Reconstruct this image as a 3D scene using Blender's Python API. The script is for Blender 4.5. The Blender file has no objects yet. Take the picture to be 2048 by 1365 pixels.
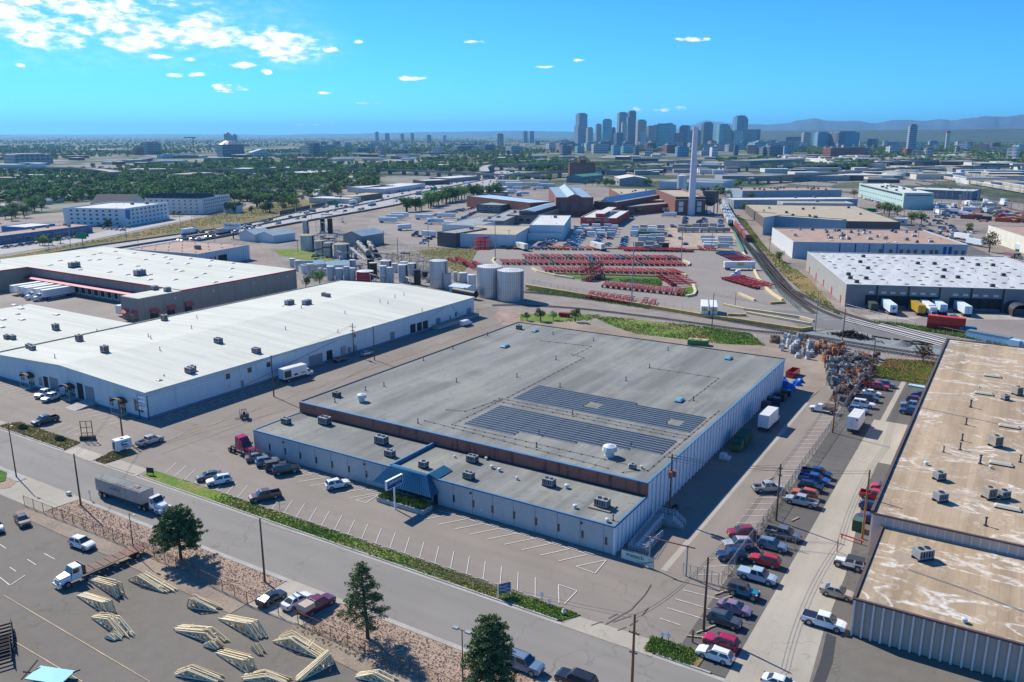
import bpy,math,random
from mathutils import Vector,Matrix
random.seed(11)
sc=bpy.context.scene
COL=sc.collection
R=math.radians
CH,F,HOR,CX,CY,XB=65.0,1640.0,268.0,1024.0,682.5,2073.0
th=math.atan((CY-HOR)/F)
ph=math.atan((XB-CX)*math.cos(th)/F)
FW=Vector((-math.sin(ph)*math.cos(th),math.cos(ph)*math.cos(th),-math.sin(th)))
RT=Vector((math.cos(ph),math.sin(ph),0))
UP=RT.cross(FW)
cd=bpy.data.cameras.new('camera');cam=bpy.data.objects.new('camera',cd);COL.objects.link(cam)
cam.matrix_world=Matrix(((RT.x,UP.x,-FW.x,0),(RT.y,UP.y,-FW.y,0),(RT.z,UP.z,-FW.z,CH),(0,0,0,1)))
cd.sensor_width=36;cd.lens=36*F/2048;cd.clip_start=1;cd.clip_end=200000
sc.camera=cam
def at(px,py,z=0.0):
 """survey helper: the point of the level z seen in that direction, as world x, y"""
 d=FW*F+RT*(px-CX)-UP*(py-CY)
 t=(z-CH)/d.z
 return(d.x*t,d.y*t)
sc.view_settings.view_transform='Standard';sc.view_settings.look='None'
sc.view_settings.gamma=1;sc.view_settings.exposure=0.66;sc.view_settings.use_curve_mapping=False
sdir=Vector((-1.12,0.28,1.0)).normalized()
sl=bpy.data.lights.new('sun','SUN');so=bpy.data.objects.new('sun',sl);COL.objects.link(so)
sl.energy=4.2;sl.angle=R(0.53);sl.color=(1.0,0.935,0.82)
so.rotation_euler=(-sdir).to_track_quat('-Z','Y').to_euler()
W=bpy.data.worlds.new('World');sc.world=W;W.use_nodes=True
nt=W.node_tree;nt.nodes.clear()
def N(t,**k):
 n=nt.nodes.new(t)
 for a,b in k.items():setattr(n,a,b)
 return n
def LK(a,b):nt.links.new(a,b)
sky=N('ShaderNodeTexSky',sky_type='NISHITA');sky.sun_disc=False
sky.sun_elevation=math.asin(sdir.z);sky.sun_rotation=math.atan2(sdir.x,sdir.y)
sky.altitude=2200;sky.air_density=1.0;sky.dust_density=0.0;sky.ozone_density=2.0
tint=N('ShaderNodeVectorMath',operation='MULTIPLY');tint.inputs[1].default_value=(0.12,0.45,0.78)
LK(sky.outputs[0],tint.inputs[0])
tc=N('ShaderNodeTexCoord');sp=N('ShaderNodeSeparateXYZ');LK(tc.outputs['Generated'],sp.inputs[0])
az=N('ShaderNodeMath',operation='ARCTAN2');LK(sp.outputs[0],az.inputs[0]);LK(sp.outputs[1],az.inputs[1])
el=N('ShaderNodeMath',operation='ARCSINE');LK(sp.outputs[2],el.inputs[0])
cmb=N('ShaderNodeCombineXYZ');LK(az.outputs[0],cmb.inputs[0]);LK(el.outputs[0],cmb.inputs[1])
noi=N('ShaderNodeTexNoise');noi.inputs['Scale'].default_value=15;noi.inputs['Detail'].default_value=10;noi.inputs['Roughness'].default_value=.62
mp=N('ShaderNodeMapping');mp.inputs['Scale'].default_value=(1,2.6,1);mp.inputs['Rotation'].default_value=(0,0,0.12);LK(cmb.outputs[0],mp.inputs[0]);LK(mp.outputs[0],noi.inputs[0])
wob=N('ShaderNodeTexNoise');wob.inputs['Scale'].default_value=60;wob.inputs['Detail'].default_value=4;LK(mp.outputs[0],wob.inputs[0])
def direl(px,py):
 d=(FW*F+RT*(px-CX)-UP*(py-CY)).normalized()
 return math.atan2(d.x,d.y),math.asin(d.z)
CL=[(110,30,330,70,1),(250,60,230,42,1),(400,75,150,28,1),(520,80,110,28,1),(560,100,90,26,1),(380,35,70,18,1),(300,45,120,24,1),(20,-20,200,90,1),(60,88,60,18,1),(460,176,34,8,0),(322,114,20,6,0),(348,150,20,4,0),(395,150,20,4,0),(385,121,16,4,0),(480,131,40,6,0),(534,143,14,6,0),(662,98,18,7,0),(820,157,28,5,0),(650,186,12,3,0),(735,206,28,2.5,0),(712,84,12,4,0),(948,84,16,3.5,0),(1093,134,22,2.5,0),(1158,121,12,3,0),(1382,79,30,5,0),(1275,218,8,5,0),(1312,220,11,4,0),(1328,219,12,5,0),(1357,217,12,4,0),(620,250,40,2,0),(45,132,12,5,0)]
prev=[None,None]
for(x,y,rx,ry,big)in CL:
 a,e=direl(x,y);a2,e2=direl(x+rx,y);a3,e3=direl(x,y-ry)
 m=N('ShaderNodeVectorMath',operation='SUBTRACT');m.inputs[1].default_value=(a,e,0);LK(cmb.outputs[0],m.inputs[0])
 s=N('ShaderNodeVectorMath',operation='MULTIPLY');s.inputs[1].default_value=(1/max(abs(a2-a),1e-4),1/max(abs(e3-e),1e-4),0);LK(m.outputs[0],s.inputs[0])
 l=N('ShaderNodeVectorMath',operation='LENGTH');LK(s.outputs[0],l.inputs[0])
 o=l.outputs['Value']
 if prev[big]is not None:
  q=N('ShaderNodeMath',operation='MINIMUM');LK(o,q.inputs[0]);LK(prev[big],q.inputs[1]);o=q.outputs[0]
 prev[big]=o
def mth(op,a,b=None,clamp=False):
 n=N('ShaderNodeMath',operation=op);n.use_clamp=clamp
 for i,v in enumerate((a,b)):
  if v is None:continue
  if isinstance(v,(int,float)):n.inputs[i].default_value=v
  else:LK(v,n.inputs[i])
 return n.outputs[0]
nb=mth('MULTIPLY',mth('SUBTRACT',noi.outputs[0],.5),6.5)
big=mth('MULTIPLY',mth('ADD',mth('SUBTRACT',1.05,prev[1]),mth('MULTIPLY',nb,1.0)),1.15,True)
ns=mth('MULTIPLY',mth('SUBTRACT',wob.outputs[0],.5),3.5)
sm=mth('MULTIPLY',mth('ADD',mth('SUBTRACT',1.0,prev[0]),ns),1.6,True)
inb=mth('MULTIPLY',mth('SUBTRACT',1.25,prev[1]),2.5,True)
big=mth('MULTIPLY',big,inb)
ins=mth('MULTIPLY',mth('SUBTRACT',1.5,prev[0]),3,True)
sm=mth('MULTIPLY',sm,ins)
veil=mth('MULTIPLY',mth('MULTIPLY',mth('SUBTRACT',1.9,prev[1]),mth('SUBTRACT',noi.outputs[0],.3),True),1.1,True)
mask=mth('MAXIMUM',mth('MAXIMUM',big,sm),mth('MULTIPLY',veil,.5))
shade=N('ShaderNodeMix',data_type='RGBA');LK(mth('MULTIPLY',mth('SUBTRACT',wob.outputs[0],.38),4,True),shade.inputs[0])
shade.inputs[6].default_value=(2.6,3.7,4.6,1);shade.inputs[7].default_value=(7.2,7.0,6.6,1)
mx=N('ShaderNodeMix',data_type='RGBA');LK(mask,mx.inputs[0]);LK(tint.outputs[0],mx.inputs[6]);LK(shade.outputs[2],mx.inputs[7])
bg=N('ShaderNodeBackground');bg.inputs[1].default_value=0.15;LK(mx.outputs[2],bg.inputs[0])
wo=N('ShaderNodeOutputWorld');LK(bg.outputs[0],wo.inputs[0])
sc.cycles.max_bounces=4;sc.cycles.diffuse_bounces=2;sc.cycles.glossy_bounces=2;sc.cycles.transmission_bounces=2
sc.cycles.volume_bounces=0;sc.cycles.transparent_max_bounces=4
MATS={}
def M(name,rgb,rough=.8,var=.18,sc_=.4,fine=None,metal=0,spec=.3,bump=0,streak=0,emis=0):
 """plain surface with two scales of soft variation in world space"""
 if name in MATS:return MATS[name]
 m=bpy.data.materials.new(name);m.use_nodes=True;t=m.node_tree;b=t.nodes['Principled BSDF']
 b.inputs['Roughness'].default_value=rough;b.inputs['Metallic'].default_value=metal
 b.inputs['Specular IOR Level'].default_value=spec
 m.diffuse_color=(*rgb,1)
 if var>0:
  g=t.nodes.new('ShaderNodeNewGeometry')
  src=g.outputs['Position']
  if streak:
   mp=t.nodes.new('ShaderNodeMapping');mp.inputs['Scale'].default_value=(1,1,streak);t.links.new(src,mp.inputs[0]);src=mp.outputs[0]
  n1=t.nodes.new('ShaderNodeTexNoise');n1.inputs['Scale'].default_value=sc_;n1.inputs['Detail'].default_value=5;n1.inputs['Roughness'].default_value=.65
  t.links.new(src,n1.inputs[0])
  r=t.nodes.new('ShaderNodeMapRange');r.inputs[1].default_value=.3;r.inputs[2].default_value=.7
  r.inputs[3].default_value=1-var;r.inputs[4].default_value=1+var
  t.links.new(n1.outputs[0],r.inputs[0])
  f=r.outputs[0]
  if fine:
   n2=t.nodes.new('ShaderNodeTexNoise');n2.inputs['Scale'].default_value=fine;n2.inputs['Detail'].default_value=2
   t.links.new(src,n2.inputs[0])
   r2=t.nodes.new('ShaderNodeMapRange');r2.inputs[1].default_value=.3;r2.inputs[2].default_value=.7
   r2.inputs[3].default_value=1-var*.8;r2.inputs[4].default_value=1+var*.8
   t.links.new(n2.outputs[0],r2.inputs[0])
   mm=t.nodes.new('ShaderNodeMath');mm.operation='MULTIPLY';t.links.new(f,mm.inputs[0]);t.links.new(r2.outputs[0],mm.inputs[1]);f=mm.outputs[0]
   if bump:
    bp=t.nodes.new('ShaderNodeBump');bp.inputs['Strength'].default_value=bump;bp.inputs['Distance'].default_value=.1
    t.links.new(n2.outputs[0],bp.inputs['Height']);t.links.new(bp.outputs[0],b.inputs['Normal'])
  v=t.nodes.new('ShaderNodeVectorMath');v.operation='SCALE';v.inputs[0].default_value=rgb;t.links.new(f,v.inputs['Scale'])
  t.links.new(v.outputs[0],b.inputs['Base Color'])
 else:
  b.inputs['Base Color'].default_value=(*rgb,1)
 MATS[name]=m;return m
class SH:
 """small shader graph helper"""
 def __init__(s,name,rough=.9,spec=.25):
  s.m=bpy.data.materials.new(name);s.m.use_nodes=True;s.t=s.m.node_tree;s.b=s.t.nodes['Principled BSDF']
  s.b.inputs['Roughness'].default_value=rough;s.b.inputs['Specular IOR Level'].default_value=spec
  s.pos=s.t.nodes.new('ShaderNodeNewGeometry').outputs['Position'];MATS[name]=s.m
 def n(s,ty,**k):
  n=s.t.nodes.new(ty)
  for a,b in k.items():setattr(n,a,b)
  return n
 def lk(s,a,b):s.t.links.new(a,b)
 def mapped(s,scale=(1,1,1),rot=(0,0,0)):
  m=s.n('ShaderNodeMapping');m.inputs['Scale'].default_value=scale;m.inputs['Rotation'].default_value=rot;s.lk(s.pos,m.inputs[0]);return m.outputs[0]
 def noise(s,scale,det=4,src=None,dist=0):
  n=s.n('ShaderNodeTexNoise');n.inputs['Scale'].default_value=scale;n.inputs['Detail'].default_value=det;n.inputs['Distortion'].default_value=dist
  s.lk(src or s.pos,n.inputs[0]);return n.outputs[0]
 def vor(s,scale,src=None,feature='DISTANCE_TO_EDGE'):
  n=s.n('ShaderNodeTexVoronoi',feature='F1' if feature=='COLOR' else feature);n.inputs['Scale'].default_value=scale;s.lk(src or s.pos,n.inputs['Vector'])
  return n.outputs['Color' if feature=='COLOR' else 'Distance']
 def rng(s,v,a,b,c=0,d=1):
  r=s.n('ShaderNodeMapRange');s.lk(v,r.inputs[0])
  for i,x in enumerate((a,b,c,d)):r.inputs[i+1].default_value=x
  return r.outputs[0]
 def mix(s,f,a,b):
  m=s.n('ShaderNodeMix',data_type='RGBA')
  if isinstance(f,(int,float)):m.inputs[0].default_value=f
  else:s.lk(f,m.inputs[0])
  for i,x in((6,a),(7,b)):
   if isinstance(x,tuple):m.inputs[i].default_value=(*x,1)
   else:s.lk(x,m.inputs[i])
  return m.outputs[2]
 def mul(s,a,b):
  m=s.n('ShaderNodeMath',operation='MULTIPLY')
  for i,x in enumerate((a,b)):
   if isinstance(x,(int,float)):m.inputs[i].default_value=x
   else:s.lk(x,m.inputs[i])
  return m.outputs[0]
 def out(s,c,bump=None,k=.3,d=.1):
  s.lk(c,s.b.inputs['Base Color'])
  if bump is not None:
   bp=s.n('ShaderNodeBump');bp.inputs['Strength'].default_value=k;bp.inputs['Distance'].default_value=d
   s.lk(bump,bp.inputs['Height']);s.lk(bp.outputs[0],s.b.inputs['Normal'])
  return s.m
def asphalt(name,c,crack=1.0,patch=.35,dirx=None):
 s=SH(name,.88)
 src=s.mapped((1,.12,1))if dirx=='y' else s.mapped((.12,1,1))if dirx=='x' else s.pos
 big=s.noise(.05,5);med=s.noise(.5,5,src);fine=s.noise(14,2)
 col=s.mix(s.rng(big,.35,.65),tuple(x*(1-patch*.55)for x in c),tuple(x*(1+patch*.45)for x in c))
 col=s.mix(s.rng(med,.35,.75,0,.35),col,tuple(x*.55 for x in c))
 wd=s.n('ShaderNodeVectorMath',operation='ADD');s.lk(s.pos,wd.inputs[0])
 nn=s.n('ShaderNodeTexNoise');nn.inputs['Scale'].default_value=.25;s.lk(s.pos,nn.inputs[0])
 sc2=s.n('ShaderNodeVectorMath',operation='SCALE');sc2.inputs['Scale'].default_value=9;s.lk(nn.outputs['Color'],sc2.inputs[0]);s.lk(sc2.outputs[0],wd.inputs[1])
 cr=s.rng(s.vor(.085,wd.outputs[0]),.0,.012,1,0)
 cr=s.mul(cr,s.rng(s.noise(.04,2),.42,.6,0,.6*crack))
 col=s.mix(cr,col,tuple(x*.3 for x in c))
 st=s.rng(s.noise(.22,3,None,1.5),.66,.74,0,.5)
 col=s.mix(st,col,tuple(x*.5 for x in c))
 col=s.mix(s.rng(fine,.35,.65,0,.35),col,tuple(min(1,x*1.5)for x in c))
 return s.out(col,fine,.15,.03)
def grassmat(name,a,b,d,sc1=.25):
 s=SH(name,.95,.1)
 n1=s.noise(sc1,5);n2=s.noise(2.5,3);n3=s.noise(sc1*.5,4,s.mapped((1,1,1),(.4,.2,0)))
 c=s.mix(s.rng(n1,.4,.6),a,b);c=s.mix(s.rng(n3,.5,.62),c,d)
 c=s.mix(s.rng(n2,.35,.65,0,.6),c,tuple(x*.5 for x in a))
 return s.out(c,n2,.7,.3)
class MB:
 def __init__(s):s.v=[];s.f=[];s.m=[]
 def quad(s,pts,m=0):
  i=len(s.v);s.v+=[tuple(p)for p in pts];s.f.append(tuple(range(i,i+len(pts))));s.m.append(m);return s
 def hexa(s,p,m=0,mt=None):
  i=len(s.v);s.v+=[tuple(q)for q in p]
  for k,f in enumerate(((3,2,1,0),(4,5,6,7),(0,1,5,4),(1,2,6,5),(2,3,7,6),(3,0,4,7))):
   s.f.append(tuple(i+j for j in f));s.m.append(mt if(mt is not None and k==1)else m)
  return s
 def box(s,x0,x1,y0,y1,z0,z1,m=0,mt=None):
  if x0>x1:x0,x1=x1,x0
  if y0>y1:y0,y1=y1,y0
  return s.hexa([(x0,y0,z0),(x1,y0,z0),(x1,y1,z0),(x0,y1,z0),(x0,y0,z1),(x1,y0,z1),(x1,y1,z1),(x0,y1,z1)],m,mt)
 def bar(s,p,q,w,h=None,m=0,up=(0,0,1)):
  p=Vector(p);q=Vector(q);d=(q-p).normalized();u=Vector(up)
  if abs(d.dot(u))>.98:u=Vector((0,1,0))
  a=d.cross(u).normalized()*(w/2);b=a.cross(d).normalized()*((h or w)/2)
  return s.hexa([p-a-b,p+a-b,q+a-b,q-a-b,p-a+b,p+a+b,q+a+b,q-a+b],m)
 def cyl(s,x,y,z0,z1,r,n=12,m=0,r2=None,cap=True,mt=None):
  r2=r if r2 is None else r2;i=len(s.v)
  for k in range(n):
   a=2*math.pi*k/n;s.v.append((x+r*math.cos(a),y+r*math.sin(a),z0))
  for k in range(n):
   a=2*math.pi*k/n;s.v.append((x+r2*math.cos(a),y+r2*math.sin(a),z1))
  for k in range(n):
   j=(k+1)%n;s.f.append((i+k,i+j,i+n+j,i+n+k));s.m.append(m)
  if cap:
   s.f.append(tuple(i+n+k for k in range(n)));s.m.append(m if mt is None else mt)
   s.f.append(tuple(i+n-1-k for k in range(n)));s.m.append(m)
  return s
 def tube(s,p,q,r,n=6,m=0,r2=None):
  p=Vector(p);q=Vector(q);d=(q-p).normalized();u=Vector((0,0,1))if abs(d.z)<.9 else Vector((1,0,0))
  a=d.cross(u).normalized();b=d.cross(a);r2=r if r2 is None else r2;i=len(s.v)
  for c,rr in((p,r),(q,r2)):
   for k in range(n):
    t=2*math.pi*k/n;w=c+(a*math.cos(t)+b*math.sin(t))*rr;s.v.append(tuple(w))
  for k in range(n):
   j=(k+1)%n;s.f.append((i+k,i+n+k,i+n+j,i+j));s.m.append(m)
  s.f.append(tuple(i+k for k in range(n)));s.m.append(m);s.f.append(tuple(i+2*n-1-k for k in range(n)));s.m.append(m)
  return s
 def prism(s,pts,z0,z1,m=0,mt=None):
  i=len(s.v);n=len(pts)
  ar=sum(pts[k][0]*pts[(k+1)%n][1]-pts[(k+1)%n][0]*pts[k][1]for k in range(n))
  if ar<0:pts=pts[::-1]
  s.v+=[(p[0],p[1],z0)for p in pts]+[(p[0],p[1],z1)for p in pts]
  for k in range(n):
   j=(k+1)%n;s.f.append((i+k,i+j,i+n+j,i+n+k));s.m.append(m)
  s.f.append(tuple(i+n+k for k in range(n)));s.m.append(m if mt is None else mt)
  s.f.append(tuple(i+n-1-k for k in range(n)));s.m.append(m);return s
 def side(s,prof,y0,y1,m=0):
  """profile in x,z swept along y"""
  i=len(s.v);n=len(prof)
  s.v+=[(p[0],y0,p[1])for p in prof]+[(p[0],y1,p[1])for p in prof]
  for k in range(n):
   j=(k+1)%n;s.f.append((i+k,i+n+k,i+n+j,i+j));s.m.append(m)
  s.f.append(tuple(i+k for k in range(n)));s.m.append(m);s.f.append(tuple(i+2*n-1-k for k in range(n)));s.m.append(m);return s
 def mesh(s,name,mats):
  me=bpy.data.meshes.new(name);me.from_pydata(s.v,[],s.f)
  for a in(mats if isinstance(mats,(list,tuple))else[mats]):me.materials.append(a)
  if any(s.m):me.polygons.foreach_set('material_index',s.m)
  me.update();return me
 def build(s,name,mats,parent=None,smooth=False,**k):
  me=s.mesh(name,mats)
  if smooth:
   me.polygons.foreach_set('use_smooth',[True]*len(me.polygons))
  return put(name,me,parent,**k)
def put(name,me,parent=None,label=None,cat=None,group=None,kind=None,loc=None,rz=None):
 o=bpy.data.objects.new(name,me);COL.objects.link(o)
 if parent is not None:o.parent=parent
 if label:o['label']=label
 if cat:o['category']=cat
 if group:o['group']=group
 if kind:o['kind']=kind
 if loc is not None:o.location=(loc[0],loc[1],loc[2]if len(loc)>2 else 0)
 if rz is not None:o.rotation_euler=(0,0,rz)
 if name=='wheel' and me.name in RIMS:put('rim',RIMS[me.name],o)
 if me is not None and 'roof' in name and parent is not None:ROOFS.setdefault(parent.name,[]).append(o)
 return o
RIMS={};ROOFS={}
def thing(name,label,cat,loc=(0,0,0),rz=0,group=None):
 return put(name,None,None,label,cat,group,None,loc,rz)
def copytree(o,parent=None):
 c=o.copy();COL.objects.link(c);c.parent=parent
 for ch in list(o.children):copytree(ch,c)
 return c
def clone(o,loc,rz=0,label=None,group=None,scale=None):
 c=copytree(o);c.location=(loc[0],loc[1],loc[2]if len(loc)>2 else 0);c.rotation_euler=(0,0,rz)
 if label:c['label']=label
 if group:c['group']=group
 if scale:c.scale=(scale,)*3 if isinstance(scale,(int,float))else scale
 return c
ORD=['first','second','third','fourth','fifth','sixth','seventh','eighth','ninth','tenth','eleventh','twelfth','thirteenth','fourteenth','fifteenth','sixteenth','seventeenth','eighteenth','nineteenth','twentieth','twenty first','twenty second','twenty third','twenty fourth','twenty fifth','twenty sixth','twenty seventh','twenty eighth','twenty ninth','thirtieth']
SHC=[0]
def sheet(name,pts,z,mat,kind='structure',px=False,label=None,cat=None):
 if z>-.3:SHC[0]+=1;z+=.0011*SHC[0]
 if px:pts=[at(*p)for p in pts]
 n=len(pts);ar=sum(pts[k][0]*pts[(k+1)%n][1]-pts[(k+1)%n][0]*pts[k][1]for k in range(n))
 if ar<0:pts=pts[::-1]
 return MB().quad([(p[0],p[1],z)for p in pts]).build(name,mat,kind=kind,label=label,cat=cat)
def ribbon_pts(pl,w):
 """offset polyline -> left/right points"""
 out=[]
 for i,p in enumerate(pl):
  a=Vector(pl[max(0,i-1)]);b=Vector(pl[min(len(pl)-1,i+1)]);d=(b-a).normalized();n=Vector((-d.y,d.x))
  out.append((Vector(p)+n*w/2,Vector(p)-n*w/2))
 return out
def smooth_pl(pl,step=4):
 """Catmull-Rom through the points"""
 P=[Vector(p[:2])for p in pl];out=[]
 for i in range(len(P)-1):
  p0=P[max(0,i-1)];p1=P[i];p2=P[i+1];p3=P[min(len(P)-1,i+2)]
  n=max(1,int((p2-p1).length/step))
  for k in range(n):
   t=k/n
   out.append(.5*((2*p1)+(p2-p0)*t+(2*p0-5*p1+4*p2-p3)*t*t+(3*p1-p0-3*p2+p3)*t**3))
 out.append(P[-1]);return out
def inpoly(p,poly):
 x,y=p;c=False;n=len(poly)
 for i in range(n):
  a=poly[i];b=poly[i-1]
  if(a[1]>y)!=(b[1]>y)and x<(b[0]-a[0])*(y-a[1])/(b[1]-a[1])+a[0]:c=not c
 return c
def scatter(poly,n,rnd=random):
 xs=[p[0]for p in poly];ys=[p[1]for p in poly];out=[];k=0
 while len(out)<n and k<n*60:
  k+=1;p=(rnd.uniform(min(xs),max(xs)),rnd.uniform(min(ys),max(ys)))
  if inpoly(p,poly):out.append(p)
 return out
WHITE=M('white_paint',(.72,.74,.74),.5,.06)
BLACK=M('black_rubber',(.02,.02,.022),.8,.1)
GLASS=M('dark_glass',(.03,.045,.055),.12,0,spec=.8)
DARKM=M('dark_metal',(.05,.052,.056),.5,.1)
STEEL=M('grey_steel',(.35,.36,.37),.45,.12,metal=.4)
GALV=M('galvanised_steel',(.45,.47,.48),.4,.1,metal=.5)
CONC=M('concrete',(.36,.345,.31),.9,.16,.3,5)
WOOD=M('pole_wood',(.13,.085,.055),.9,.25,2)
PINEW=M('pine_lumber',(.62,.45,.24),.8,.2,3)
def proj(p):
 v=Vector(p)-Vector((0,0,CH));d=v.dot(FW)
 return CX+F*v.dot(RT)/d,CY-F*v.dot(UP)/d
def hgt(x,y,ty):
 lo,hi=0,500
 for _ in range(30):
  m=(lo+hi)/2
  if proj((x,y,m))[1]>ty:lo=m
  else:hi=m
 return lo
DIRT=M('tan_dirt',(.27,.215,.165),.95,.25,.08,3,bump=.4)
GRAVEL=M('grey_ballast',(.2,.2,.195),.95,.25,.3,9,bump=.6)
BLUEGR=M('bluish_crushed_rock',(.2,.235,.235),.95,.2,.3,8,bump=.6)
A_ROAD=asphalt('street_asphalt',(.22,.205,.182),1,.12,'x')
A_LOT=asphalt('lot_asphalt',(.23,.2,.168),1.0,.2,'x')
A_ALLEY=asphalt('alley_asphalt',(.215,.186,.157),1.2,.3,'y')
A_EAST=asphalt('east_lot_asphalt',(.24,.205,.172),.8,.2,'y')
A_DARK=asphalt('dark_asphalt',(.115,.108,.098),1.3,.3,'y')
A_SHADE=asphalt('grey_dock_asphalt',(.23,.185,.155),1,.2,'y')
A_SOUTH=asphalt('truss_yard_asphalt',(.155,.14,.118),1,.15)
A_YARD=asphalt('chassis_yard_asphalt',(.25,.222,.195),.6,.15)
A_MID=asphalt('pale_yard_asphalt',(.25,.22,.19),.8,.3)
FREE=asphalt('freeway_concrete',(.34,.33,.31),.3,.15)
CONC2=asphalt('worn_concrete',(.36,.325,.265),.8,.3,'y')
GRASS=grassmat('weedy_grass',(.13,.22,.035),(.19,.26,.05),(.28,.25,.1))
GRASS2=grassmat('dry_field_grass',(.24,.19,.08),(.13,.15,.05),(.3,.21,.09),.06)
GRASS3=grassmat('lush_grass',(.07,.16,.025),(.09,.19,.03),(.12,.17,.04))
s=SH('far_ground',.95,.1)
n=s.noise(.006,6);n2=s.noise(.03,4);vc=s.vor(.018,s.mapped((1,.6,1),(0,0,.4)),'COLOR')
v2=s.n('ShaderNodeSeparateColor');s.lk(vc,v2.inputs[0])
c=s.mix(s.rng(n2,.4,.6),(.13,.125,.1),(.08,.1,.05));c=s.mix(s.rng(v2.outputs[0],.62,.66,0,.7),c,(.3,.28,.25))
c=s.mix(s.rng(n,.5,.58),c,(.05,.075,.03));FARG=s.out(c)
s=SH('pink_rock_mulch',.95,.1)
vv=s.vor(3.2,None,'F1');n=s.noise(.35,4)
c=s.mix(s.rng(vv,.1,.7),(.48,.36,.27),(.25,.18,.13));c=s.mix(s.rng(n,.38,.65,0,.55),c,(.4,.3,.225))
ROCK=s.out(c,s.rng(vv,0,.6,1,0),.6,.1)
ZL=lambda k:.004*k
sheet('ground',[(-41000,-1000),(41000,-1000),(41000,36000),(-41000,36000)],-.35,FARG)
sheet('industrial_ground',[(-620,20),(260,20),(420,700),(-100,1000),(-700,900),(-700,300)],-.06,M('industrial_dust',(.235,.2,.165),.95,.3,.03,.6))
sheet('street',[(-420,76),(60,76),(60,88.2),(-420,88.2)],0,A_ROAD)
def kerbrun(name,segs,y0,y1,h=.13):
 for a,b in segs:
  MB().box(a,b,y0,y1,-.05,h).build(name,CONC,kind='structure')
kerbrun('kerb',[(-193.6,-166.5),(-150.8,-142.3),(-140.6,-47.4),(-33,-25.8),(-14.5,60)],88.2,88.5)
kerbrun('kerb',[(-420,-158),(-140.5,-86.8),(-75.8,60)],75.65,76)
sheet('gutter',[(-420,87.7),(60,87.7),(60,88.2),(-420,88.2)],ZL(1),CONC)
sheet('gutter',[(-420,76),(60,76),(60,76.6),(-420,76.6)],ZL(1),CONC)
sheet('sidewalk',[(-420,74.3),(-158,74.3),(-158,75.65),(-420,75.65)],.1,CONC)
sheet('west_lot',[(-420,88.5),(-168.6,88.5),(-168.6,108.6),(-420,108.6)],ZL(0),A_LOT)
sheet('front_lot',[(-168.6,88.5),(-31,88.5),(-31,108.6),(-168.6,108.6)],ZL(0),A_LOT)
sheet('alley',[(-170,108.6),(-130,108.6),(-130,262),(-172,262)],ZL(0),A_ALLEY)
sheet('alley_patch',[(-150,236),(-141,250),(-152,262),(-168,262),(-160,246)],ZL(1),M('reddish_gravel',(.3,.22,.18),.95,.3,.2,2))
sheet('loading_lane',[(-49,108.6),(-40.5,108.6),(-40.5,204),(-49,204)],ZL(0),A_SHADE)
sheet('concrete_drain_strip',[(-40.5,108.6),(-39.5,108.6),(-39.5,204),(-40.5,204)],ZL(2),CONC2)
sheet('east_lot',[(-39.5,108.6),(-31,108.6),(-31,222),(-39.5,222),(-39.5,204),(-40.5,204)],ZL(0),A_EAST)
sheet('dark_parking_strip',[(-31,88.5),(-23.7,88.5),(-23.7,198.6),(-14,198.6),(-14,238),(-31,238)],ZL(1),A_DARK)
sheet('concrete_lane',[(-23.9,88),(-14.6,88),(-15.8,106),(-16,122),(-18.8,157.5),(-18.8,172),(-13.9,172),(-13.9,199.5),(-23.7,199.5)],ZL(2),CONC2)
sheet('side_strip',[(-16,106),(-12.4,106),(-13.9,172),(-18.8,172),(-18.8,157.5),(-16,122)],ZL(1),A_DARK)
sheet('lane_continuation',[(-22.4,199.5),(-21.2,199.5),(-21.2,237),(-22.4,237)],ZL(3),CONC2)
sheet('south_east_lot',[(-15.5,88.5),(60,88.5),(60,106),(-12.4,106),(-15.8,106)],ZL(0),A_SOUTH)
sheet('patched_asphalt',[(-14.5,89),(-13.2,89),(-13.3,98.5),(-14,104.5),(-15.3,104.8),(-14.7,98)],ZL(3),M('fresh_asphalt',(.055,.055,.057),.9,.1,1))
for nm,p in(('driveway_apron',[(-165.8,87.6),(-155.8,87.6),(-156.5,91),(-166,91)]),('driveway_apron',[(-152,87.6),(-141.1,87.6),(-142,91.3),(-151.5,91.3)]),('driveway_apron',[(-46.8,87.6),(-33.2,87.6),(-34.5,91.1),(-45.2,90.7)]),('driveway_apron',[(-208,87.6),(-193.8,87.6),(-194,91),(-208,91)]),('driveway_apron',[(-158,69.5),(-141,69.5),(-140.5,76.6),(-158,76.6)]),('driveway_apron',[(-86.8,68.6),(-76.5,68.6),(-75.8,76.6),(-86.8,76.6)])):
 sheet(nm,p,ZL(4),CONC2)
sheet('truss_yard',[(-420,-20),(60,-20),(60,70.4),(-420,70.4)],ZL(0),A_SOUTH)
sheet('rock_bed',[(-140.4,67.6),(-87,67.2),(-87,75.65),(-140.4,75.65)],.05,ROCK)
sheet('rock_bed',[(-75.8,67.4),(60,67.4),(60,75.65),(-75.8,75.65)],.05,ROCK)
sheet('rock_bed',[(-420,69.6),(-158.2,69.6),(-156.5,72),(-158.2,74.3),(-420,74.3)],.05,ROCK)
sheet('dirt_edge',[(-145,66.6),(-118,66.3),(-87,65.6),(-87,69),(-118,69.6),(-145,69.6)],.055,DIRT)
sheet('dirt_edge',[(-77.6,66),(-60,65.2),(60,65),(60,68.5),(-77.6,68.9)],.055,DIRT)
for a,b in((-140.4,-87),(-75.8,40)):
 MB().box(a-.12 if a>-100 else b,a if a>-100 else b+.12,69,75.6,0,.12).build('bed_edging',CONC,kind='structure')
sheet('scrap_yard_dirt',[(-147,215.5),(-147,262),(-60,276),(-31,262),(-31,222),(-39,222),(-40.5,204),(-49,204),(-49,215.5)],ZL(1),DIRT)
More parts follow.
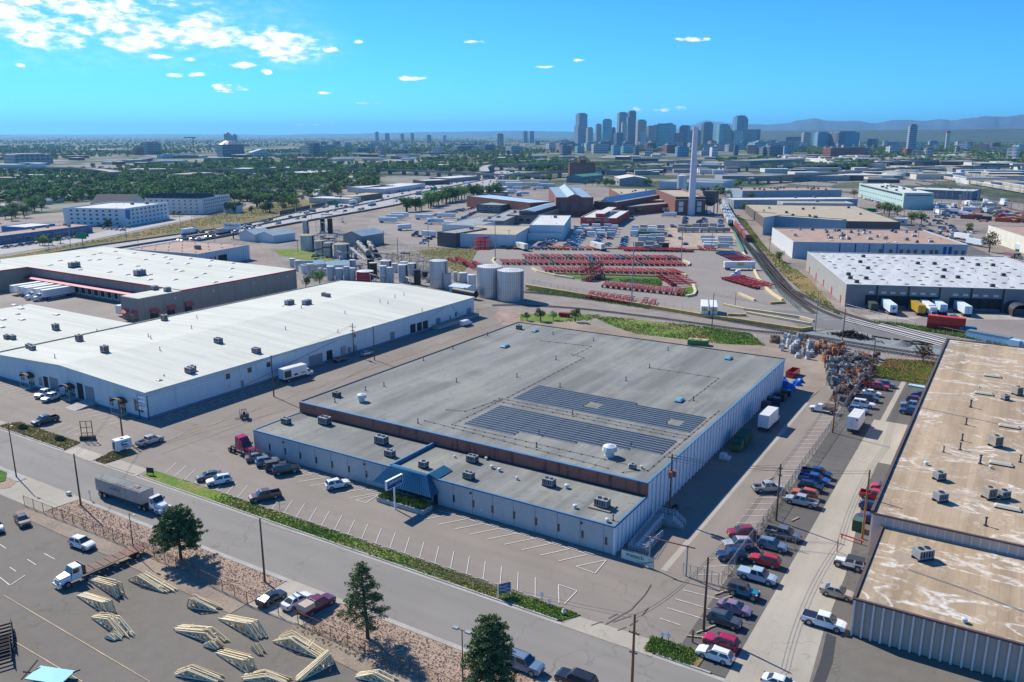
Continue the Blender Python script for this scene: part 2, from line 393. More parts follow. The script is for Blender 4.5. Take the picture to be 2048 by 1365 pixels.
sheet('rail_corridor',[(1040,575),(1060,585),(1300,612),(1480,642),(1620,668),(1700,655),(2048,700),(2200,715),(2300,800),(2048,765),(1900,738),(1700,712),(1500,690),(1234,655),(1040,625),(960,610)],ZL(2),M('corridor_gravel',(.25,.215,.185),.95,.25,.1,4),px=True)
sheet('chassis_yard',[(1055,578),(1480,643),(1600,668),(1650,660),(1626,612),(1560,568),(1530,520),(1490,455),(1440,405),(1160,395),(1060,460),(900,465),(800,485),(960,498),(945,520),(1000,560)],ZL(3),A_YARD,px=True)
sheet('laydown_yard_dirt',[(1345,452),(1480,462),(1468,490),(1330,497),(1290,478)],ZL(4),M('pale_yard_dirt',(.36,.29,.22),.95,.25,.1,2),px=True)
sheet('field_grass_ground',[(770,508),(880,497),(955,498),(945,520),(915,560),(830,560),(770,530)],ZL(5),GRASS2,px=True)
sheet('truck_lot',[(740,440),(900,408),(1040,405),(1000,440),(920,450),(912,494),(760,498),(735,460)],ZL(4),A_MID,px=True)
sheet('crossing_road',[(1540,620),(1690,630),(1800,655),(2048,702),(2300,755),(2300,800),(2048,718),(1885,700),(1720,664),(1600,655)],ZL(4),asphalt('crossing_asphalt',(.17,.165,.16),.7,.2),px=True)
sheet('crushed_rock_bed',[(1610,664),(1700,664),(1885,700),(1960,706),(1900,716),(1830,712),(1700,690),(1600,678)],ZL(6),BLUEGR,px=True)
sheet('crushed_rock_bed',[(1490,480),(1540,540),(1600,595),(1650,625),(1700,640),(1650,642),(1590,610),(1530,545)],ZL(6),GRAVEL,px=True)
sheet('side_road',[(1700,420),(1716,416),(1800,436),(1835,447),(2010,522),(1965,522),(1810,455)],ZL(4),A_DARK,px=True)
sheet('dock_yard',[(1690,612),(1700,622),(1800,655),(1930,680),(2300,730),(2300,630),(2048,612),(1900,612)],ZL(5),asphalt('dock_yard_asphalt',(.23,.2,.185),.7,.2),px=True)
sheet('dock_apron',[(1850,630),(2048,628),(2048,640),(1880,640)],ZL(6),CONC2,px=True)
sheet('dock_apron',[(1722,630),(1845,634),(1830,639),(1740,640)],ZL(6),CONC2,px=True)
sheet('vacant_lot_ground',[(-31,236.5),(-14.2,236.5),(-14.2,264),(-29,258)],ZL(2),GRASS2)
sheet('north_weed_ground',[(1180,632),(1234,636),(1420,655),(1500,668),(1530,692),(1440,688),(1270,668),(1230,655)],ZL(4),GRASS,px=True)
sheet('north_weed_ground',[(1040,628),(1200,630),(1180,640),(1100,645),(1040,642)],ZL(5),GRASS,px=True)
sheet('siding_weed_ground',[(1455,425),(1490,440),(1535,500),(1620,560),(1680,630),(1640,615),(1570,555),(1520,500),(1475,450)],ZL(7),GRASS2,px=True)
sheet('tank_farm_gravel',[(540,500),(560,470),(640,455),(760,460),(830,500),(960,570),(1060,600),(960,620),(700,600),(600,560)],ZL(2),M('oily_gravel',(.21,.19,.165),.95,.35,.07,2),px=True)
sheet('tank_farm_grass',[(545,500),(600,498),(670,520),(640,526),(560,512)],ZL(3),GRASS,px=True)
sheet('dock_court',[(-440,151),(-294,151),(-235,154),(-235,262),(-440,262)],ZL(1),A_MID)
sheet('slope_grass_ground',[(-60,560),(0,529),(147,500),(328,474),(492,448),(600,424),(700,400),(640,400),(560,405),(430,430),(270,466),(80,502),(-60,525)],ZL(6),GRASS2,px=True)
sheet('frontage_road',[(-60,520),(-60,498),(140,478),(240,456),(330,440),(380,432),(390,437),(270,462),(150,487)],ZL(8),FREE,px=True)
FU=[(-160,558),(0,530),(147,501),(328,475),(492,450),(600,425),(764,390),(893,363),(975,346),(1016,341)]
FLo=[(-160,600),(0,565),(160,528),(253,507),(444,475),(600,446),(764,417),(858,398),(1010,368),(1069,352)]
FUw=smooth_pl([at(*p)for p in FU],15);FLw=smooth_pl([at(*p)for p in FLo],15)
m=MB();NU=60
def fint(pl,t):
 x=t*(len(pl)-1);i=min(int(x),len(pl)-2);return pl[i].lerp(pl[i+1],x-i)
for i in range(NU):
 a,b=i/NU,(i+1)/NU
 m.quad([(*fint(FLw,a),.3),(*fint(FLw,b),.3),(*fint(FUw,b),.3),(*fint(FUw,a),.3)])
m.build('freeway',FREE,kind='structure')
def freeway_line(t,w,h,name,mat,z=.3,kind='structure'):
 m=MB()
 for i in range(NU):
  a,b=i/NU,(i+1)/NU
  p=fint(FLw,a).lerp(fint(FUw,a),t);q=fint(FLw,b).lerp(fint(FUw,b),t);m.bar((*p,z+h/2),(*q,z+h/2),w,h)
 return m.build(name,mat,kind=kind)
freeway_line(.5,.5,1.1,'median_barrier',M('barrier_concrete',(.2,.19,.17),.9,.2,.2))
freeway_line(.0,.5,1.0,'freeway_edge_barrier',MATS['barrier_concrete']);freeway_line(1.0,.4,.9,'freeway_edge_barrier',MATS['barrier_concrete'])
freeway_line(.52,3.0,.02,'median_shoulder',A_DARK);freeway_line(.03,2.5,.02,'shoulder',M('shoulder_brown',(.13,.11,.085),.9,.2))
LINE=M('worn_white_line',(.62,.61,.58),.7,.25,1.5,6)
LINEW=M('bright_white_line',(.62,.61,.59),.7,.12,1.5)
YEL=M('faded_yellow_line',(.36,.28,.15),.8,.3,1,5)
for t in(.13,.22,.31,.4,.64,.73,.82,.91):
 m=MB()
 for i in range(NU*3):
  a=i/NU/3;b=a+.5/NU/3
  p=fint(FLw,a).lerp(fint(FUw,a),t);q=fint(FLw,b).lerp(fint(FUw,b),t);m.bar((*p,.31),(*q,.31),.3,.02)
 m.build('lane_dashes',LINE,kind='stuff')
def lines(name,segs,mat,w=.11,z=ZL(3),kind='structure'):
 m=MB();z+=.075
 for a,b in segs:
  a=Vector(a);b=Vector(b);d=(b-a).normalized();n=Vector((-d.y,d.x))*w/2
  m.quad([(*(a-n),z),(*(b-n),z),(*(b+n),z),(*(a+n),z)])
 o=m.build(name,mat,kind=kind);return o
st=3.33
lines('stall_lines',[((-137.6+3.02*k,91.9),(-140.2+3.02*k,96.4))for k in range(29)],LINEW,.1)
lines('stall_lines',[((-122.6+3.36*k,106.9),(-125.6+3.36*k,102.6))for k in range(22)if not 9<=k<=12]+[((-52.4,106.95),(-82,106.95)),((-96,106.95),(-126,106.95))],LINEW,.12)
lines('hatched_island_lines',[(at(1152,1134),at(1190,1148)),(at(1190,1148),at(1213,1121)),(at(1213,1121),at(1152,1134)),(at(1117,1170),at(1154,1183)),(at(1154,1183),at(1128,1210)),(at(1117,1170),at(1118,1208)),(at(712,1001),at(732,1007)),(at(732,1007),at(757,990)),(at(712,1001),at(757,990))],LINEW,.12,ZL(4))
lines('stall_lines',[((-31.4,112.6+2.9*k),(-35.2,110+2.9*k))for k in range(32)],LINE,.1)
lines('stall_lines',[((-24.4,96+2.7*k),(-30.2,96+2.7*k))for k in range(42)],M('faint_line',(.2,.2,.19),.8,.3,2),.1,ZL(2))
lines('stall_lines',[(at(1366,1181),at(1439,1200)),(at(1350,1199),at(1425,1221)),(at(1335,1217),at(1406,1239)),(at(1320,1238),at(1361,1252))],LINE,.12)
lines('stall_lines',[((-166.5,113+3.1*k),(-163,112.2+3.1*k))for k in range(14)],LINE,.1)
lines('stall_lines',[((-172-2.9*k,107.2),(-173.2-2.9*k,103.2))for k in range(7)]+[((-205-2.9*k,107.2),(-206.2-2.9*k,103.2))for k in range(12)]+[((-174-2.9*k,98),(-173-2.9*k,94.5))for k in range(5)],LINE,.1)
lines('yellow_lines',[((-152.5,100),(-152.5,255)),((-147.2,98),(-147.2,255))]+[((-154.4+(k%2)*1.9,100+5.5*k),(-154.4+((k+1)%2)*1.9,105.5+5.5*k))for k in range(28)],YEL,.13)
lines('yard_lines',[(at(8,1192),at(300,1365)),(at(30,1285),at(165,1365))],M('tan_line',(.42,.33,.22),.8,.3),.14)
lines('stall_lines',[(at(20,1136),at(32,1144)),(at(55,1120),at(72,1131)),(at(0,1156),at(20,1172)),(at(88,1108),at(110,1120)),(at(20,1172),at(50,1152)),(at(0,1090),at(12,1098))],LINE,.12)
for k in range(13):
 MB().box(-.9,.9,-.09,.09,0,.14).build('wheel_stop',CONC,label='pale concrete wheel stop along the foot of the white warehouse wall',cat='wheel stop',group='wheel stops beside the white warehouse',loc=(-167,114.5+3.1*k,0),rz=R(90))
for k in range(26):
 if 11<=k<=15:continue
 MB().box(-.9,.9,-.09,.09,0,.14).build('wheel_stop',CONC,label='weathered concrete wheel stop along the front of the grey office wall',cat='wheel stop',group='wheel stops along the office front',loc=(-127+3.0*k,107.3,0))
for k in range(27):
 MB().box(-.9,.9,-.09,.09,0,.14).build('wheel_stop',CONC,label='low concrete wheel stop along the edge of the green verge',cat='wheel stop',group='wheel stops along the verge',loc=(-131+3.0*k,91.75,0))
for i,(x,y,a)in enumerate([(1441,1187,60),(1426,1228,80),(1418,1257,60),(1457,1196,60),(1390,1275,20),(1405,1263,60),(1538,960,70),(1590,1040,70),(1575,1060,70),(1543,1075,70)]):
 MB().box(-1.1,1.1,-.12,.12,0,.2).build('wheel_stop',M('old_tan_concrete',(.36,.29,.2),.9,.2),label='old tan wheel stop knocked out of line by the east parking row',cat='wheel stop',group='loose wheel stops by the east row',loc=(*at(x,y),0),rz=R(a))
lines('tyre_marks',[(at(1210,1250),at(1262,1220)),(at(1262,1220),at(1290,1190)),(at(1225,1245),at(1262,1232)),(at(1235,1262),at(1252,1255)),(at(1290,1190),at(1302,1170)),(at(1258,1252),at(1276,1241)),(at(1284,1231),at(1296,1217)),(at(1182,1252),at(1205,1244)),(at(1216,1238),at(1235,1228))],M('tyre_mark_rubber',(.14,.12,.11),.9,.3,3),.13,ZL(4))
SLEEP=M('dark_sleeper',(.07,.055,.045),.9,.3,2);RAIL=M('rusty_rail',(.13,.1,.085),.6,.2,2)
def track(pl,ballast=3.6,step=.9,bmat=None,name='railway_track',sleepers=True):
 pl=smooth_pl(pl,6);rp=ribbon_pts(pl,ballast)
 root=put(name,None,kind='structure')
 m=MB()
 for i in range(len(rp)-1):m.quad([(*rp[i][1],.1),(*rp[i+1][1],.1),(*rp[i+1][0],.1),(*rp[i][0],.1)])
 m.build('ballast',bmat or GRAVEL,root)
 for w in(1.5,-1.5):
  m=MB();r=ribbon_pts(pl,abs(w));k=0 if w>0 else 1
  for i in range(len(r)-1):m.bar((*r[i][k],.27),(*r[i+1][k],.27),.12,.16)
  m.build('rail',RAIL,root)
 if sleepers:
  m=MB()
  for i in range(len(pl)-1):
   a,b=pl[i],pl[i+1];d=b-a;L=d.length
   if L<.01:continue
   d=d/L;nn=Vector((-d.y,d.x));k=0
   while k*step<L:
    c=a+d*k*step;k+=1;m.bar((*(c-nn*1.25),.14),(*(c+nn*1.25),.14),.25,.1)
  m.build('sleepers',SLEEP,root,kind='stuff')
 return root
A=lambda*ps:[at(*p)for p in ps]
track(A((1045,585),(1120,592),(1186,600),(1315,618),(1480,647),(1640,676),(1819,705),(2048,736),(2250,765)))
track(A((985,612),(1034,611),(1153,618),(1315,637),(1480,660),(1600,672),(1685,690),(1894,724),(2048,750),(2250,785)))
RED1=A((1441,398),(1441,408),(1479,468),(1511,506),(1558,557),(1590,589),(1637,620),(1688,640))
track(RED1);track(A((1688,640),(1790,668),(1885,694),(2048,728),(2250,768)),2.4,.9,M('pale_crossing_panel',(.33,.32,.3),.8,.1),'street_track',False)
track(A((1452,400),(1472,440),(1501,478),(1571,567),(1596,586),(1669,621),(1760,650)));track(A((1760,650),(1850,674),(1939,699),(2048,723),(2250,762)),2.4,.9,MATS['pale_crossing_panel'],'street_track',False)
track(A((1444,430),(1500,500),(1540,552),(1580,592),(1630,628)))
lines('crossing_panels',[(at(1688+dx,640+dy),at(1885+dx,692+dy))for dx,dy in((0,-1.2),(-3,1.5),(5,-4))]+[(at(1760+dx,650+dy),at(1939+dx,698+dy))for dx,dy in((0,-1.2),(-3,1.5),(5,-4))],M('crossing_white',(.62,.62,.6),.7,.1),.55,.3)
M('joint_dark',(.1,.1,.1),.9,0)
def rec(mb,face,a0,a1,z0,z1,w,d,m,t=.05,off=.0):
 """a thin proud box on a wall of a w x d building: F front (y=0), R right (x=w), L left (x=0), B back"""
 if face=='F':mb.box(a0,a1,-t-off,-off,z0,z1,m)
 elif face=='R':mb.box(w+off,w+off+t,a0,a1,z0,z1,m)
 elif face=='L':mb.box(-off-t,-off,a0,a1,z0,z1,m)
 else:mb.box(a0,a1,d+off,d+off+t,z0,z1,m)
def window(parent,face,a0,a1,z0,z1,w,d,frame=WHITE,glass=GLASS,name='window',cols=1,mesh=None):
 m=MB();rec(m,face,a0,a1,z0,z1,w,d,0,.05);
 k=min(.12,(a1-a0)*.12);step=(a1-a0-k)/cols
 for c in range(cols):rec(m,face,a0+k+step*c,a0+step*(c+1),z0+k,z1-k,w,d,1,.02,.05)
 return m.build(name,[frame,glass],parent)
UNIT_GREY=M('unit_grey_metal',(.27,.28,.29),.5,.12,1);UNIT_TAN=M('unit_tan_metal',(.36,.31,.25),.6,.15,1);FANB=M('fan_black',(.015,.015,.015),.9,0)
UNIT_WHITE=M('unit_white_metal',(.6,.6,.58),.5,.12,1);SKYBLUE=M('skylight_blue',(.13,.33,.45),.4,.15,1)
def ac_mesh(L=2.2,Wd=1.5,H=1.15,mat=UNIT_GREY,fans=2,legs=.35):
 m=MB();m.box(-L/2,L/2,-Wd/2,Wd/2,legs,legs+H,0)
 for s in(-1,1):m.box(-L/2-.1,L/2+.1,s*Wd*.4-.08,s*Wd*.4+.08,0,legs,1)
 for k in range(fans):
  x=(k-(fans-1)/2)*L/fans*.9;m.cyl(x,0,legs+H,legs+H+.12,.38,12,0,mt=2)
 for k in range(5):m.box(-L/2+.12+k*(L-.2)/5,-L/2+.12+(k+.55)*(L-.2)/5,-Wd/2-.02,-Wd/2,legs+.2,legs+H-.15,2 if k%2 else 1)
 for k in range(3):m.box(L/2,L/2+.02,-Wd/2+.15+k*.42,-Wd/2+.45+k*.42,legs+.2,legs+H-.2,1)
 return m.mesh('rooftop_unit',[mat,DARKM,FANB])
def vent_mesh(r=.35,h=.7,mat=UNIT_WHITE):
 m=MB();m.cyl(0,0,0,h*.55,r*.7,12,0);m.cyl(0,0,h*.5,h*.85,r*1.15,12,0,r);m.cyl(0,0,h*.85,h,r*.9,12,0,r*.3);return m.mesh('roof_vent',[mat])
def pipe_mesh(r=.09,h=.9,cap=True):
 m=MB();m.cyl(0,0,0,h,r,8,0)
 if cap:m.cyl(0,0,h,h+.12,r*1.8,8,0)
 m.cyl(0,0,0,.12,r*2.4,8,0);return m.mesh('vent_pipe',[DARKM])
def sky_mesh(L=2,Wd=1.2,H=.5,mat=SKYBLUE):
 m=MB();m.box(-L/2,L/2,-Wd/2,Wd/2,0,H*.5,1)
 m.hexa([(-L/2-.1,-Wd/2-.1,H*.5),(L/2+.1,-Wd/2-.1,H*.5),(L/2+.1,Wd/2+.1,H*.5),(-L/2-.1,Wd/2+.1,H*.5),(-L/2+.25,-Wd/2+.25,H),(L/2-.25,-Wd/2+.25,H),(L/2-.25,Wd/2-.25,H),(-L/2+.25,Wd/2-.25,H)],0);return m.mesh('skylight',[mat,DARKM])
ME=dict(ac=ac_mesh(),acs=ac_mesh(1.5,1.2,.95,UNIT_GREY,1),acl=ac_mesh(3,1.8,1.3,UNIT_GREY,2),actan=ac_mesh(1.6,1.6,1.6,UNIT_TAN,1),acw=ac_mesh(2.4,1.5,1,UNIT_WHITE,2,.2),acdark=ac_mesh(2,1.6,1.2,M('unit_dark',(.12,.12,.13),.6,.1),1,.2),vent=vent_mesh(),dome=vent_mesh(1.0,1.9),vents=vent_mesh(.22,.5),pipe=pipe_mesh(),pipel=pipe_mesh(.13,1.3),sky=sky_mesh(),skyw=sky_mesh(2.3,1.2,.4,UNIT_WHITE),skyt=sky_mesh(3.6,1.3,.5,M('skylight_tan',(.45,.42,.33),.5,.15)),skyd=sky_mesh(1.5,1.0,.35,M('skylight_grey',(.3,.29,.27),.5,.1)))
NAMES=dict(ac='rooftop_unit',acs='rooftop_unit',acl='rooftop_unit',actan='swamp_cooler',acw='rooftop_unit',acdark='rooftop_unit',vent='roof_vent',dome='exhaust_fan',vents='roof_vent',pipe='vent_pipe',pipel='vent_pipe',sky='skylight',skyw='skylight',skyt='skylight',skyd='skylight')
def roofitem(parent,kind,x,y,z,rz=0,s=1):
 rf=[q for q in ROOFS.get(parent.name,[])if q.location.length==0];rf=rf[min(len(rf)-1,1 if z>7 and len(rf)>1 and 'high' in rf[1].name else 0)]if rf else parent
 o=put(NAMES[kind],ME[kind],rf,loc=(x,y,z),rz=rz)
 if s!=1:o.scale=(s,s,s)
 return o
def bldg(name,label,cat,pA,pB,depth,h,wall,roof,par=.35,px=True,ribs=0,ribmat=None,joints=0,wins=(),items=0,rnd=1,trim=None,group=None,z0=-.3,kinds=('acs','ac','vents','pipe'),gable=0,winrows=None):
 tz=h if px=='top' else 0
 a=Vector(at(*pA,tz)if px else pA);b=Vector(at(*pB,tz)if px else pB);w=(b-a).length;rz=math.atan2(b.y-a.y,b.x-a.x);d=depth
 if isinstance(d,tuple):
  c_=Vector(at(*d,tz));u=(b-a).normalized();d=abs((c_-b).dot(Vector((-u.y,u.x))))
 root=thing(name,label,cat,(a.x,a.y,0),rz,group)
 m=MB()
 if gable:
  m.hexa([(0,0,z0),(w,0,z0),(w,d,z0),(0,d,z0),(0,0,h),(w,0,h),(w,d,h),(0,d,h)])
  if gable>0:
   m.quad([(0,0,h),(w,0,h),(w/2,0,h+gable)]);m.quad([(w,d,h),(0,d,h),(w/2,d,h+gable)])
  else:
   g=-gable;m.quad([(w,0,h),(w,d,h),(w,d/2,h+g)]);m.quad([(0,d,h),(0,0,h),(0,d/2,h+g)])
  m.build('wall',wall,root)
  r=MB();e=.4;t=.12
  if gable>0:
   r.hexa([(-e,-e,h-.1),(w/2,-e,h+gable),(w/2,d+e,h+gable),(-e,d+e,h-.1),(-e,-e,h-.1+t),(w/2,-e,h+gable+t),(w/2,d+e,h+gable+t),(-e,d+e,h-.1+t)])
   r.hexa([(w/2,-e,h+gable),(w+e,-e,h-.1),(w+e,d+e,h-.1),(w/2,d+e,h+gable),(w/2,-e,h+gable+t),(w+e,-e,h-.1+t),(w+e,d+e,h-.1+t),(w/2,d+e,h+gable+t)])
  else:
   r.hexa([(-e,-e,h-.1),(w+e,-e,h-.1),(w+e,d/2,h+g),(-e,d/2,h+g),(-e,-e,h-.1+t),(w+e,-e,h-.1+t),(w+e,d/2,h+g+t),(-e,d/2,h+g+t)])
   r.hexa([(-e,d/2,h+g),(w+e,d/2,h+g),(w+e,d+e,h-.1),(-e,d+e,h-.1),(-e,d/2,h+g+t),(w+e,d/2,h+g+t),(w+e,d+e,h-.1+t),(-e,d+e,h-.1+t)])
  r.build('roof',roof,root)
 else:
  t=.3
  m.box(0,w,0,t,z0,h);m.box(0,w,d-t,d,z0,h);m.box(0,t,t,d-t,z0,h);m.box(w-t,w,t,d-t,z0,h);m.build('wall',wall,root)
  ro=MB().box(t,w-t,t,d-t,h-par-.2,h-par).build('roof',roof,root)
 if trim:
  m=MB();t=.36;m.box(-.06,w+.06,-.06,t,h+.002,h+.12);m.box(-.06,w+.06,d-t,d+.06,h+.002,h+.12);m.box(-.06,t,t,d-t,h+.002,h+.12);m.box(w-t,w+.06,t,d-t,h+.002,h+.12);m.build('coping',trim,root)
 if ribs:
  m=MB();k=ribs*.5
  while k<w:m.box(k-.12,k+.12,-.22,-.003,0,h-.1);k+=ribs
  k=ribs*.5
  while k<d:m.box(w+.003,w+.22,k-.12,k+.12,0,h-.1);m.box(-.22,-.003,k-.12,k+.12,0,h-.1);k+=ribs
  m.build('wall_ribs',ribmat or wall,root)
 if joints:
  m=MB();k=joints
  while k<w-.5:m.box(k-.04,k+.04,-.012,-.002,0,h);k+=joints
  k=joints
  while k<d-.5:m.box(w+.002,w+.012,k-.04,k+.04,0,h);m.box(-.012,-.002,k-.04,k+.04,0,h);k+=joints
  m.build('panel_joints',M('joint_dark',(.1,.1,.1),.9,0),root,kind='stuff')
 if winrows:
  for face,zs,wh,spc,ww in winrows:
   L=w if face in 'FB' else d;n=max(1,int((L-spc*.6)/spc));off=(L-(n-1)*spc)/2
   base=None
   for z in zs:
    for k in range(n):
     c=off+k*spc;c0=c-ww/2
     if base is None:
      base=window(root,face,c0,c0+ww,z,z+wh,w,d);b0=(c0,z)
     else:
      o=put('window',base.data,root);dx=c0-b0[0];o.location=(dx,0,z-b0[1])if face in 'FB' else(0,dx,z-b0[1])
 for wd_ in wins:
  face,a0,a1,za,zb,mt,nm=wd_;mm=MB();rec(mm,face,a0,a1,za,zb,w,d,0,.08,.004);mm.build(nm,mt,root)
 if items:
  rr=random.Random(rnd)
  for k in range(items):roofitem(root,rr.choice(kinds),rr.uniform(w*.06,w*.94),rr.uniform(d*.08,d*.92),h-par if not gable else h+.1,rr.choice((0,1.57)))
 return root,w,d
def roofmat(name,base,light,dark,axis,strips=1.0,rings=False,patch=.5,con=1.0):
 s=SH(name,.85,.2)
 src=s.mapped((.9,.05,1))if axis=='y' else s.mapped((.05,.9,1))
 n1=s.noise(.35,4,src);n2=s.noise(.07,5);n3=s.noise(9,2);n4=s.noise(.8,5)
 c=s.mix(s.rng(n1,.35,.65),tuple(x*(1-.25*con)for x in base),tuple(x*(1+.18*con)for x in base))
 c=s.mix(s.rng(n2,.5,.7,0,patch),c,light)
 bt=s.n('ShaderNodeTexBrick');s.lk(s.mapped((1,1,1),(0,0,R(90)if axis=='y' else 0)),bt.inputs[0])
 bt.inputs['Scale'].default_value=1;bt.inputs['Brick Width'].default_value=30 if strips else 8;bt.inputs['Row Height'].default_value=.95*max(strips,.5);bt.inputs['Mortar Size'].default_value=.035
 bt.inputs['Color1'].default_value=(1,1,1,1);bt.inputs['Color2'].default_value=(.86,.86,.86,1);bt.inputs['Mortar'].default_value=(.68,.68,.68,1);bt.inputs['Bias'].default_value=0
 mm=s.n('ShaderNodeMix',data_type='RGBA',blend_type='MULTIPLY');mm.inputs[0].default_value=.8;s.lk(c,mm.inputs[6]);s.lk(bt.outputs[0],mm.inputs[7]);c=mm.outputs[2]
 c=s.mix(s.rng(n4,.56,.7,0,.5),c,dark);c=s.mix(s.rng(s.noise(.25,6,s.mapped((1,.35,1)),.6),.6,.68,0,.55*patch),c,light)
 if rings:
  w=s.noise(.085,4,s.mapped((1,2.2,1)),.8);z=s.n('ShaderNodeMath',operation='ABSOLUTE')
  sb=s.n('ShaderNodeMath',operation='SUBTRACT');s.lk(w,sb.inputs[0]);sb.inputs[1].default_value=.56;s.lk(sb.outputs[0],z.inputs[0])
  band=s.rng(z.outputs[0],.0,.035,.85,0);br=s.rng(s.noise(1.1,6),.36,.54);mk=s.rng(s.noise(.05,2),.3,.42)
  c=s.mix(s.mul(s.mul(band,br),mk),c,(.76,.74,.69))
  blk=s.vor(.62,s.mapped((1,.7,1)),'F1');bz=s.n('ShaderNodeMath',operation='ABSOLUTE');sb2=s.n('ShaderNodeMath',operation='SUBTRACT');s.lk(blk,sb2.inputs[0]);sb2.inputs[1].default_value=.33;s.lk(sb2.outputs[0],bz.inputs[0])
  ring=s.mul(s.rng(bz.outputs[0],.03,.1,.4,0),s.rng(s.noise(.22,3),.46,.58))
  c=s.mix(ring,c,(.58,.5,.4));c=s.mix(s.rng(w,.6,.66,0,.5),c,(.3,.28,.25))
 c=s.mix(s.rng(n3,.3,.7,0,.25),c,dark)
 return s.out(c,n3,.15,.05)
R_MAIN=roofmat('grey_membrane_roof',(.23,.235,.215),(.35,.34,.28),(.13,.135,.13),'y',1,False,.6)
R_BROWN=roofmat('brown_stained_roof',(.41,.31,.2),(.47,.38,.28),(.28,.2,.13),'y',1.3,True,.5)
R_WHITE=roofmat('white_membrane_roof',(.58,.59,.51),(.64,.64,.56),(.5,.52,.45),'x',1.6,False,.5,.3)
R_WHITE2=roofmat('white_coated_roof',(.52,.54,.54),(.6,.61,.6),(.4,.41,.4),'y',2.4,False,.6,.5)
R_PINK=M('pink_gravel_roof',(.37,.26,.2),.9,.16,.12,2);R_TAN=M('tan_roof',(.4,.34,.24),.9,.14,.12,2);R_GREY=M('plain_grey_roof',(.26,.28,.28),.9,.15,.1,2)
R_OFF=M('offwhite_roof',(.55,.55,.52),.9,.12,.1,2)
GREYW=M('grey_wall_paint',(.45,.46,.45),.8,.07,.5,6,streak=.25);BLUEW=M('pale_blue_metal_wall',(.6,.67,.68),.6,.07,.6,streak=.1);BLUEW2=M('pale_blue_panel',(.64,.7,.72),.6,.05,.3)
WRIB=M('white_blue_rib',(.72,.76,.78),.6,.08,.8,streak=.2);BTRIM=M('blue_trim',(.09,.21,.34),.5,.1,1);BRICK=None
s=SH('red_brick',.9,.15);bt=s.n('ShaderNodeTexBrick');mpn=s.mapped((1,1,1),(R(90),0,0));s.lk(mpn,bt.inputs[0]);bt.inputs['Scale'].default_value=1;bt.inputs['Brick Width'].default_value=.4;bt.inputs['Row Height'].default_value=.2;bt.inputs['Mortar Size'].default_value=.015
bt.inputs['Color1'].default_value=(.36,.13,.09,1);bt.inputs['Color2'].default_value=(.27,.095,.07,1);bt.inputs['Mortar'].default_value=(.3,.2,.17,1)
c=s.mix(s.rng(s.noise(.8,4,s.mapped((1,1,.15))),.55,.68,0,.75),bt.outputs[0],(.035,.025,.025));BRICK=s.out(c)
X0,X1,Y0,YM,YB,ZLO,ZHI=-131.3,-48.6,108.9,122.4,215.4,5.0,7.4
mainb=thing('warehouse_office_building','large grey roofed warehouse with a low office wing, brick step and blue canopy','warehouse',(0,0,0))
m=MB();m.box(X0,X1,Y0+.35,YM,-.2,4.6);m.box(X0,X1-.35,YM,YB,-.2,7.15);m.build('core_wall',GREYW,mainb)
MB().box(X0+.15,X1-.15,Y0+.15,YM,4.7,4.86).build('low_roof',R_MAIN,mainb)
MB().box(X0+.2,X1-.2,YM+.2,YB-.2,7.2,7.32).build('high_roof',R_MAIN,mainb)
m=MB();m.box(X0,X1+.02,YM-.25,YM+.2,4.87,ZHI-.16);m.build('brick_wall',BRICK,mainb)
m=MB();m.box(X0-.05,X1+.1,YM-.33,YM+.25,ZHI-.15,ZHI);m.build('brick_coping',BTRIM,mainb)
m=MB();m.box(X0+.15,X1-.2,YM-.62,YM-.26,4.87,5.0);m.build('flashing',DARKM,mainb)
edges=[X0]+[-126.8+4.38*k for k in range(8)]+[-92,-88]+[-84.1+4.22*k for k in range(9)]+[X1]
pm={}
for i in range(len(edges)-1):
 a,b=edges[i],edges[i+1];key=round(b-a,2)
 if key not in pm:pm[key]=MB().box(.04,key-.04,0,.32,.05,4.72).mesh('wall_panel',[GREYW])
 put('wall_panel',pm[key],mainb,loc=(a,Y0,0))
MB().box(X0+.02,X1-.02,Y0+.07,Y0+.35,0,4.7).build('joint_backing',M('joint_grey',(.16,.17,.18),.9,0),mainb)  # dark grey backing that shows in the gaps between wall panels
MB().box(X0-.06,X1+.1,Y0-.07,Y0+.3,4.84,5.0).build('eave_trim',BTRIM,mainb)
MB().box(X0-.06,X0+.22,Y0+.3,YM-.35,4.87,5.02).build('edge_trim',BTRIM,mainb)
MB().box(X1-.25,X1+.1,Y0+.31,YM-.35,4.86,5.0).build('eave_trim',BTRIM,mainb)
MB().box(X1-.3,X1+.12,YM+.26,YB,7.28,7.42).build('eave_trim',BTRIM,mainb)
MB().box(X0-.05,X1,YB-.3,YB+.05,7.2,7.5).build('parapet',DARKM,mainb)
MB().box(X0-.05,X0+.3,YM+.26,YB-.31,7.2,7.5).build('parapet',DARKM,mainb)
wm=MB().box(-.19,.19,-.06,.0,0,1.35,0).box(-.14,.14,-.08,-.06,.05,.6,1).box(-.14,.14,-.08,-.06,.68,1.3,1).mesh('slit_window',[DARKM,GLASS])
for x in[-126.5,-122,-117.7,-113.3,-109.0,-104.6,-100.15,-79.7,-75.5,-71.5,-67.1,-62.8,-58.5,-54.1,-49.9]:put('slit_window',wm,mainb,loc=(x,Y0,1.45))
lm=MB().box(-.14,.14,-.3,0,0,.25).mesh('wall_light',[DARKM])
for x in(-122.3,-100.5,-76,-54.3):put('wall_light',lm,mainb,loc=(x,Y0,3.95))
pl=MB().box(-.14,.14,-.02,0,0,.45).mesh('door_notice',[M('notice_cyan',(.5,.75,.75),.6,.05)])
for x in(-99.6,-73.8):put('door_notice',pl,mainb,loc=(x,Y0,1.1))
rm=[MB().box(-.02,.24,-.3,.3,0,h,0).box(.24,.28,-.34,.34,0,h+.04,0).mesh('wall_rib',[WRIB])for h in(4.68,7.15)]
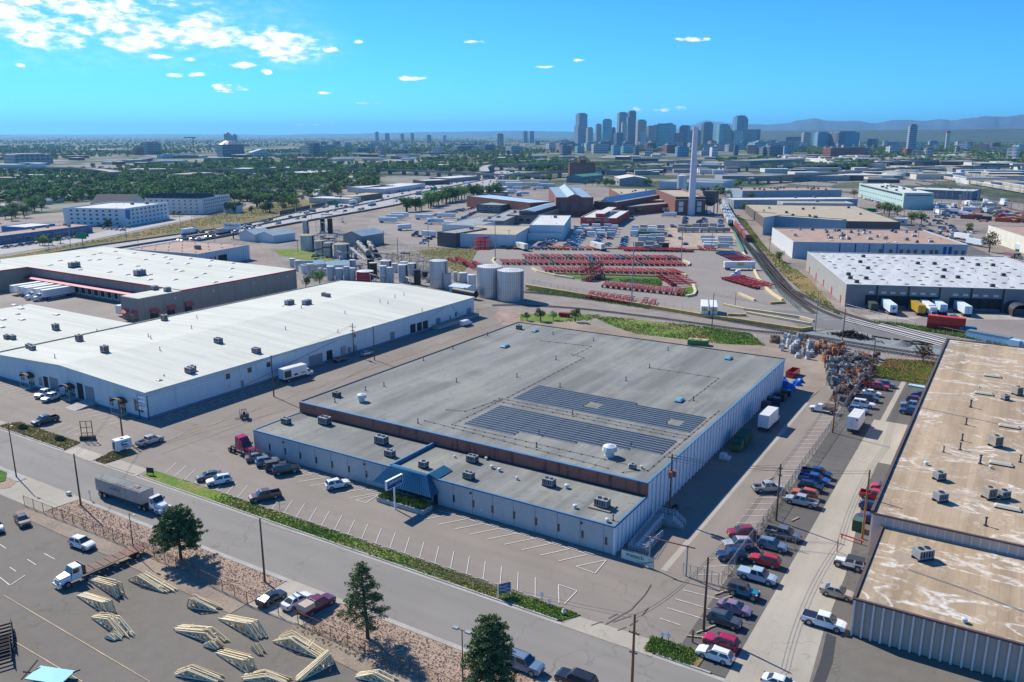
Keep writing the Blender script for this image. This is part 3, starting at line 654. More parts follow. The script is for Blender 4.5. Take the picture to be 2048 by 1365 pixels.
rb=[MB().box(.0,.12,.3,1.2 if i==0 else 1.63,0,h,0).mesh('wall_panel',[WRIB])for i,h in enumerate((4.6,7.1))]
y=Y0+.3
while y<YM-.6:put('wall_rib',rm[0],mainb,loc=(X1-.05,y,0));put('wall_panel',rb[0],mainb,loc=(X1-.05,y,0));y+=1.5
y=YM+.4
while y<YB-.2:put('wall_rib',rm[1],mainb,loc=(X1-.15,y,0));put('wall_panel',rb[1],mainb,loc=(X1-.2,y,0));y+=1.93
CAN=M('blue_standing_seam',(.035,.14,.22),.35,.12,.6,metal=.2)
cx0,cx1=-94.9,-84.2
m=MB();m.hexa([(cx0-1.4,Y0-2.6,2.5),(cx1+1.3,Y0-2.6,2.5),(cx1+1.3,Y0-.1,2.5),(cx0-1.4,Y0-.1,2.5),(cx0+1.4,Y0-.9,5.6),(cx1-.9,Y0-.9,5.6),(cx1-.9,Y0-.1,5.6),(cx0+1.4,Y0-.1,5.6)])
m.hexa([(cx1-.9,Y0-.1,5.02),(cx1+1.0,Y0-.1,5.02),(cx1+1.0,Y0+4.6,5.02),(cx1-.9,Y0+4.6,5.02),(cx1-1.1,Y0-.1,5.6),(cx1-.9,Y0-.1,5.6),(cx1-.9,Y0+4.6,5.6),(cx1-1.1,Y0+4.6,5.6)])
m.build('canopy',CAN,mainb)
sm_=MB()
for k in range(26):
 t=k/25;sm_.bar((cx0-1.4+t*(cx1-cx0+2.7),Y0-2.62,2.5),(cx0+1.4+t*(cx1-cx0-2.3),Y0-.92,5.6),.05,.1)
for k in range(8):sm_.bar((cx1+1.0,Y0+.2+.6*k,5.05),(cx1-.9,Y0+.2+.6*k,5.62),.05,.1)
sm_.build('seam_ribs',M('seam_blue_light',(.09,.25,.36),.35,.1),mainb)
MB().box(cx0+.8,cx0+1.15,Y0-.1,YM-.4,4.87,5.55).build('entry_upstand',BTRIM,mainb)
MB().box(cx0+1.4,cx0+5.5,Y0-.1,Y0+.2,4.87,5.6).build('entry_upstand',BTRIM,mainb)
for k in range(7):
 MB().box(0,1.25,0,.06,.5,2.3,0).box(.07,1.18,-.02,0,.58,2.2,1).build('window',[STEEL,GLASS],mainb,loc=(cx0+.6+k*1.4,Y0-.07,0))
MB().box(0,1.1,0,.08,0,2.3,0).box(.1,1.0,-.02,0,.1,2.2,1).build('entry_door',[STEEL,GLASS],mainb,loc=(cx1-.05,Y0-.07,0))
MB().box(-88,-87,Y0-.5,Y0-.2,.2,1.8).build('poster',M('poster_red',(.4,.07,.06),.6,.3,2),mainb)
SOL=M('solar_blue',(.03,.045,.066),.45,.2,.8,spec=.3);SOLE=M('solar_edge',(.3,.36,.38),.5,.1);SOLD=M('solar_joint',(.06,.08,.1),.5,.1)
def strip(x0,x1,y):
 m=MB();m.hexa([(x0,y+.14,7.36),(x1,y+.14,7.36),(x1,y+.82,7.44),(x0,y+.82,7.44),(x0,y+.14,7.4),(x1,y+.14,7.4),(x1,y+.82,7.5),(x0,y+.82,7.5)],0)
 m.box(x0,x1,y-.02,y+.13,7.34,7.42,1);n=int((x1-x0)/5.6)
 for k in range(1,n):m.box(x0+k*5.6-.03,x0+k*5.6+.03,y+.2,y+.78,7.46,7.52,2)
 m.build('solar_strip',[SOL,SOLE,SOLD],mainb)
for k in range(10):
 y=149.2+1.17*k
 if k in(3,4,5):a=[(-92.2+(0 if k>2 else 0),-76.5),(-73,-51)]if k==4 else[(-92.2,-76.5),(-73,-51)]
 else:a=[(-92.2,-51.0)]
 if k in(2,3,4):a=[(x,-56.8)for x,e in a[-1:]]+[(-54,-51)]if len(a)==1 else[a[0],(a[1][0],-57.2),(-54,-51)]
 if k>8:a=[(-92.2,-67)]
 for p in a:strip(p[0],p[1],y)
for k in range(12):
 y=129.6+1.17*k;xe=-51.4 if k>=5 else(-67.5,-67.5,-67.5,-60.5,-57.5)[k]
 if k<2:xe=-80
 strip(-92.0,xe,y)
pipm=M('dark_conduit',(.05,.05,.05),.7,0)
def conduit(pts,z,name='roof_conduit'):
 m=MB()
 for a,b in zip(pts[:-1],pts[1:]):
  m.tube((a[0],a[1],z+.14),(b[0],b[1],z+.14),.035,5);L=(Vector(b)-Vector(a)).length;n=int(L/2.4)
  for k in range(n+1):
   c=Vector(a).lerp(Vector(b),k/max(n,1));m.box(c.x-.14,c.x+.14,c.y-.09,c.y+.09,z,z+.13)
 m.build(name,pipm,mainb)
for pts in([(-113.3,198.2),(-98.1,200.3),(-97.7,188.6),(-99,190),(-94.3,188.3),(-93.6,149)],[(-75.8,188.5),(-58,188.7),(-58,168.3)],[(-95,147.6),(-50.3,147)],[(-95,145.6),(-50.3,145.4)],[(-100.3,134.9),(-96.3,136.2),(-94.2,146.8)],[(-93,128),(-52,127.6)],[(-54,124),(-50.6,127),(-50.2,165)],[(-93.8,128),(-93.8,147)],[(-100,127),(-57,124.3)]):conduit(pts,7.32)
for k,x,y,s in[('ac',-128.5,115.5,.85),('ac',-121.2,119.6,1.1),('ac',-103.4,117.2,1.1),('ac',-97.7,113,.85),('acs',-88.8,112,1),('ac',-82.6,119,.9),('ac',-78.8,112.3,.85),('ac',-65,117.2,.95),('ac',-53.3,114.4,1.05),('vents',-86.7,119,1),('vents',-81,121.3,1.2),('vent',-77.8,118.4,1),('vent',-75.9,118,1),('vents',-71.2,116.5,1.2),('vent',-61.9,118,1.15),('vent',-57,111.7,1),('vent',-50.3,110,1),('pipe',-49.7,110.9,1),('vents',-124.3,120.9,1.2)]:
 roofitem(mainb,k,x,y,4.86,0,s)
MB().box(-55.2,-51.2,112.9,115.8,4.88,5.1).build('timber_skid',M('weathered_timber',(.3,.24,.17),.9,.2,2),mainb)
for k,x,y,s in[('dome',-59.3,129.7,1.25),('dome',-119.8,129.8,1),('acdark',-126.9,129.4,.8),('sky',-118.3,187.1,1.3),('sky',-120.5,207.5,1.1),('sky',-61.4,207.6,1.2),('sky',-59.8,167.2,1.2),('acs',-126.3,207.7,1),('acs',-53.3,126.6,.7),('vents',-52,127.6,1.2),('vents',-54.2,127.2,1)]:
 roofitem(mainb,k,x,y,7.32,R(90)if k=='sky' else 0,s)
for px_,py_ in[(975,672),(906,698),(847,722),(1106,670),(1187,682),(1336,702),(1112,720),(1034,755),(1252,762),(768,773),(731,782),(913,765),(836,847),(1387,802),(1299,736),(1078,871),(1120,775),(1073,895),(1262,893),(1145,830),(670,805)]:
 x,y=at(px_,py_,7.32)
 if X0<x<X1 and YM<y<YB:roofitem(mainb,'pipe',x,y,7.32)
pw=M('planter_wall',(.4,.4,.38),.9,.1,.5)
plr=thing('entrance_planter','low concrete planter with dark shrubs in front of the blue entrance canopy','planter',(-88,105.4,0))
MB().box(-5.6,5.1,-1.3,-1.0,0,.85).box(-5.6,-5.3,-1,1.4,0,.85).box(4.8,5.1,-1,1.4,0,.85).box(-2.2,-2.0,-1,1.2,0,.8).build('planter_wall',pw,plr)
MB().box(-5.3,4.8,-1,1.4,.3,.6).build('planter_soil',DIRT,plr)
rampt=thing('access_ramp','grey access ramp with white handrails against the east wall near the corner','ramp',(-47.3,111.8,0))
m=MB();m.hexa([(0,0,0),(1.5,0,0),(1.5,11,0),(0,11,0),(0,0,.15),(1.5,0,.15),(1.5,11,1.2),(0,11,1.2)]);m.hexa([(1.6,0,0),(3.1,0,0),(3.1,7,0),(1.6,7,0),(1.6,0,.9),(3.1,0,.9),(3.1,7,.2),(1.6,7,.2)]);m.box(0,3.3,11,13,0,1.2);m.build('ramp_deck',CONC,rampt)
def rail(pts,par,mat=WHITE,h=1.0,n=5):
 m=MB()
 for a,b in zip(pts[:-1],pts[1:]):
  a=Vector(a);b=Vector(b)
  for t in(.35,.65,1):m.tube(a+Vector((0,0,h*t)),b+Vector((0,0,h*t)),.035,5)
  for k in range(n+1):c=a.lerp(b,k/n);m.tube(c,c+Vector((0,0,h)),.03,5)
 return m.build('handrail',mat,par)
rail([(0.05,0,.15),(.05,11,1.2)],rampt,n=9);rail([(1.55,0,.5),(1.55,11,1.2)],rampt,n=9);rail([(3.1,0,.9),(3.1,7,.2)],rampt);rail([(.1,-.1,.4),(3.1,-.1,.8)],rampt)
for k in range(6):MB().box(3.3+.28*k,3.58+.28*k,11.2,12.8,0,1.2-.19*(k+1)).build('step',CONC,rampt)
rail([(3.3,11.2,1.2),(5,11.2,0.1)],rampt);rail([(3.3,12.8,1.2),(5,12.8,.1)],rampt);rail([(0,13,1.2),(3.3,13,1.2)],rampt)
bn=thing('banner_fence','white and green company banner strapped to a short fence by the building corner','banner',(-46.9,108.3,0),R(-1))
MB().box(0,5.4,-.02,.02,.25,1.75).build('banner_sheet',M('banner_white',(.55,.62,.56),.6,.06),bn)
MB().box(-.05,.02,-.05,.05,0,1.9).box(5.4,5.47,-.05,.05,0,1.9).box(2.7,2.76,-.0,.06,0,1.9).box(0,5.4,.03,.07,1.85,1.9).build('post',STEEL,bn)
GREENP=M('print_green',(.03,.17,.11),.6,0);REDP=M('print_red',(.5,.03,.03),.6,0);BLUEP=M('print_blue',(.03,.12,.35),.6,0);WHITEP=M('print_white',(.85,.86,.85),.6,0);BLACKP=M('print_black',(.03,.03,.03),.6,0);YELP=M('print_yellow',(.6,.5,.03),.6,0)
def text(s_,parent,size,loc,rz=0,mat=GREENP,name='lettering',rx=90,bold=0):
 cu=bpy.data.curves.new(name,'FONT');cu.body=s_;cu.size=size;cu.align_x='CENTER';cu.extrude=.004;cu.offset=bold
 o=bpy.data.objects.new('tmp',cu);COL.objects.link(o);dg=bpy.context.evaluated_depsgraph_get();me=bpy.data.meshes.new_from_object(o.evaluated_get(dg))
 bpy.data.objects.remove(o);me.materials.clear();me.materials.append(mat)
 q=bpy.data.objects.new(name,me);COL.objects.link(q);q.parent=parent;q.location=loc;q.rotation_euler=(R(rx),0,R(rz));return q
def smudge(n,parent,size,loc,rz=0,mat=GREENP):
 """print too small to read in the photo: a run of uneven strokes of its size and colour"""
 rr=random.Random(n*7+int(size*100));m=MB();x=-n*size*.36
 for k in range(n):
  h=size*rr.uniform(.45,.75);m.box(x,x+size*.16,-.004,.004,0,h)
  if rr.random()<.7:z=h*rr.uniform(.1,.8);m.box(x+size*.17,x+size*.5,-.004,.004,z,z+size*.14)
  x+=size*.72
 return m.build('faded_print',mat,parent,loc=loc,rz=R(rz),kind='stuff')
text('metech',bn,1.0,(2.3,-.04,.95),0,GREENP,bold=.015);smudge(10,bn,.26,(3.5,-.04,.5),0,GREENP);smudge(3,bn,.3,(4.8,-.04,1.3),0,GREENP)
MB().quad([(3.2,-.03,.3),(3.5,-.03,.3),(5.3,-.03,1.1),(5.3,-.03,1.3)]).build('print_swoosh',GREENP,bn)
wx0,wx1,wy0,wy1,wxr=-234.5,-168.4,109.6,245.0,-203.0
whb=thing('white_roof_warehouse','long pale blue warehouse with a bright white roof, left of the alley','warehouse',(0,0,0))
m=MB();m.box(wx0,wx1-.3,wy0+.3,wy1,-.2,6.2);m.quad([(wx0,wy0+.3,6.2),(wx1-.3,wy0+.3,6.2),(wx1-.3,wy0+.3,6.4),(wxr,wy0+.3,8.0),(wx0,wy0+.3,6.4)]);m.quad([(wx1-.3,wy1,6.2),(wx0,wy1,6.2),(wx0,wy1,6.4),(wxr,wy1,8.0),(wx1-.3,wy1,6.4)]);m.build('core_wall',BLUEW,whb)
m=MB()
for a,za,b,zb in((wx0-.1,6.5,wxr,8.05),(wxr,8.05,wx1+.25,6.55)):
 m.hexa([(a,wy0-.25,za),(b,wy0-.25,zb),(b,wy1+.2,zb),(a,wy1+.2,za),(a,wy0-.25,za+.16),(b,wy0-.25,zb+.16),(b,wy1+.2,zb+.16),(a,wy1+.2,za+.16)])
m.build('roof',R_WHITE,whb)
MB().box(wx0-.35,wx0-.1,wy0-.2,wy1,6.3,7.0).build('parapet',M('tan_parapet',(.5,.44,.34),.8,.15),whb)
def ztop(x):return 6.5+1.55*(1-abs(x-wxr)/(wxr-wx0 if x<wxr else wx1-wxr))
xs=[-234.4,-229,-224.3,-222,-219.3,-215.5,-212.7,-209.8,-202.4,-199.8,-196.3,-193.8,-191,-187,-182.9,-180.4,-177.8,-174.2,-171.2,wx1]
for a,b in zip(xs[:-1],xs[1:]):
 MB().hexa([(a+.03,wy0,.45),(b-.03,wy0,.45),(b-.03,wy0+.29,.45),(a+.03,wy0+.29,.45),(a+.03,wy0,ztop(a)-.05),(b-.03,wy0,ztop(b)-.05),(b-.03,wy0+.29,ztop(b)-.05),(a+.03,wy0+.29,ztop(a)-.05)]).build('wall_panel',BLUEW,whb)
MB().box(wx0,wx1+.03,wy0-.03,wy0+.3,-.05,.44).box(wx1-.29,wx1+.03,wy0+.3,wy1,-.05,.6).build('blue_plinth',M('blue_plinth',(.14,.22,.34),.7,.1),whb)
ys=[wy0+.3,117.5,125,132,137,142.3,149.3,156.6,162,167.3,172.3,179,185.4,189.5,195,200.9,206.7,214,217.3,221.7,228,234,240,wy1]
for a,b in zip(ys[:-1],ys[1:]):MB().box(wx1-.29,wx1,a+.03,b-.03,.61,6.5).build('wall_panel',BLUEW,whb)
rib=MB()
y=wy0+.5
while y<wy1:rib.box(wx1+.002,wx1+.05,y-.04,y+.04,.65,6.45);y+=.55
x=wx0+.4
while x<wx1:rib.box(x-.04,x+.04,wy0-.05,wy0-.002,.5,ztop(x)-.1);x+=.55
rib.build('metal_corrugation',BLUEW2,whb,kind='stuff')
MB().tube((wx1+.3,wy0,6.5),(wx1+.3,wy1,6.5),.12,6).build('gutter',UNIT_WHITE,whb)
DOORG=M('grey_door',(.2,.23,.27),.6,.1,2,streak=4);DOORD=M('dark_opening',(.03,.032,.035),.9,.1)
def ondoor(x,y0,y1,z0,z1,mat,name,parent=whb,t=.1):
 MB().box(x+.004,x+t,y0,y1,z0,z1).build(name,mat,parent)
for y0,y1,z0,z1,mt,nm in[(161.3,166.8,.5,3.3,DOORG,'roller_door'),(168.4,170.8,.6,3.3,DOORD,'dock_door'),(197.1,199.3,.5,3,DOORG,'roller_door'),(207.4,210.2,.6,3.5,DOORD,'dock_door'),(211,213.6,.6,3.4,DOORD,'dock_door'),(214.2,216.9,.6,3.4,DOORD,'dock_door'),(221.5,224.1,.6,3,DOORG,'roller_door'),(240.1,243,1,3.1,DOORG,'roller_door'),(229.5,230.3,.8,2.6,DOORG,'side_door'),(233,233.8,1.5,3,DOORD,'window'),(137,137.9,.5,2.4,DOORG,'side_door')]:
 ondoor(wx1,y0,y1,z0,z1,mt,nm,t=.07)
for y in(132.5,139.5,146):
 ondoor(wx1,y,y+1.3,3.9,5.3,GLASS,'window',t=.08);ondoor(wx1,y+.1,y+1.2,1.2,2.7,UNIT_WHITE,'window_panel',t=.06)
for a,b,z0,z1,mt,nm in[(-208.6,-204.8,.45,4.2,DOORG,'roller_door'),(-211.5,-209.4,.45,3.9,DOORD,'dock_door'),(-196.3,-193.8,.45,4.6,DOORD,'dock_door'),(-192.9,-189.2,.45,4.4,DOORG,'roller_door'),(-222.6,-220.8,1.1,3.4,GLASS,'window'),(-213.8,-212.2,1.1,3.3,GLASS,'window'),(-202,-200.3,1.1,3.4,GLASS,'window'),(-183,-181.4,1.0,3.2,GLASS,'window'),(-179.6,-176.4,.45,2.9,GLASS,'entry_door'),(-173,-169.6,1.4,4.4,GLASS,'window'),(-219,-216.2,.45,3,GLASS,'entry_door'),(-200.2,-197.5,.45,3,GLASS,'entry_door')]:
 fr=MB().box(a,b,wy0-.07,wy0-.004,z0,z1,0)
 if mt is GLASS:
  n=2 if b-a<2 else 3
  for k in range(n+1):xx=a+(b-a)*k/n;fr.box(xx-.06,xx+.06,wy0-.1,wy0-.07,z0,z1,1)
  for zz in(z0+.05,(z0+z1)/2,z1-.05):fr.box(a,b,wy0-.12,wy0-.1,zz-.05,zz+.05,1)
 fr.build(nm,[mt,UNIT_WHITE],whb)
AWN=M('brown_awning',(.09,.045,.03),.7,.15)
for xc in(-217.5,-199,-177.6):
 m=MB();n=10
 for k in range(n):
  a0=math.pi*k/n;a1=math.pi*(k+1)/n;r=2.1
  p=[(xc-r*math.cos(a0),3.0+1.0*math.sin(a0)),(xc-r*math.cos(a1),3.0+1.0*math.sin(a1))]
  m.hexa([(p[0][0],wy0-2,p[0][1]),(p[1][0],wy0-2,p[1][1]),(p[1][0],wy0-.1,p[1][1]),(p[0][0],wy0-.1,p[0][1]),(p[0][0],wy0-2,p[0][1]+.08),(p[1][0],wy0-2,p[1][1]+.08),(p[1][0],wy0-.1,p[1][1]+.08),(p[0][0],wy0-.1,p[0][1]+.08)])
 m.build('arched_awning',AWN,whb)
 MB().tube((xc-2.1,wy0-1.9,0),(xc-2.1,wy0-1.9,3),.06).tube((xc+2.1,wy0-1.9,0),(xc+2.1,wy0-1.9,3),.06).build('awning_posts',UNIT_WHITE,whb)
 MB().box(xc-2,xc+2,wy0-2,wy0-.04,0,.4).box(xc-2.3,xc-2,wy0-2,wy0-.04,0,.2).build('entry_step',CONC,whb)
MB().hexa([(-193.2,wy0-5.6,0),(-188.6,wy0-5.6,0),(-188.6,wy0-.04,0),(-193.2,wy0-.04,0),(-193.2,wy0-5.6,.05),(-188.6,wy0-5.6,.05),(-188.6,wy0-.04,.9),(-193.2,wy0-.04,.9)]).build('dock_ramp',CONC,whb)
MB().box(wx1+.1,wx1+3.2,219,243.5,0,1.1).build('loading_dock',CONC,whb);rail([(wx1+3.1,219,1.1),(wx1+3.1,243.5,1.1)],whb,DARKM,1,16)
for k,px_,py_ in[('actan',159,682),('actan',210,706),('actan',329,641),('acs',65,700),('acs',58,696),('ac',380,747),('ac',513,707),('ac',437,686),('acl',579,610),('acl',614,610),('acs',648,593),('acs',656,595),('pipe',110,717),('pipe',320,701),('pipe',456,796),('pipe',383,658),('pipe',394,637),('pipe',297,675),('pipe',302,679),('pipe',571,660),('pipe',676,667),('pipe',690,628),('pipe',844,621),('pipe',760,605),('pipe',776,608),('pipe',790,596),('pipe',808,591),('pipe',603,617),('skyd',318,762),('vents',328,753),('acs',385,742),('vents',566,614)]:
 x,y=at(px_,py_,7.4);z=ztop(x)+.15 if wx0<x<wx1 else 7
 x,y=at(px_,py_,z)
 if wx0<x<wx1 and wy0<y<wy1:roofitem(whb,k,x,y,ztop(x)+.14,R(90)if k in('acl',)else 0)
m=MB();m.tube((wx1+.25,230,6.4),(wx1+.25,236,1.2),.05);m.build('roof_ladder',DARKM,whb)
m=MB();m.tube((wx1+.12,137,.8),(wx1+.12,172,5.6),.07);m.tube((wx1+.12,217,4),(wx1+.12,227,6.3),.05);m.build('wall_pipe',STEEL,whb)
for y,b,z in((174.5,1.5,3.2),(177.5,.7,2.4),(180,.8,2.6)):MB().box(wx1+.1,wx1+.5,y,y+b,.8,z).build('switch_box',STEEL,whb)
ax=thing('annex_warehouse','white roofed wing joining the long white warehouse on its left','warehouse',(0,0,0))
MB().box(-295,wx0-.36,wy0,151.7,-.2,6.4).build('wall',BLUEW,ax);MB().box(-295.2,wx0-.37,wy0-.2,151.9,6.41,6.6).build('roof',R_WHITE,ax)
for k,px_,py_ in[('actan',112,660),('acs',14,678),('acs',26,679),('skyw',44,640),('skyw',113,630),('skyw',42,618),('skyd',36,629),('vents',45,612),('skyw',29,611),('pipe',102,613),('vents',152,616),('vents',194,661),('pipe',168,620),('skyw',3,655),('skyw',6,640)]:
 x,y=at(px_,py_,6.6)
 if x<wx0-1 and y<150.5:roofitem(ax,k,x,y,6.6)
BRW=M('taupe_wall',(.27,.24,.2),.85,.08,.3);PINKC=M('crimson_canopy',(.42,.03,.09),.6,.1,1);REDT=M('red_trim',(.45,.04,.05),.6,.1,1);CORAL=M('coral_awning',(.5,.1,.08),.6,.1)
dk=thing('dock_building','taupe distribution building with a white roof, red trim and a crimson dock canopy','warehouse',(0,0,0))
MB().box(-400,-262,190,247,-.2,8.6).box(-272.5,-262,172,189.99,-.2,8.4).box(-420,-366.5,150,189.99,-.2,8.6).build('wall',BRW,dk)
MB().box(-399.8,-262.2,190.2,246.8,8.61,8.75).box(-272.3,-262.2,172.2,190.1,8.41,8.52).box(-419.8,-366.7,150.2,190.1,8.61,8.74).build('roof',R_WHITE,dk)
MB().box(-366.5,-272.5,189.7,190,8.35,8.8).box(-261.99,-261.7,190,247,8.35,8.8).box(-366.49,-366.2,150,189.6,8.35,8.8).build('red_edge',REDT,dk)
MB().hexa([(-366,187.2,4.2),(-272.6,187.2,4.2),(-272.6,189.9,5.1),(-366,189.9,5.1),(-366,187.2,4.4),(-272.6,187.2,4.4),(-272.6,189.9,5.3),(-366,189.9,5.3)]).build('dock_canopy',PINKC,dk)
dm=MB().box(-1.3,1.3,-.08,0,1.1,3.8,0).box(-1.6,-1.3,-.16,0,.8,4,1).box(1.3,1.6,-.16,0,.8,4,1).box(-1.6,1.6,-.16,0,.6,1,1).mesh('dock_door',[DOORD,UNIT_WHITE])
for k in range(20):put('dock_door',dm,dk,loc=(-362+4.5*k,189.99,0))
for p,n in(((-261.98,0),'e'),):
 for y in(176,183,190.5):MB().box(-261.95,-260.6,y,y+3.2,3.0,3.1).hexa([(-261.9,y,3.2),(-260.3,y,2.6),(-260.3,y+3.2,2.6),(-261.9,y+3.2,3.2),(-261.9,y,4.2),(-260.35,y,2.7),(-260.35,y+3.2,2.7),(-261.9,y+3.2,4.2)]).build('coral_awning',CORAL,dk);ondoor(-261.99,y,y+3.2,.5,2.4,GLASS,'window',dk)
for x in(-271,-266):
 MB().hexa([(x,170.4,2.7),(x+2.8,170.4,2.7),(x+2.8,171.95,3.2),(x,171.95,3.2),(x,170.4,2.8),(x+2.8,170.4,2.8),(x+2.8,171.95,4.2),(x,171.95,4.2)]).build('coral_awning',CORAL,dk);MB().box(x,x+2.8,171.85,171.99,.5,2.4).build('window',GLASS,dk)
di=MB().quad([(0,-.35,0),(0,0,-.45),(0,.35,0),(0,0,.45)]).mesh('diamond_mark',[UNIT_WHITE])
for y in(187,204,224,242):put('diamond_mark',di,dk,loc=(-261.97,y,6.3))
m=MB();
for y in range(174,247,8):m.box(-261.99,-261.96,y-.04,y+.04,0,8.4)
for x in range(-364,-272,8):m.box(x-.04,x+.04,189.96,189.99,4.5,8.4)
m.build('panel_joints',MATS['joint_dark'],dk,kind='stuff')
for px_,py_ in[(101,531),(179,521),(200,507),(160,540),(219,545),(240,530),(275,533),(255,550),(198,520),(237,517),(300,550),(350,540),(335,527),(330,515),(305,510),(268,507),(290,520),(391,556),(363,543),(408,548),(418,533),(375,528),(380,518),(422,522),(463,538),(466,527),(341,519),(510,530),(230,504),(187,510),(460,555),(155,514),(120,522),(430,565),(300,560),(350,560)]:
 x,y=at(px_,py_,8.75)
 if-398<x<-264 and 192<y<245:roofitem(dk,'skyw',x,y,8.75,R(90),.9)
for px_,py_ in[(149,535),(280,551)]:
 x,y=at(px_,py_,8.75);roofitem(dk,'acl',x,y,8.75,R(90),1.4)
for px_,py_ in[(310,580),(335,583)]:
 x,y=at(px_,py_,8.52);roofitem(dk,'ac',x,y,8.52,R(90),1)
TANW=M('tan_corrugated_wall',(.52,.42,.35),.7,.1,.5,streak=.2);TANR=M('tan_rib',(.72,.63,.54),.6,.1,.5);BROWNT=M('brown_gutter',(.12,.08,.07),.6,.15,1)
tb=thing('brown_roof_warehouse','tan ribbed warehouse with a water stained brown roof along the right edge','warehouse',(0,0,0))
MB().box(-12.3,75,106.3,130.3,-.2,5.3).box(-14.0,75,146.1-16,262,-.2,7.2).build('core_wall',TANW,tb)
MB().box(-12.2,75,106.4,130.2,5.31,5.45).build('low_roof',R_BROWN,tb);MB().box(-13.9,75,130.45,261.8,7.21,7.35).build('high_roof',R_BROWN,tb)
pmesh=MB().box(.02,1.16,-.12,0,.1,5.2).mesh('wall_panel',[TANW]);rmesh=MB().box(-.06,.06,-.45,0,.1,5.4).box(-.12,.12,-.5,-.45,.1,5.35).mesh('wall_rib',[TANR])
x=-12.4
while x<40:put('wall_panel',pmesh,tb,loc=(x,106.29,0));put('wall_rib',rmesh,tb,loc=(x,106.29,0));x+=1.18
pmesh2=MB().box(.02,1.16,-.1,0,5.45,7.15).mesh('wall_panel',[TANW]);rmesh2=MB().box(-.06,.06,-.25,0,5.45,7.2).mesh('wall_rib',[TANR])
x=-12.2
while x<60:put('wall_panel',pmesh2,tb,loc=(x,130.29,0));put('wall_rib',rmesh2,tb,loc=(x,130.29,0));x+=1.18
MB().box(-12.4,75,129.85,130.15,5.46,5.62).build('step_flashing',STEEL,tb)
pe=MB().box(-.1,0,.03,1.15,.1,5.2).mesh('wall_panel',[TANW]);re=MB().box(-.3,0,-.05,.05,.1,5.4).mesh('wall_rib',[TANR]);pe2=MB().box(-.1,0,.03,1.15,.1,7.1).mesh('wall_panel',[TANW]);re2=MB().box(-.3,0,-.05,.05,.1,7.25).mesh('wall_rib',[TANR])
y=106.4
while y<129.5:put('wall_panel',pe,tb,loc=(-12.31,y,0));put('wall_rib',re,tb,loc=(-12.31,y,0));y+=1.18
y=130.4
while y<261:put('wall_panel',pe2,tb,loc=(-14.01,y,0));put('wall_rib',re2,tb,loc=(-14.01,y,0));y+=1.18
MB().box(-12.75,-12.35,106.1,129.9,5.25,5.7).build('gutter',BROWNT,tb);MB().box(-12.7,75,105.8,106.2,5.3,5.6).build('gutter',BROWNT,tb);MB().box(-14.5,-14.05,130.2,262.1,7.2,7.75).build('gutter',BROWNT,tb)
MB().box(-14,75,129.95,130.35,7.2,7.45).build('coping',BROWNT,tb);MB().box(-14,75,261.7,262.1,7.2,7.6).build('coping',BROWNT,tb)
for k,px_,py_,s in[('skyt',2018,855,1),('skyt',2002,930,1),('skyt',2015,1018,1),('skyt',1985,754,1),('skyt',1968,789,1),('skyt',2021,853,.01),('actan',1990,893,1.1),('actan',2034,790,1),('acs',1878,960,1.1),('acs',1880,1003,1.2),('actan',1977,997,1),('acs',2006,997,1.1),('ac',1845,1118,1.1),('acs',2010,800,.9),('vent',1852,930,1),('vent',1981,937,.8),('vent',1928,1245,1),('pipel',1932,850,1),('pipel',1920,900,1),('pipel',1924,882,1),('pipel',1960,928,1.2),('pipel',1971,1052,1),('pipel',1941,815,1.2),('pipel',2040,925,1),('pipel',1887,905,.8),('vents',1958,776,1)]:
 zr=5.45 if py_>1065 else 7.35;x,y=at(px_,py_,zr)
 if s>.1:roofitem(tb,k,x,y,zr,0 if k=='skyt' else R(45),s)
m=MB()
for a,b in((at(1815,1140,5.45),at(1930,1180,5.45)),(at(1930,1180,5.45),at(2048,1225,5.45)),(at(1820,812,7.35),at(2048,860,7.35))):
 m=MB();zz=5.6 if a[1]<130 else 7.5;m.tube((*a,zz),(*b,zz),.06);m.build('roof_pipe',STEEL,tb)
PALE=M('pale_metal_wall',(.6,.64,.63),.6,.08,.2,streak=.2);CREAM=M('cream_wall',(.6,.58,.48),.8,.08,.2);DBROWN=M('dark_brown_wall',(.13,.105,.095),.85,.1,.3);GREYB=M('grey_block_wall',(.25,.235,.22),.9,.08,.3,4)
GREYL=M('light_block_wall',(.3,.3,.28),.9,.08,.3,4);TEALR=M('teal_metal_roof',(.2,.32,.36),.5,.12,.2);STEELR=M('seamed_steel_roof',(.3,.38,.42),.45,.12,.3,metal=.2);MINT=M('mint_wall',(.38,.52,.48),.7,.06,.2);DROOF=M('dark_shingle_roof',(.07,.07,.075),.9,.15,.3)
BRICKF=M('far_brick',(.2,.09,.07),.9,.15,.3,3);REDB=M('painted_red_wall',(.38,.06,.05),.8,.08,.3);BLUESH=M('storefront_blue',(.12,.2,.33),.8,.25,.12)
DW=M('window_dark',(.05,.06,.07),.3,.1,1,spec=.6)
B={}
def bb(key,*a,**k):B[key]=bldg(*a,**k);return B[key]
bb('tanL','corrugated_warehouse','grey corrugated warehouse with a pink brown gravel roof behind the taupe dock building','warehouse',(253,498),(396,508),(537,492),7.7,PALE,R_PINK,px='top',ribs=1.6,ribmat=UNIT_WHITE,items=0)
r_,w_,d_=B['tanL']
for k in range(5):
 for j in range(4):roofitem(r_,'vents',w_*(.12+.19*k),d_*(.12+.25*j),7.35,0,1.6)
roofitem(r_,'ac',w_*.7,d_*.4,7.35,0,1.3)
MB().box(w_+.25,w_+.35,d_*.36,d_*.52,0,5).build('dark_doorway',DOORD,r_)
for k in range(4):MB().box(w_+.25,w_+.33,d_*(.06+.075*k),d_*(.085+.075*k),3.2,4.8).build('window',GLASS,r_)
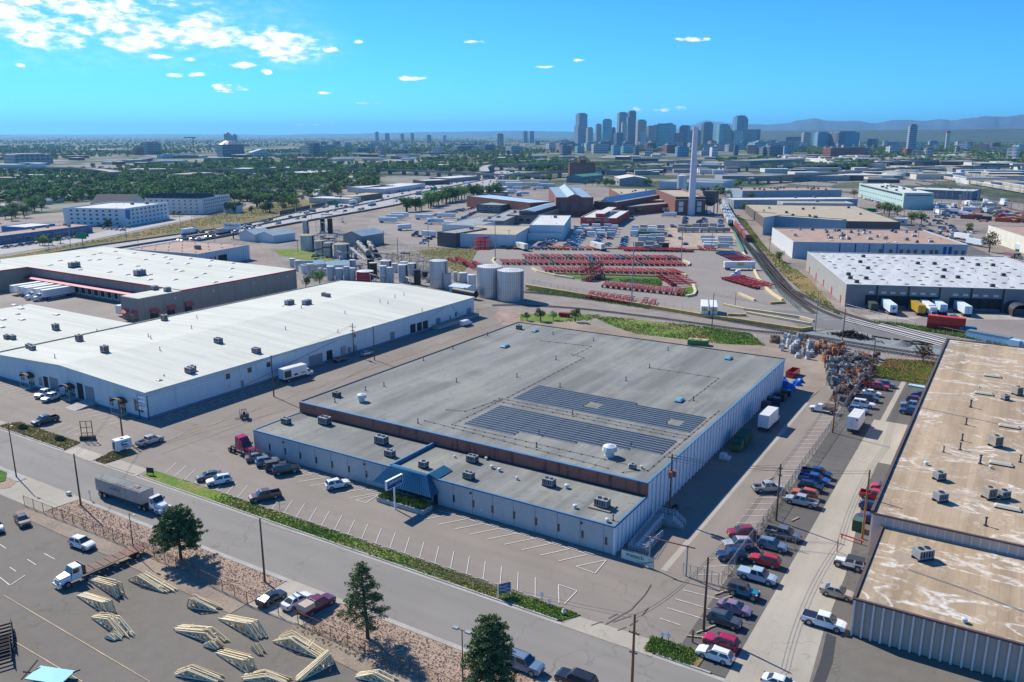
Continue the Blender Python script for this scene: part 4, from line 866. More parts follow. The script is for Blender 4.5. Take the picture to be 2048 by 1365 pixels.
bb('apt','apartment_block','long pale four storey apartment block with a blue banner beside the freeway grass','apartment building',(125,416),(248,418),(366,406),12.6,M('apartment_grey',(.68,.7,.68),.8,.08,.1),R_OFF,px='top',items=10,par=.8,winrows=(('F',(1.2,4.2,7.2,10),1.5,5.2,2.2),('R',(1.2,4.2,7.2,10),1.5,5.2,2.2)),trim=UNIT_WHITE)
r_,w_,d_=B['apt'];MB().box(w_+.02,w_+.3,.8,6,5.5,11.5).build('blue_banner',M('banner_blue',(.05,.2,.4),.6,.1),r_)
bb('apt2','apartment_block','white gabled apartment block behind the long pale one','apartment building',(289,397),(404,398),(441,389),12.6,UNIT_WHITE,DROOF,px='top',par=.8,gable=0,winrows=(('F',(1.2,4.2,7.2,10),1.4,5,2),('R',(1.2,4.2,7.2,10),1.4,4,1.8)))
r_,w_,d_=B['apt2']
for k in range(9):
 y0=d_*.0;x=w_*(.02+.108*k);MB().side([(0,0),(w_*.1,0),(w_*.05,3.2)],0,d_*.5).build('gable_roof',DROOF,r_,loc=(x,.3,12.3))
bb('apt3','townhouse_row','small white gabled townhouses right of the gabled apartment block','townhouse',(446,412),(478,412),9,6,UNIT_WHITE,DROOF,px='top',gable=0,winrows=(('F',(1,3.6),1.3,4,1.6),))
r_,w_,d_=B['apt3']
for k in range(4):MB().side([(0,0),(w_*.24,0),(w_*.12,2.6)],0,d_*.9).build('gable_roof',DROOF,r_,loc=(w_*.25*k,.3,5.9))
bb('hip','church_hall','big dark roofed house behind the pale apartment block','house',(181,407),(262,407),30,4,CREAM,DROOF,px='top',gable=-7)
bb('strip','retail_strip','long low retail strip with blue storefronts and a pink roof by the frontage road','shops',(-30,476),(184,450),18,5,BLUESH,R_PINK,px='top',par=.3,items=14,winrows=(('F',(.4,),2.4,7,4.5),),kinds=('acs','ac','vents'))
bb('blue','blue_shed','small blue walled shop behind the retail strip','shop',(51,455),(110,448),22,5,M('bright_blue_wall',(.06,.18,.4),.7,.1),R_OFF,px='top')
bb('shed1','gabled_shed','white gabled shed left of the rusty storage tanks','shed',(509,470),(545,466),16,4.5,UNIT_WHITE,STEELR,px='top',gable=-2.5)
bb('shed2','gabled_shed','pale blue gabled shed between the white shed and the silos','shed',(546,472),(590,466),14,4.5,PALE,STEELR,px='top',gable=-2)
bb('plant','process_building','blue grey gable roofed process building amid the tanks','industrial building',(686,470),(724,473),20,6.5,GREYL,STEELR,px='top',gable=2.5)
bb('teal1','low_shed','low teal roofed shed in front of the rusty tanks, left part','shed',(604,532),(652,528),12,4,PALE,TEALR,px='top',gable=-1.2);bb('teal2','low_shed','low teal roofed shed in front of the rusty tanks, right part','shed',(655,532),(698,530),13,4,PALE,TEALR,px='top',gable=-1.2)
bb('pump','pump_house','small sky blue gabled pump house between the big silver tanks and the white warehouse','shed',(899,573),(932,577),7,3,M('sky_blue_wall',(.25,.45,.6),.7,.05),M('pale_blue_roof',(.45,.55,.62),.5,.08),px='top',gable=-.7)
bb('stor','cold_store','dark brown walled storage block at the left end of the yard building','warehouse',(874,464),(911,467),(950,455),8.4,DBROWN,R_GREY,px='top',items=6)
bb('yardW','yard_warehouse','pale yard warehouse with a tan gravel roof facing the red chassis rows','warehouse',(911.5,467),(1031,470),(1060,452),7.9,PALE,R_TAN,px='top',joints=5,items=0)
bb('yardhi','yard_warehouse','taller pale metal warehouse right of the tan gravel roof','warehouse',(1059,450),(1128,451),(1150,431),9.5,BLUEW,R_OFF,px='top',ribs=3,ribmat=BLUEW2,items=4)
bb('yardcan','loading_shelter','low loading shelter attached before the taller pale warehouse','shelter',(1056,467),(1127,467),9,4.6,PALE,M('shelter_roof',(.42,.42,.4),.7,.1),px='top')
bb('wing1','low_workshop','low grey roofed workshop behind the dark brown storage block','workshop',(884,449),(955,452),(1020,434),5,PALE,R_GREY,px='top',items=12);bb('wing2','low_workshop','long low grey workshop roof left of the modern brown office','workshop',(965,441),(1008,442),(1060,420),5.5,GREYB,R_GREY,px='top',items=10)
bb('modern','brown_office','modern tan brown office with a raised grey roof lantern','office building',(1013,430),(1073,432),(1107,412),6,M('taupe_brown_wall',(.22,.18,.14),.8,.08),R_GREY,px='top',winrows=(('F',(1.4,),2.4,5.5,4),))
r_,w_,d_=B['modern'];MB().box(w_*.35,w_*.85,d_*.06,d_*.94,5.7,8.6).build('roof_lantern',DBROWN,r_);MB().side([(w_*.33,8.6),(w_*.87,8.6),(w_*.6,9.8)],d_*.05,d_*.95).build('lantern_roof',STEELR,r_)
bb('darkblue','glazed_office','dark blue grey glazed office behind the modern brown one','office building',(953,409),(1002,411),(1034,400),7,M('slate_wall',(.08,.11,.15),.7,.1),R_GREY,px='top',winrows=(('F',(1,4),1.8,5,4),),items=8)
bb('hall','brick_hall','large old brick hall with a gabled parapet and grey blue roof lanterns','factory hall',(1112,395),(1187,395),(1212,374),15.3,BRICKF,STEELR,px='top',par=.3)
r_,w_,d_=B['hall']
MB().side([(w_*.32,0),(w_*.68,0),(w_*.5,3.2)],.0,d_*.98).build('roof_lantern',STEELR,r_,loc=(0,0,15.0));MB().side([(w_*.3,0),(w_*.7,0),(w_*.6,1.6),(w_*.4,1.6)],-.3,.3).build('gable_parapet',BRICKF,r_,loc=(0,0,15.3))
for k in range(11):MB().cyl(w_*.5,d_*(.05+.09*k),18,19.6,.8,8).build('roof_ventilator',UNIT_WHITE,r_)
for k in range(3):MB().box(w_*(.12+.29*k),w_*(.3+.29*k),-.3,-.02,4.5,11.5).build('tall_window',DW,r_)
bb('hall_l','lean_to_hall','lower left bay of the brick hall with a pale blue sloping roof','factory hall',(1060,406),(1111,403),(1150,381),10,BRICKF,M('pale_seam_roof',(.42,.54,.6),.4,.1,.3),px='top',gable=0)
bb('hall2','brick_hall','smaller brick hall with a pale blue ridge right of the large one','factory hall',(1188,403),(1233,405),(1255,383),11,BRICKF,R_GREY,px='top')
r_,w_,d_=B['hall2'];MB().side([(w_*.28,0),(w_*.72,0),(w_*.5,4)],.0,d_*.98).build('roof_lantern',MATS['pale_seam_roof'],r_,loc=(0,0,10.7))
bb('hall3','brick_annex','low brick annex between the small hall and the docks building','factory hall',(1234,412),(1258,414),60,7,BRICKF,R_GREY,px='top')
bb('dockb','brick_dock_building','wide brick building with a tan roof and four trucks at its docks','warehouse',(1261,401),(1351,401),(1352,377),8.2,BRICKF,R_TAN,px='top',items=7,kinds=('ac','pipe','acs'))
r_,w_,d_=B['dockb']
for a,b,z0,z1,mt in((1,7,.5,5.5,UNIT_WHITE),(12,15,.5,4.5,DOORD),(20,23,.5,4.5,UNIT_WHITE)):MB().box(a*w_/62,b*w_/62,-.1,-.01,z0,z1).build('dock_door',mt,r_)
bb('power','brick_power_house','brick power house with tall white windows behind the chimney','power house',(1351,394),(1412,394),(1414,378),15,BRICKF,R_TAN,px='top',par=1.2,trim=STEEL)
r_,w_,d_=B['power']
for a in(.12,.72):
 for z0,z1 in((2.8,6.6),(7.4,11)):MB().box(w_*a,w_*(a+.15),-.2,-.02,z0,z1).build('tall_window',UNIT_WHITE,r_)
MB().box(0,w_,-1.2,-.01,12.6,13).build('steel_ledge',UNIT_WHITE,r_)
for k in range(6):MB().box(w_*(.02+.19*k),w_*(.035+.19*k),-.9,-.6,13,15.4).build('ledge_post',DARKM,r_)
t=thing('coal_hopper','rust brown elevated hopper at the right end of the brick power house','hopper',(*at(1420,428),0));MB().box(-5,5,-5,5,10,19).build('bin',DBROWN,t);MB().hexa([(-1.5,-1.5,6.5),(1.5,-1.5,6.5),(1.5,1.5,6.5),(-1.5,1.5,6.5),(-5,-5,10),(5,-5,10),(5,5,10),(-5,5,10)]).build('chute',DBROWN,t)
for a in(-4.6,4.6):
 for b in(-4.6,4.6):MB().box(a-.3,a+.3,b-.3,b+.3,0,10).build('leg',DARKM,t)
cxy=at(1382,431)
t=thing('chimney','tall pale octagonal chimney standing before the brick power house','chimney',(*cxy,0));CHM=M('chimney_paint',(.58,.55,.58),.8,.12,.2,streak=.08)
MB().cyl(0,0,0,68.5,3.15,16,0,2.0).build('shaft',CHM,t);MB().cyl(0,0,68.5,70.3,2.3,16,0,2.4).build('cap',CHM,t)
t=thing('metal_silo','wide riveted silver silo rising behind the brick docks roof','silo',(*at(1362,406),0));MB().cyl(0,0,0,26,4.6,20,0).build('shell',GALV,t);MB().cyl(0,0,26,26.8,4.7,20,0,1.5).build('silo_roof',UNIT_WHITE,t)
bb('redoff','red_office','red two tone office with an arched doorway behind the trailer rows','office building',(1161,435),(1232,437),(1241,421),6,REDB,R_OFF,px='top',par=.4,winrows=(('F',(3.6,),1.3,6.2,3.6),),trim=UNIT_WHITE)
r_,w_,d_=B['redoff'];MB().box(w_*.38,w_*.62,d_*.1,d_*.5,5.6,8.4).build('raised_block',REDB,r_);MB().box(w_*.37,w_*.63,d_*.08,d_*.95,8.41,8.6).build('raised_roof',R_OFF,r_);MB().box(w_*.43,w_*.57,-.2,-.02,0,3.6).build('arched_doorway',DOORD,r_)
bb('hotel','brick_hotel','eight storey red brick hotel left of the chimney beyond the trees','hotel',(1139,326),(1191,326),16,24,M('hotel_brick',(.32,.1,.06),.85,.1),R_GREY,px='top',winrows=(('F',(1.5,4.4,7.3,10.2,13.1,16,18.9),1.6,4.3,2.6),),par=.8)
r_,w_,d_=B['hotel'];MB().box(w_*.38,w_*.65,3,10,23,29).build('lift_tower',MATS['hotel_brick'],r_)
bb('green','green_roof_building','grey building with a green hipped roof in front of the brick hotel','building',(1133,353),(1165,354),(1196,350),8,M('blue_grey_wall',(.22,.26,.29),.8,.1),M('green_roof',(.06,.2,.15),.6,.1),px='top',gable=2.5,winrows=(('F',(1,4.2),1.6,4.5,3),))
bb('whiteshop','white_roof_shed','pale shed with a low white gabled roof beyond the brick halls','shed',(1239,358),(1297,358),55,9,GREYL,R_OFF,px='top',gable=3)
bb('longwhite','long_white_wall_building','long low white walled building behind the chimney','warehouse',(1319,363),(1445,366),60,8,UNIT_WHITE,R_GREY,px='top',winrows=(('F',(4,),1,9,1),));bb('longwhite2','concrete_shed','grey shed continuing the long white walled building to the right','warehouse',(1446,362),(1476,360),60,9,PALE,R_GREY,px='top')
bb('freew1','white_shop_row','long white shop row across the freeway, left of the green sign','shops',(770,378),(850,367),34,6,UNIT_WHITE,R_OFF,px='top',winrows=(('F',(.8,),2,6,3),));bb('freew2','white_shop_row','white flat roofed building left of the long white shop row','shops',(728,376),(792,372),30,6,UNIT_WHITE,R_OFF,px='top');bb('freew3','tan_shop_row','tan roofed low building behind the sound wall of the freeway','shops',(618,396),(697,398),25,5,CREAM,R_OFF,px='top',items=4)
bb('freew4','tan_shop_row','brown fronted low building right of the tan roofed one','shops',(705,394),(765,386),20,5.5,M('mid_brown_wall',(.24,.16,.1),.8,.1),R_TAN,px='top',items=4);bb('freew5','tan_shop_row','grey warehouse above the long white shop row','warehouse',(850,362),(900,360),30,6,DBROWN,R_OFF,px='top');bb('freew6','tan_shop_row','low building with a white roof by the freeway bend','warehouse',(900,357),(960,352),34,6,GREYL,R_OFF,px='top')
for k in range(5):MB().box(0,30,-.2,.2,0,3.5).build('sound_wall',M('sound_wall_brown',(.16,.12,.09),.9,.12,.5),label=ORD[k]+' panel run of the brown sound wall on the far freeway edge, from the left',cat='wall',loc=(*at(560+k*32,431-k*6.6),0),rz=math.atan2(at(592,424)[1]-at(560,431)[1],at(592,424)[0]-at(560,431)[0]))
a_=at(1694,569,8.8);d_=at(1615,504,8.8);e_=at(1999,510,8.8)
DEP=(Vector(d_)-Vector(a_)).length;dirL=(Vector(a_)-Vector(d_)).normalized();px_=Vector((-dirL.y,dirL.x));pB_=Vector(a_)+px_*((Vector(e_)-Vector(d_)).length)
bb('RW','white_roof_dock_building','grey block warehouse with a cracked white roof and a row of truck docks','warehouse',a_,tuple(pB_),DEP,8.8,GREYB,R_WHITE2,px=False,par=.25,trim=UNIT_WHITE)
r_,w_,d_=B['RW']
MB().box(-.08,-.004,.1,d_-.1,0,8.7).build('pale_side_wall',GREYL,r_)
for k in range(5):MB().box(-.2,-.081,d_*(.08+.2*k),d_*(.1+.2*k),0,3).build('side_door',REDT,r_)
dmb=MB().box(-1.5,1.5,-.12,-.01,1.1,4.4,0).box(-1.95,-1.5,-.35,-.01,.9,4.7,1).box(1.5,1.95,-.35,-.01,.9,4.7,1).box(-1.95,1.95,-.35,-.01,4.4,4.9,1).mesh('dock_door',[DOORD,M('dock_seal',(.035,.035,.037),.9,.1)])
dsg=MB().box(-.9,.9,-.08,-.01,0,.8).mesh('dock_number_sign',[UNIT_WHITE])
def col(pxx,pyy,h=4):
 p=Vector((*at(pxx,pyy,h),0));return(r_.matrix_world.inverted()@p)
bpy.context.view_layer.update()
ang=r_.rotation_euler[2];rx=Vector((math.cos(ang),math.sin(ang)))
def frontx(pxx):
 lo,hi=0,w_
 for _ in range(30):
  m_=(lo+hi)/2;q=Vector(a_)+rx*m_
  if proj((q.x,q.y,3))[0]<pxx:lo=m_
  else:hi=m_
 return lo
for pxx in(1741,1766,1784,1804,1826,1844,1864,1909,1929,1949,1969,1990):
 x=frontx(pxx);put('dock_door',dmb,r_,loc=(x,0,0));put('dock_number_sign',dsg,r_,loc=(x,0,5.6))
for pxx in(1752,1815,1877,1940,2004,2070):MB().box(-.35,.35,-.1,-.01,0,8.7).build('wall_pilaster',M('black_pilaster',(.05,.05,.06),.8,.1),r_,loc=(frontx(pxx),0,0))
rr=random.Random(5)
for i in range(13):
 for j in range(9):
  x=w_*(.05+.07*i)+rr.uniform(-1,1);y=d_*(.06+.1*j);k=rr.choice(('skyd','skyd','skyd','skyd','vents','acdark','pipe'))
  roofitem(r_,k,x,y,8.56,0,1.0 if k=='skyd' else.8)
for k in range(7):MB().box(-.2,.2,1,d_-1,8.56,8.66).build('roof_seam',R_WHITE,r_,loc=(w_*(.07+.14*k),0,0))
t=thing('curved_canopy','round topped dark dock shelter at the right photo edge','canopy',(*at(2030,628),0),ang);n=9;m=MB()
for k in range(n):a0=math.pi*k/n;a1=math.pi*(k+1)/n;m.hexa([(-3.2*math.cos(a0),-6,2+2.4*math.sin(a0)),(-3.2*math.cos(a1),-6,2+2.4*math.sin(a1)),(-3.2*math.cos(a1),4,2+2.4*math.sin(a1)),(-3.2*math.cos(a0),4,2+2.4*math.sin(a0)),(-3.35*math.cos(a0),-6,2+2.6*math.sin(a0)),(-3.35*math.cos(a1),-6,2+2.6*math.sin(a1)),(-3.35*math.cos(a1),4,2+2.6*math.sin(a1)),(-3.35*math.cos(a0),4,2+2.6*math.sin(a0))])
m.box(-3.3,-3.1,-6,4,0,2);m.box(3.1,3.3,-6,4,0,2);m.build('shelter_shell',DARKM,t);MB().box(-2,2,-4,3.8,.05,2.6).build('parked_load',M('dark_load',(.08,.09,.1),.7,.2),t)
bb('beige','pale_blue_factory','pale blue factory with a pink gravel roof crowded with vents and units','factory',(1587,484),(1936,490),68,8.9,M('factory_pale_blue',(.36,.46,.5),.7,.06,.1),R_PINK,px='top',joints=9,items=75,rnd=3,kinds=('acs','vents','acw','pipe','vents','acs','skyw','acdark'),trim=UNIT_WHITE)
r_,w_,d_=B['beige']
for k,f in enumerate((.27,.36,.44,.52,.6)):MB().box(w_*f,w_*f+.6,-.1,-.01,0,8.4).build('blue_downpipe',M('deep_blue',(.02,.07,.25),.6,.1),r_)
for f in(.5,.56,.62,.66,.7,.745,.79,.82,.93,.97):MB().box(w_*f,w_*f+1.6,-.1,-.01,3.4,5.8).build('window',GLASS,r_)
for f in(.865,.895):MB().box(w_*f,w_*f+1.6,-.14,-.01,.3,7.6).build('entrance_frame',MATS['deep_blue'],r_)
MB().box(-.1,-.004,0,d_,0,9.1).build('white_side_wall',UNIT_WHITE,r_)
bb('beigehi','raised_factory_block','taller white ended block at the back of the pale blue factory','factory',(1549,432),(1682,441),10,11.5,M('factory_steel_blue',(.22,.3,.36),.7,.06),R_TAN,px='top',items=2)
MB().box(-.2,-.004,-16,12,0,11.6).build('white_end_wall',UNIT_WHITE,B['beigehi'][0])
bb('tanroof','tan_roof_warehouse','low dark walled warehouse with a wide tan roof beside the railway','warehouse',(1530,440),(1720,447),62,7,DBROWN,R_TAN,px='top',items=10,kinds=('acs','ac','acdark'))if False else None
q0=at(1533,440,7);q1=at(1491,409,7);v=Vector(q1)-Vector(q0);un=v.normalized();ux=Vector((un.y,-un.x))
bb('tanroof','tan_roof_warehouse','low dark walled warehouse with a wide tan roof beside the railway','warehouse',q0,tuple(Vector(q0)+ux*88),v.length,7,DBROWN,R_TAN,px=False,items=10,kinds=('acs','ac','acdark'))
bb('ribw','ribbed_warehouse','grey ribbed warehouse with a tan roof behind the wide tan roof','warehouse',(1566,406),(1707,407),22,8,PALE,R_TAN,px='top',ribs=2,ribmat=UNIT_WHITE,items=4)
bb('rib2','long_grey_warehouse','long grey warehouse with an off white roof left of the parked green containers','warehouse',(1468,400),(1716,398),24,8,M('muted_blue_wall',(.3,.36,.4),.7,.08),R_OFF,px='top',ribs=4,items=8)
bb('rib3','pink_roof_warehouse','blue grey warehouse with a pink roof dotted with dark vents','warehouse',(1485,382),(1684,380),45,8.5,M('steel_blue_wall',(.26,.36,.42),.7,.06),R_PINK,px='top',items=30,kinds=('acdark','vents','acdark'))
bb('mint','mint_green_depot','two storey mint green depot with a white roof by the rail yard','depot',(1719,366),(1809,386),(1871,387),14.5,MINT,R_OFF,px='top',par=.8,items=18,kinds=('acw','ac','vents','acl'),winrows=(('F',(2,6.6),1.4,6,2.2),('F',(11.2,),2.1,7.2,7)))
r_,w_,d_=B['mint'];MB().box(w_+.03,w_+.3,2,d_-2,12,12.6).build('dark_band',DARKM,r_)
bb('mint2','depot_wing','lower white roofed wing right of the mint green depot','depot',(1815,378),(1947,383),40,9,M('slate_blue_wall',(.14,.2,.25),.7,.1),R_OFF,px='top',items=10)
bb('yellow','cream_warehouse','cream walled warehouse with a pink roof at the right photo edge','warehouse',(1977,451),(2100,490),70,9,CREAM,R_PINK,px='top',joints=8)
bb('guard','guard_office','small pale office with dark windows beside the factory corner','office building',(1789,437),(1815,438),10,5,PALE,R_OFF,px='top',winrows=(('F',(2,),1.6,3,2.4),))
for i,(a,b,h,dp,w,rf,lab)in enumerate([((1445,352),(1700,352),7,45,GREYL,R_GREY,'low grey sheds beyond the pink roofed warehouse'),((1700,349),(1750,348),6,30,CREAM,R_OFF,'small cream shed beyond the mint depot'),((1500,322),(1610,318),14,60,M('hazy_grey_wall',(.25,.26,.27),.8,.1),R_GREY,'large grey concrete warehouse below the skyline, left of the viaduct'),((1612,316),(1655,330),8,30,CREAM,R_OFF,'cream shed right of the large grey concrete warehouse'),((1760,320),(1850,318),7,40,GREYL,R_PINK,'pink roofed shed behind the viaduct'),((1850,312),(1960,308),8,40,CREAM,R_OFF,'white roofed building among trees at the upper right'),((1888,306),(1950,304),8,30,REDB,R_OFF,'brick red building among the trees on the far right'),((1975,296),(2040,296),9,40,GREYL,R_OFF,'pale roofed hall at the far right'),((1530,338),(1580,338),6,30,PALE,R_OFF,'white walled shed under the large grey warehouse'),((1590,345),(1640,345),6,35,CREAM,R_OFF,'cream roofed shed behind the parking lot'),((1345,330),(1400,330),7,30,BLUESH,R_GREY,'blue roofed shed just left of the chimney'),((1400,325),(1480,326),7,40,CREAM,R_OFF,'low cream shed right of the chimney'),((1270,330),(1330,330),7,40,DBROWN,R_TAN,'low brown shed behind the white roofed shed')]):
 bldg('low_industrial_building',lab,'warehouse',a,b,dp,h,w,rf,px='top',items=3 if i<6 else 0,rnd=i)
RUSTY=M('rust_streaked_white',(.46,.44,.4),.7,.3,.35,1.5,streak=.12);TWHITE=M('dull_white_tank',(.5,.51,.5),.6,.14,.5,streak=.15);TSILV=M('silver_tank',(.52,.54,.55),.35,.12,.9,streak=.03,metal=.6);TBLK=M('black_tank',(.02,.022,.022),.5,.15,.5);TRED=M('red_tank',(.4,.035,.045),.6,.15,.8,streak=.2)
TANKS=[(616,472,502,28,RUSTY,'largest rusty topped white tank, left in the far tank group'),(640,483,511,19,RUSTY,'rusty tank second from the left in the far group'),(657,487,515,17,RUSTY,'rusty tank third from the left in the far group'),(684,490,518,31,RUSTY,'wide stained tank at the right of the far group'),(612,442,470,12,RUSTY,'slender pale tower tank behind the rusty tanks'),(646,438,466,9,TBLK,'slender black tower, left of two'),(661,438,467,10,TBLK,'slender black tower, right of two'),(711,463,487,8,RUSTY,'slim tan tank before the gabled process building'),(586,518,535,12,TWHITE,'small white tank left of the teal sheds, farther one'),(597,522,544,12,TWHITE,'small white tank left of the teal sheds, nearer one'),(621,529,556,12,TWHITE,'narrow white tank beside the bushy tree'),(641,537,551,8,TWHITE,'small drum shaped tank right of the narrow white tank'),(651,538,553,7,TWHITE,'second small drum shaped tank'),(662,534,562,15,TWHITE,'white tank at the left of four in a row'),(679,538,562,16,TWHITE,'broad white tank, second of four in a row'),(695,534,562,13,TWHITE,'white tank, third of four in a row'),(706,537,563,12,TWHITE,'short white tank, last of four in a row'),(706,521,541,13,TWHITE,'white tank behind the row, by the teal roof'),(731,545,566,34,TRED,'wide bright red tank behind the warehouse ridge'),(747,527,556,16,TBLK,'black tank with a white top behind the red one'),(742,520,541,14,TBLK,'short black tank farther back'),(767,533,567,15,TWHITE,'tall white tank right of the red tank'),(781,536,568,13,TWHITE,'slim white tank beside the tall one'),(772,523,541,22,TWHITE,'low wide white tank at the back'),(790,528,546,13,TWHITE,'cream tank behind the cylinder pair'),(806,531,566,19,TWHITE,'large white tank in the centre right of the farm'),(808,525,546,15,TWHITE,'white tank hidden behind the large white one'),(824,528,551,17,TWHITE,'conical topped white tank at the grass edge'),(835,541,571,14,TBLK,'tall glossy black tank near the roof edge'),(850,543,557,11,TBLK,'small black green tank right of the tall black one'),(878,524,578,36,TSILV,'tall silver tank left of the red chassis'),(897,548,580,13,RUSTY,'brownish ribbed tank next to the tall silver tank'),(911,545,564,9,TWHITE,'slim white tank behind the blue pump house'),(926,547,566,17,TWHITE,'medium white tank behind the blue pump house'),(944,551,581,17,TWHITE,'medium white tank left of the two big silver tanks'),(980,537,598,52,TSILV,'big ribbed silver tank, left of the pair at the rail tracks'),(1021,545,605,54,TSILV,'big ribbed silver tank, right of the pair at the rail tracks')]
for(cx_,ty,by,wpx,mt,lab)in TANKS:
 p=Vector(at(cx_,by));dd=(p.length**2+CH**2)**.5;r=wpx/2*dd/F*.985;c=p+p.normalized()*r;h=hgt(*(p+p.normalized()*.0),ty)
 t=thing('storage_tank',lab,'tank',(c.x,c.y,0));n=36 if r>3 else 20
 m=MB();m.cyl(0,0,0,h,r,n,0)
 m.build('shell',mt,t,smooth=False)
 topm=TWHITE if mt is TBLK and 'white top' in lab else(M('rusty_tank_top',(.38,.3,.2),.8,.25,1)if mt is RUSTY else(UNIT_WHITE if mt is not TBLK else TBLK));MB().cyl(0,0,h+.01,h+r*.16,r*1.02,n,0,r*.1).build('tank_roof',topm,t)
 if r>2:
  m=MB()
  for zz in(h*.33,h*.66,h-.15):
   m.cyl(0,0,zz,zz+.1,r+.04,n,0,cap=False)
  m.build('hoop',STEEL if mt is not TBLK else DARKM,t,kind='stuff')
  for s in(.0,):MB().box(r+.02,r+.6,-.3,.3,0,h).build('ladder',DARKM if mt is not TSILV else STEEL,t)
 if mt is TSILV:
  m=MB()
  for k in range(n):
   a=2*math.pi*k/n;m.box(r*math.cos(a)-.05,r*math.cos(a)+.05,r*math.sin(a)-.05,r*math.sin(a)+.05,0,h-.1)
  m.build('shell_seams',STEEL,t,kind='stuff')
  m=MB()
  for k in range(n):
   a=2*math.pi*k/n;b=2*math.pi*(k+1)/n;z=h+.1
   m.bar((r*math.cos(a),r*math.sin(a),z),(r*math.cos(a),r*math.sin(a),z+1),.05);m.bar((r*math.cos(a),r*math.sin(a),z+1),(r*math.cos(b),r*math.sin(b),z+1),.05)
  m.build('roof_railing',STEEL,t,kind='stuff')
def pipeworks(n,poly,seed,hmax=6):
 rr=random.Random(seed);pts=scatter([at(*p)for p in poly],n,rr)
 for i,p in enumerate(pts):
  k=rr.random();nm='pipe_rack';t=thing(nm,'tangle of pipes and valves between the storage tanks','pipework',(*p,0),rr.uniform(0,3.1),'pipe racks in the tank farm');m=MB();L=rr.uniform(3,10);z=rr.uniform(.8,hmax)
  for q in range(2):m.tube((-L/2,q*.5,z+q*.3),(L/2,q*.5,z+q*.3),rr.uniform(.1,.28),6);m.bar((-L/2+q*L*.9+.2,.2,0),(-L/2+q*L*.9+.2,.2,z+.4),.16)
  m.bar((-L/2,.1,z),(0,.1,0),.12);m.box(-.6,.6,-.5,.6,0,rr.uniform(.8,2.2));m.build('pipe_run',rr.choice([STEEL,DARKM,GALV,RUSTY]),t)
pipeworks(46,[(600,520),(640,470),(720,480),(850,545),(950,585),(860,590),(700,568),(600,560)],8)
pipeworks(12,[(600,475),(600,450),(690,440),(740,470),(720,490),(640,490)],9,12)
t=thing('horizontal_tank','long black horizontal tank lying by the white warehouse corner','tank',(*at(930,596),0),math.atan2(at(960,600)[1]-at(899,588)[1],at(960,600)[0]-at(899,588)[0]))
MB().tube((-6.5,0,2.2),(6.5,0,2.2),1.4,20).build('shell',TBLK,t);MB().box(-4,-3.4,-1.2,1.2,0,1.5).build('saddle',CONC,t);MB().box(3.4,4,-1.2,1.2,0,1.5).build('saddle',CONC,t);MB().cyl(0,0,3.6,4.2,.5,10).build('hatch',STEEL,t)
def railcar(x,y,rz,kind,mat,label,group,L=12):
 t=thing('tank_car' if kind=='tank' else 'hopper_car',label,'rail car',(x,y,.35),rz,group)
 if kind=='tank':
  MB().tube((-L/2+.4,0,2.6),(L/2-.4,0,2.6),1.45,14).build('shell',mat,t);MB().cyl(0,0,3.95,4.5,.6,8).build('dome',DARKM,t)
 else:
  MB().hexa([(-L/2+2,-1.3,.9),(L/2-2,-1.3,.9),(L/2-2,1.3,.9),(-L/2+2,1.3,.9),(-L/2+.3,-1.5,2.4),(L/2-.3,-1.5,2.4),(L/2-.3,1.5,2.4),(-L/2+.3,1.5,2.4)]).box(-L/2+.3,L/2-.3,-1.5,1.5,2.4,4.3).build('hopper_body',mat,t)
  MB().box(-L/2+.5,L/2-.5,-.5,.5,4.31,4.5).build('roof_hatches',STEEL,t)
 MB().box(-L/2,L/2,-1.2,1.2,.75,.95).build('underframe',DARKM,t)
 for x in(-L/2+1.6,L/2-1.6):MB().box(x-1.1,x+1.1,-.9,.9,.0,.72).build('bogie',BLACK,t)
TC1=[Vector(at(706,483)),Vector(at(737,517))];TC2=[Vector(at(728,480)),Vector(at(752,516))]
for ti,(a,b)in enumerate((TC1,TC2)):
 n=5;rz=math.atan2((b-a).y,(b-a).x)
 for k in range(n):
  p=a.lerp(b,(k+.5)/n);last=ti==1 and k==n-1
  railcar(p.x,p.y,rz,'tank',TBLK if last else M('sooty_grey_tank',(.22,.23,.23),.7,.25,.8),'glossy black tank car at the near end of the right hand string' if last else 'sooty grey tank car in the %s string, %s from the far end'%(('left','right')[ti],ORD[k]),'tank cars standing amid the tanks',(b-a).length/n-.6)
t=thing('white_slide_pipe','long white sloping pipe descending beside the tank cars','pipe',(0,0,0));a=at(702,497,7);b=at(731,521,2.2);MB().tube((*a,7),(*b,2.2),.55,8).build('pipe',UNIT_WHITE,t);MB().bar((*a,0),(*a,7),.3).build('support',DARKM,t)
train=[Vector(at(*p))for p in((1448,410),(1462,440),(1478,463),(1494,484))]
train2=[Vector(at(*p))for p in((1444,420),(1452,440),(1459,452))]
for ti,(pl,n)in enumerate(((train,10),(train2,5))):
 sp=smooth_pl(pl,2);tot=sum((sp[i+1]-sp[i]).length for i in range(len(sp)-1));L=tot/n
 for k in range(n):
  x=(k+.5)/n*(len(sp)-1);i=int(x);p=sp[i];d=(sp[min(i+1,len(sp)-1)]-sp[i-1])
  red=ti==0 and k>=n-3
  railcar(p.x,p.y,math.atan2(d.y,d.x),'hopper',M('oxide_red_hopper',(.26,.07,.05),.7,.2,.5)if red else M('pale_grey_hopper',(.4,.42,.43),.7,.15,.5),'%s oxide red hopper car at the near end of the train'%ORD[k-n+3]if red else 'pale grey hopper car in the %s string beside the weeds, %s from the far end'%(('long','short')[ti],ORD[k]),'hopper cars on the siding',L-1)
PAINT={}
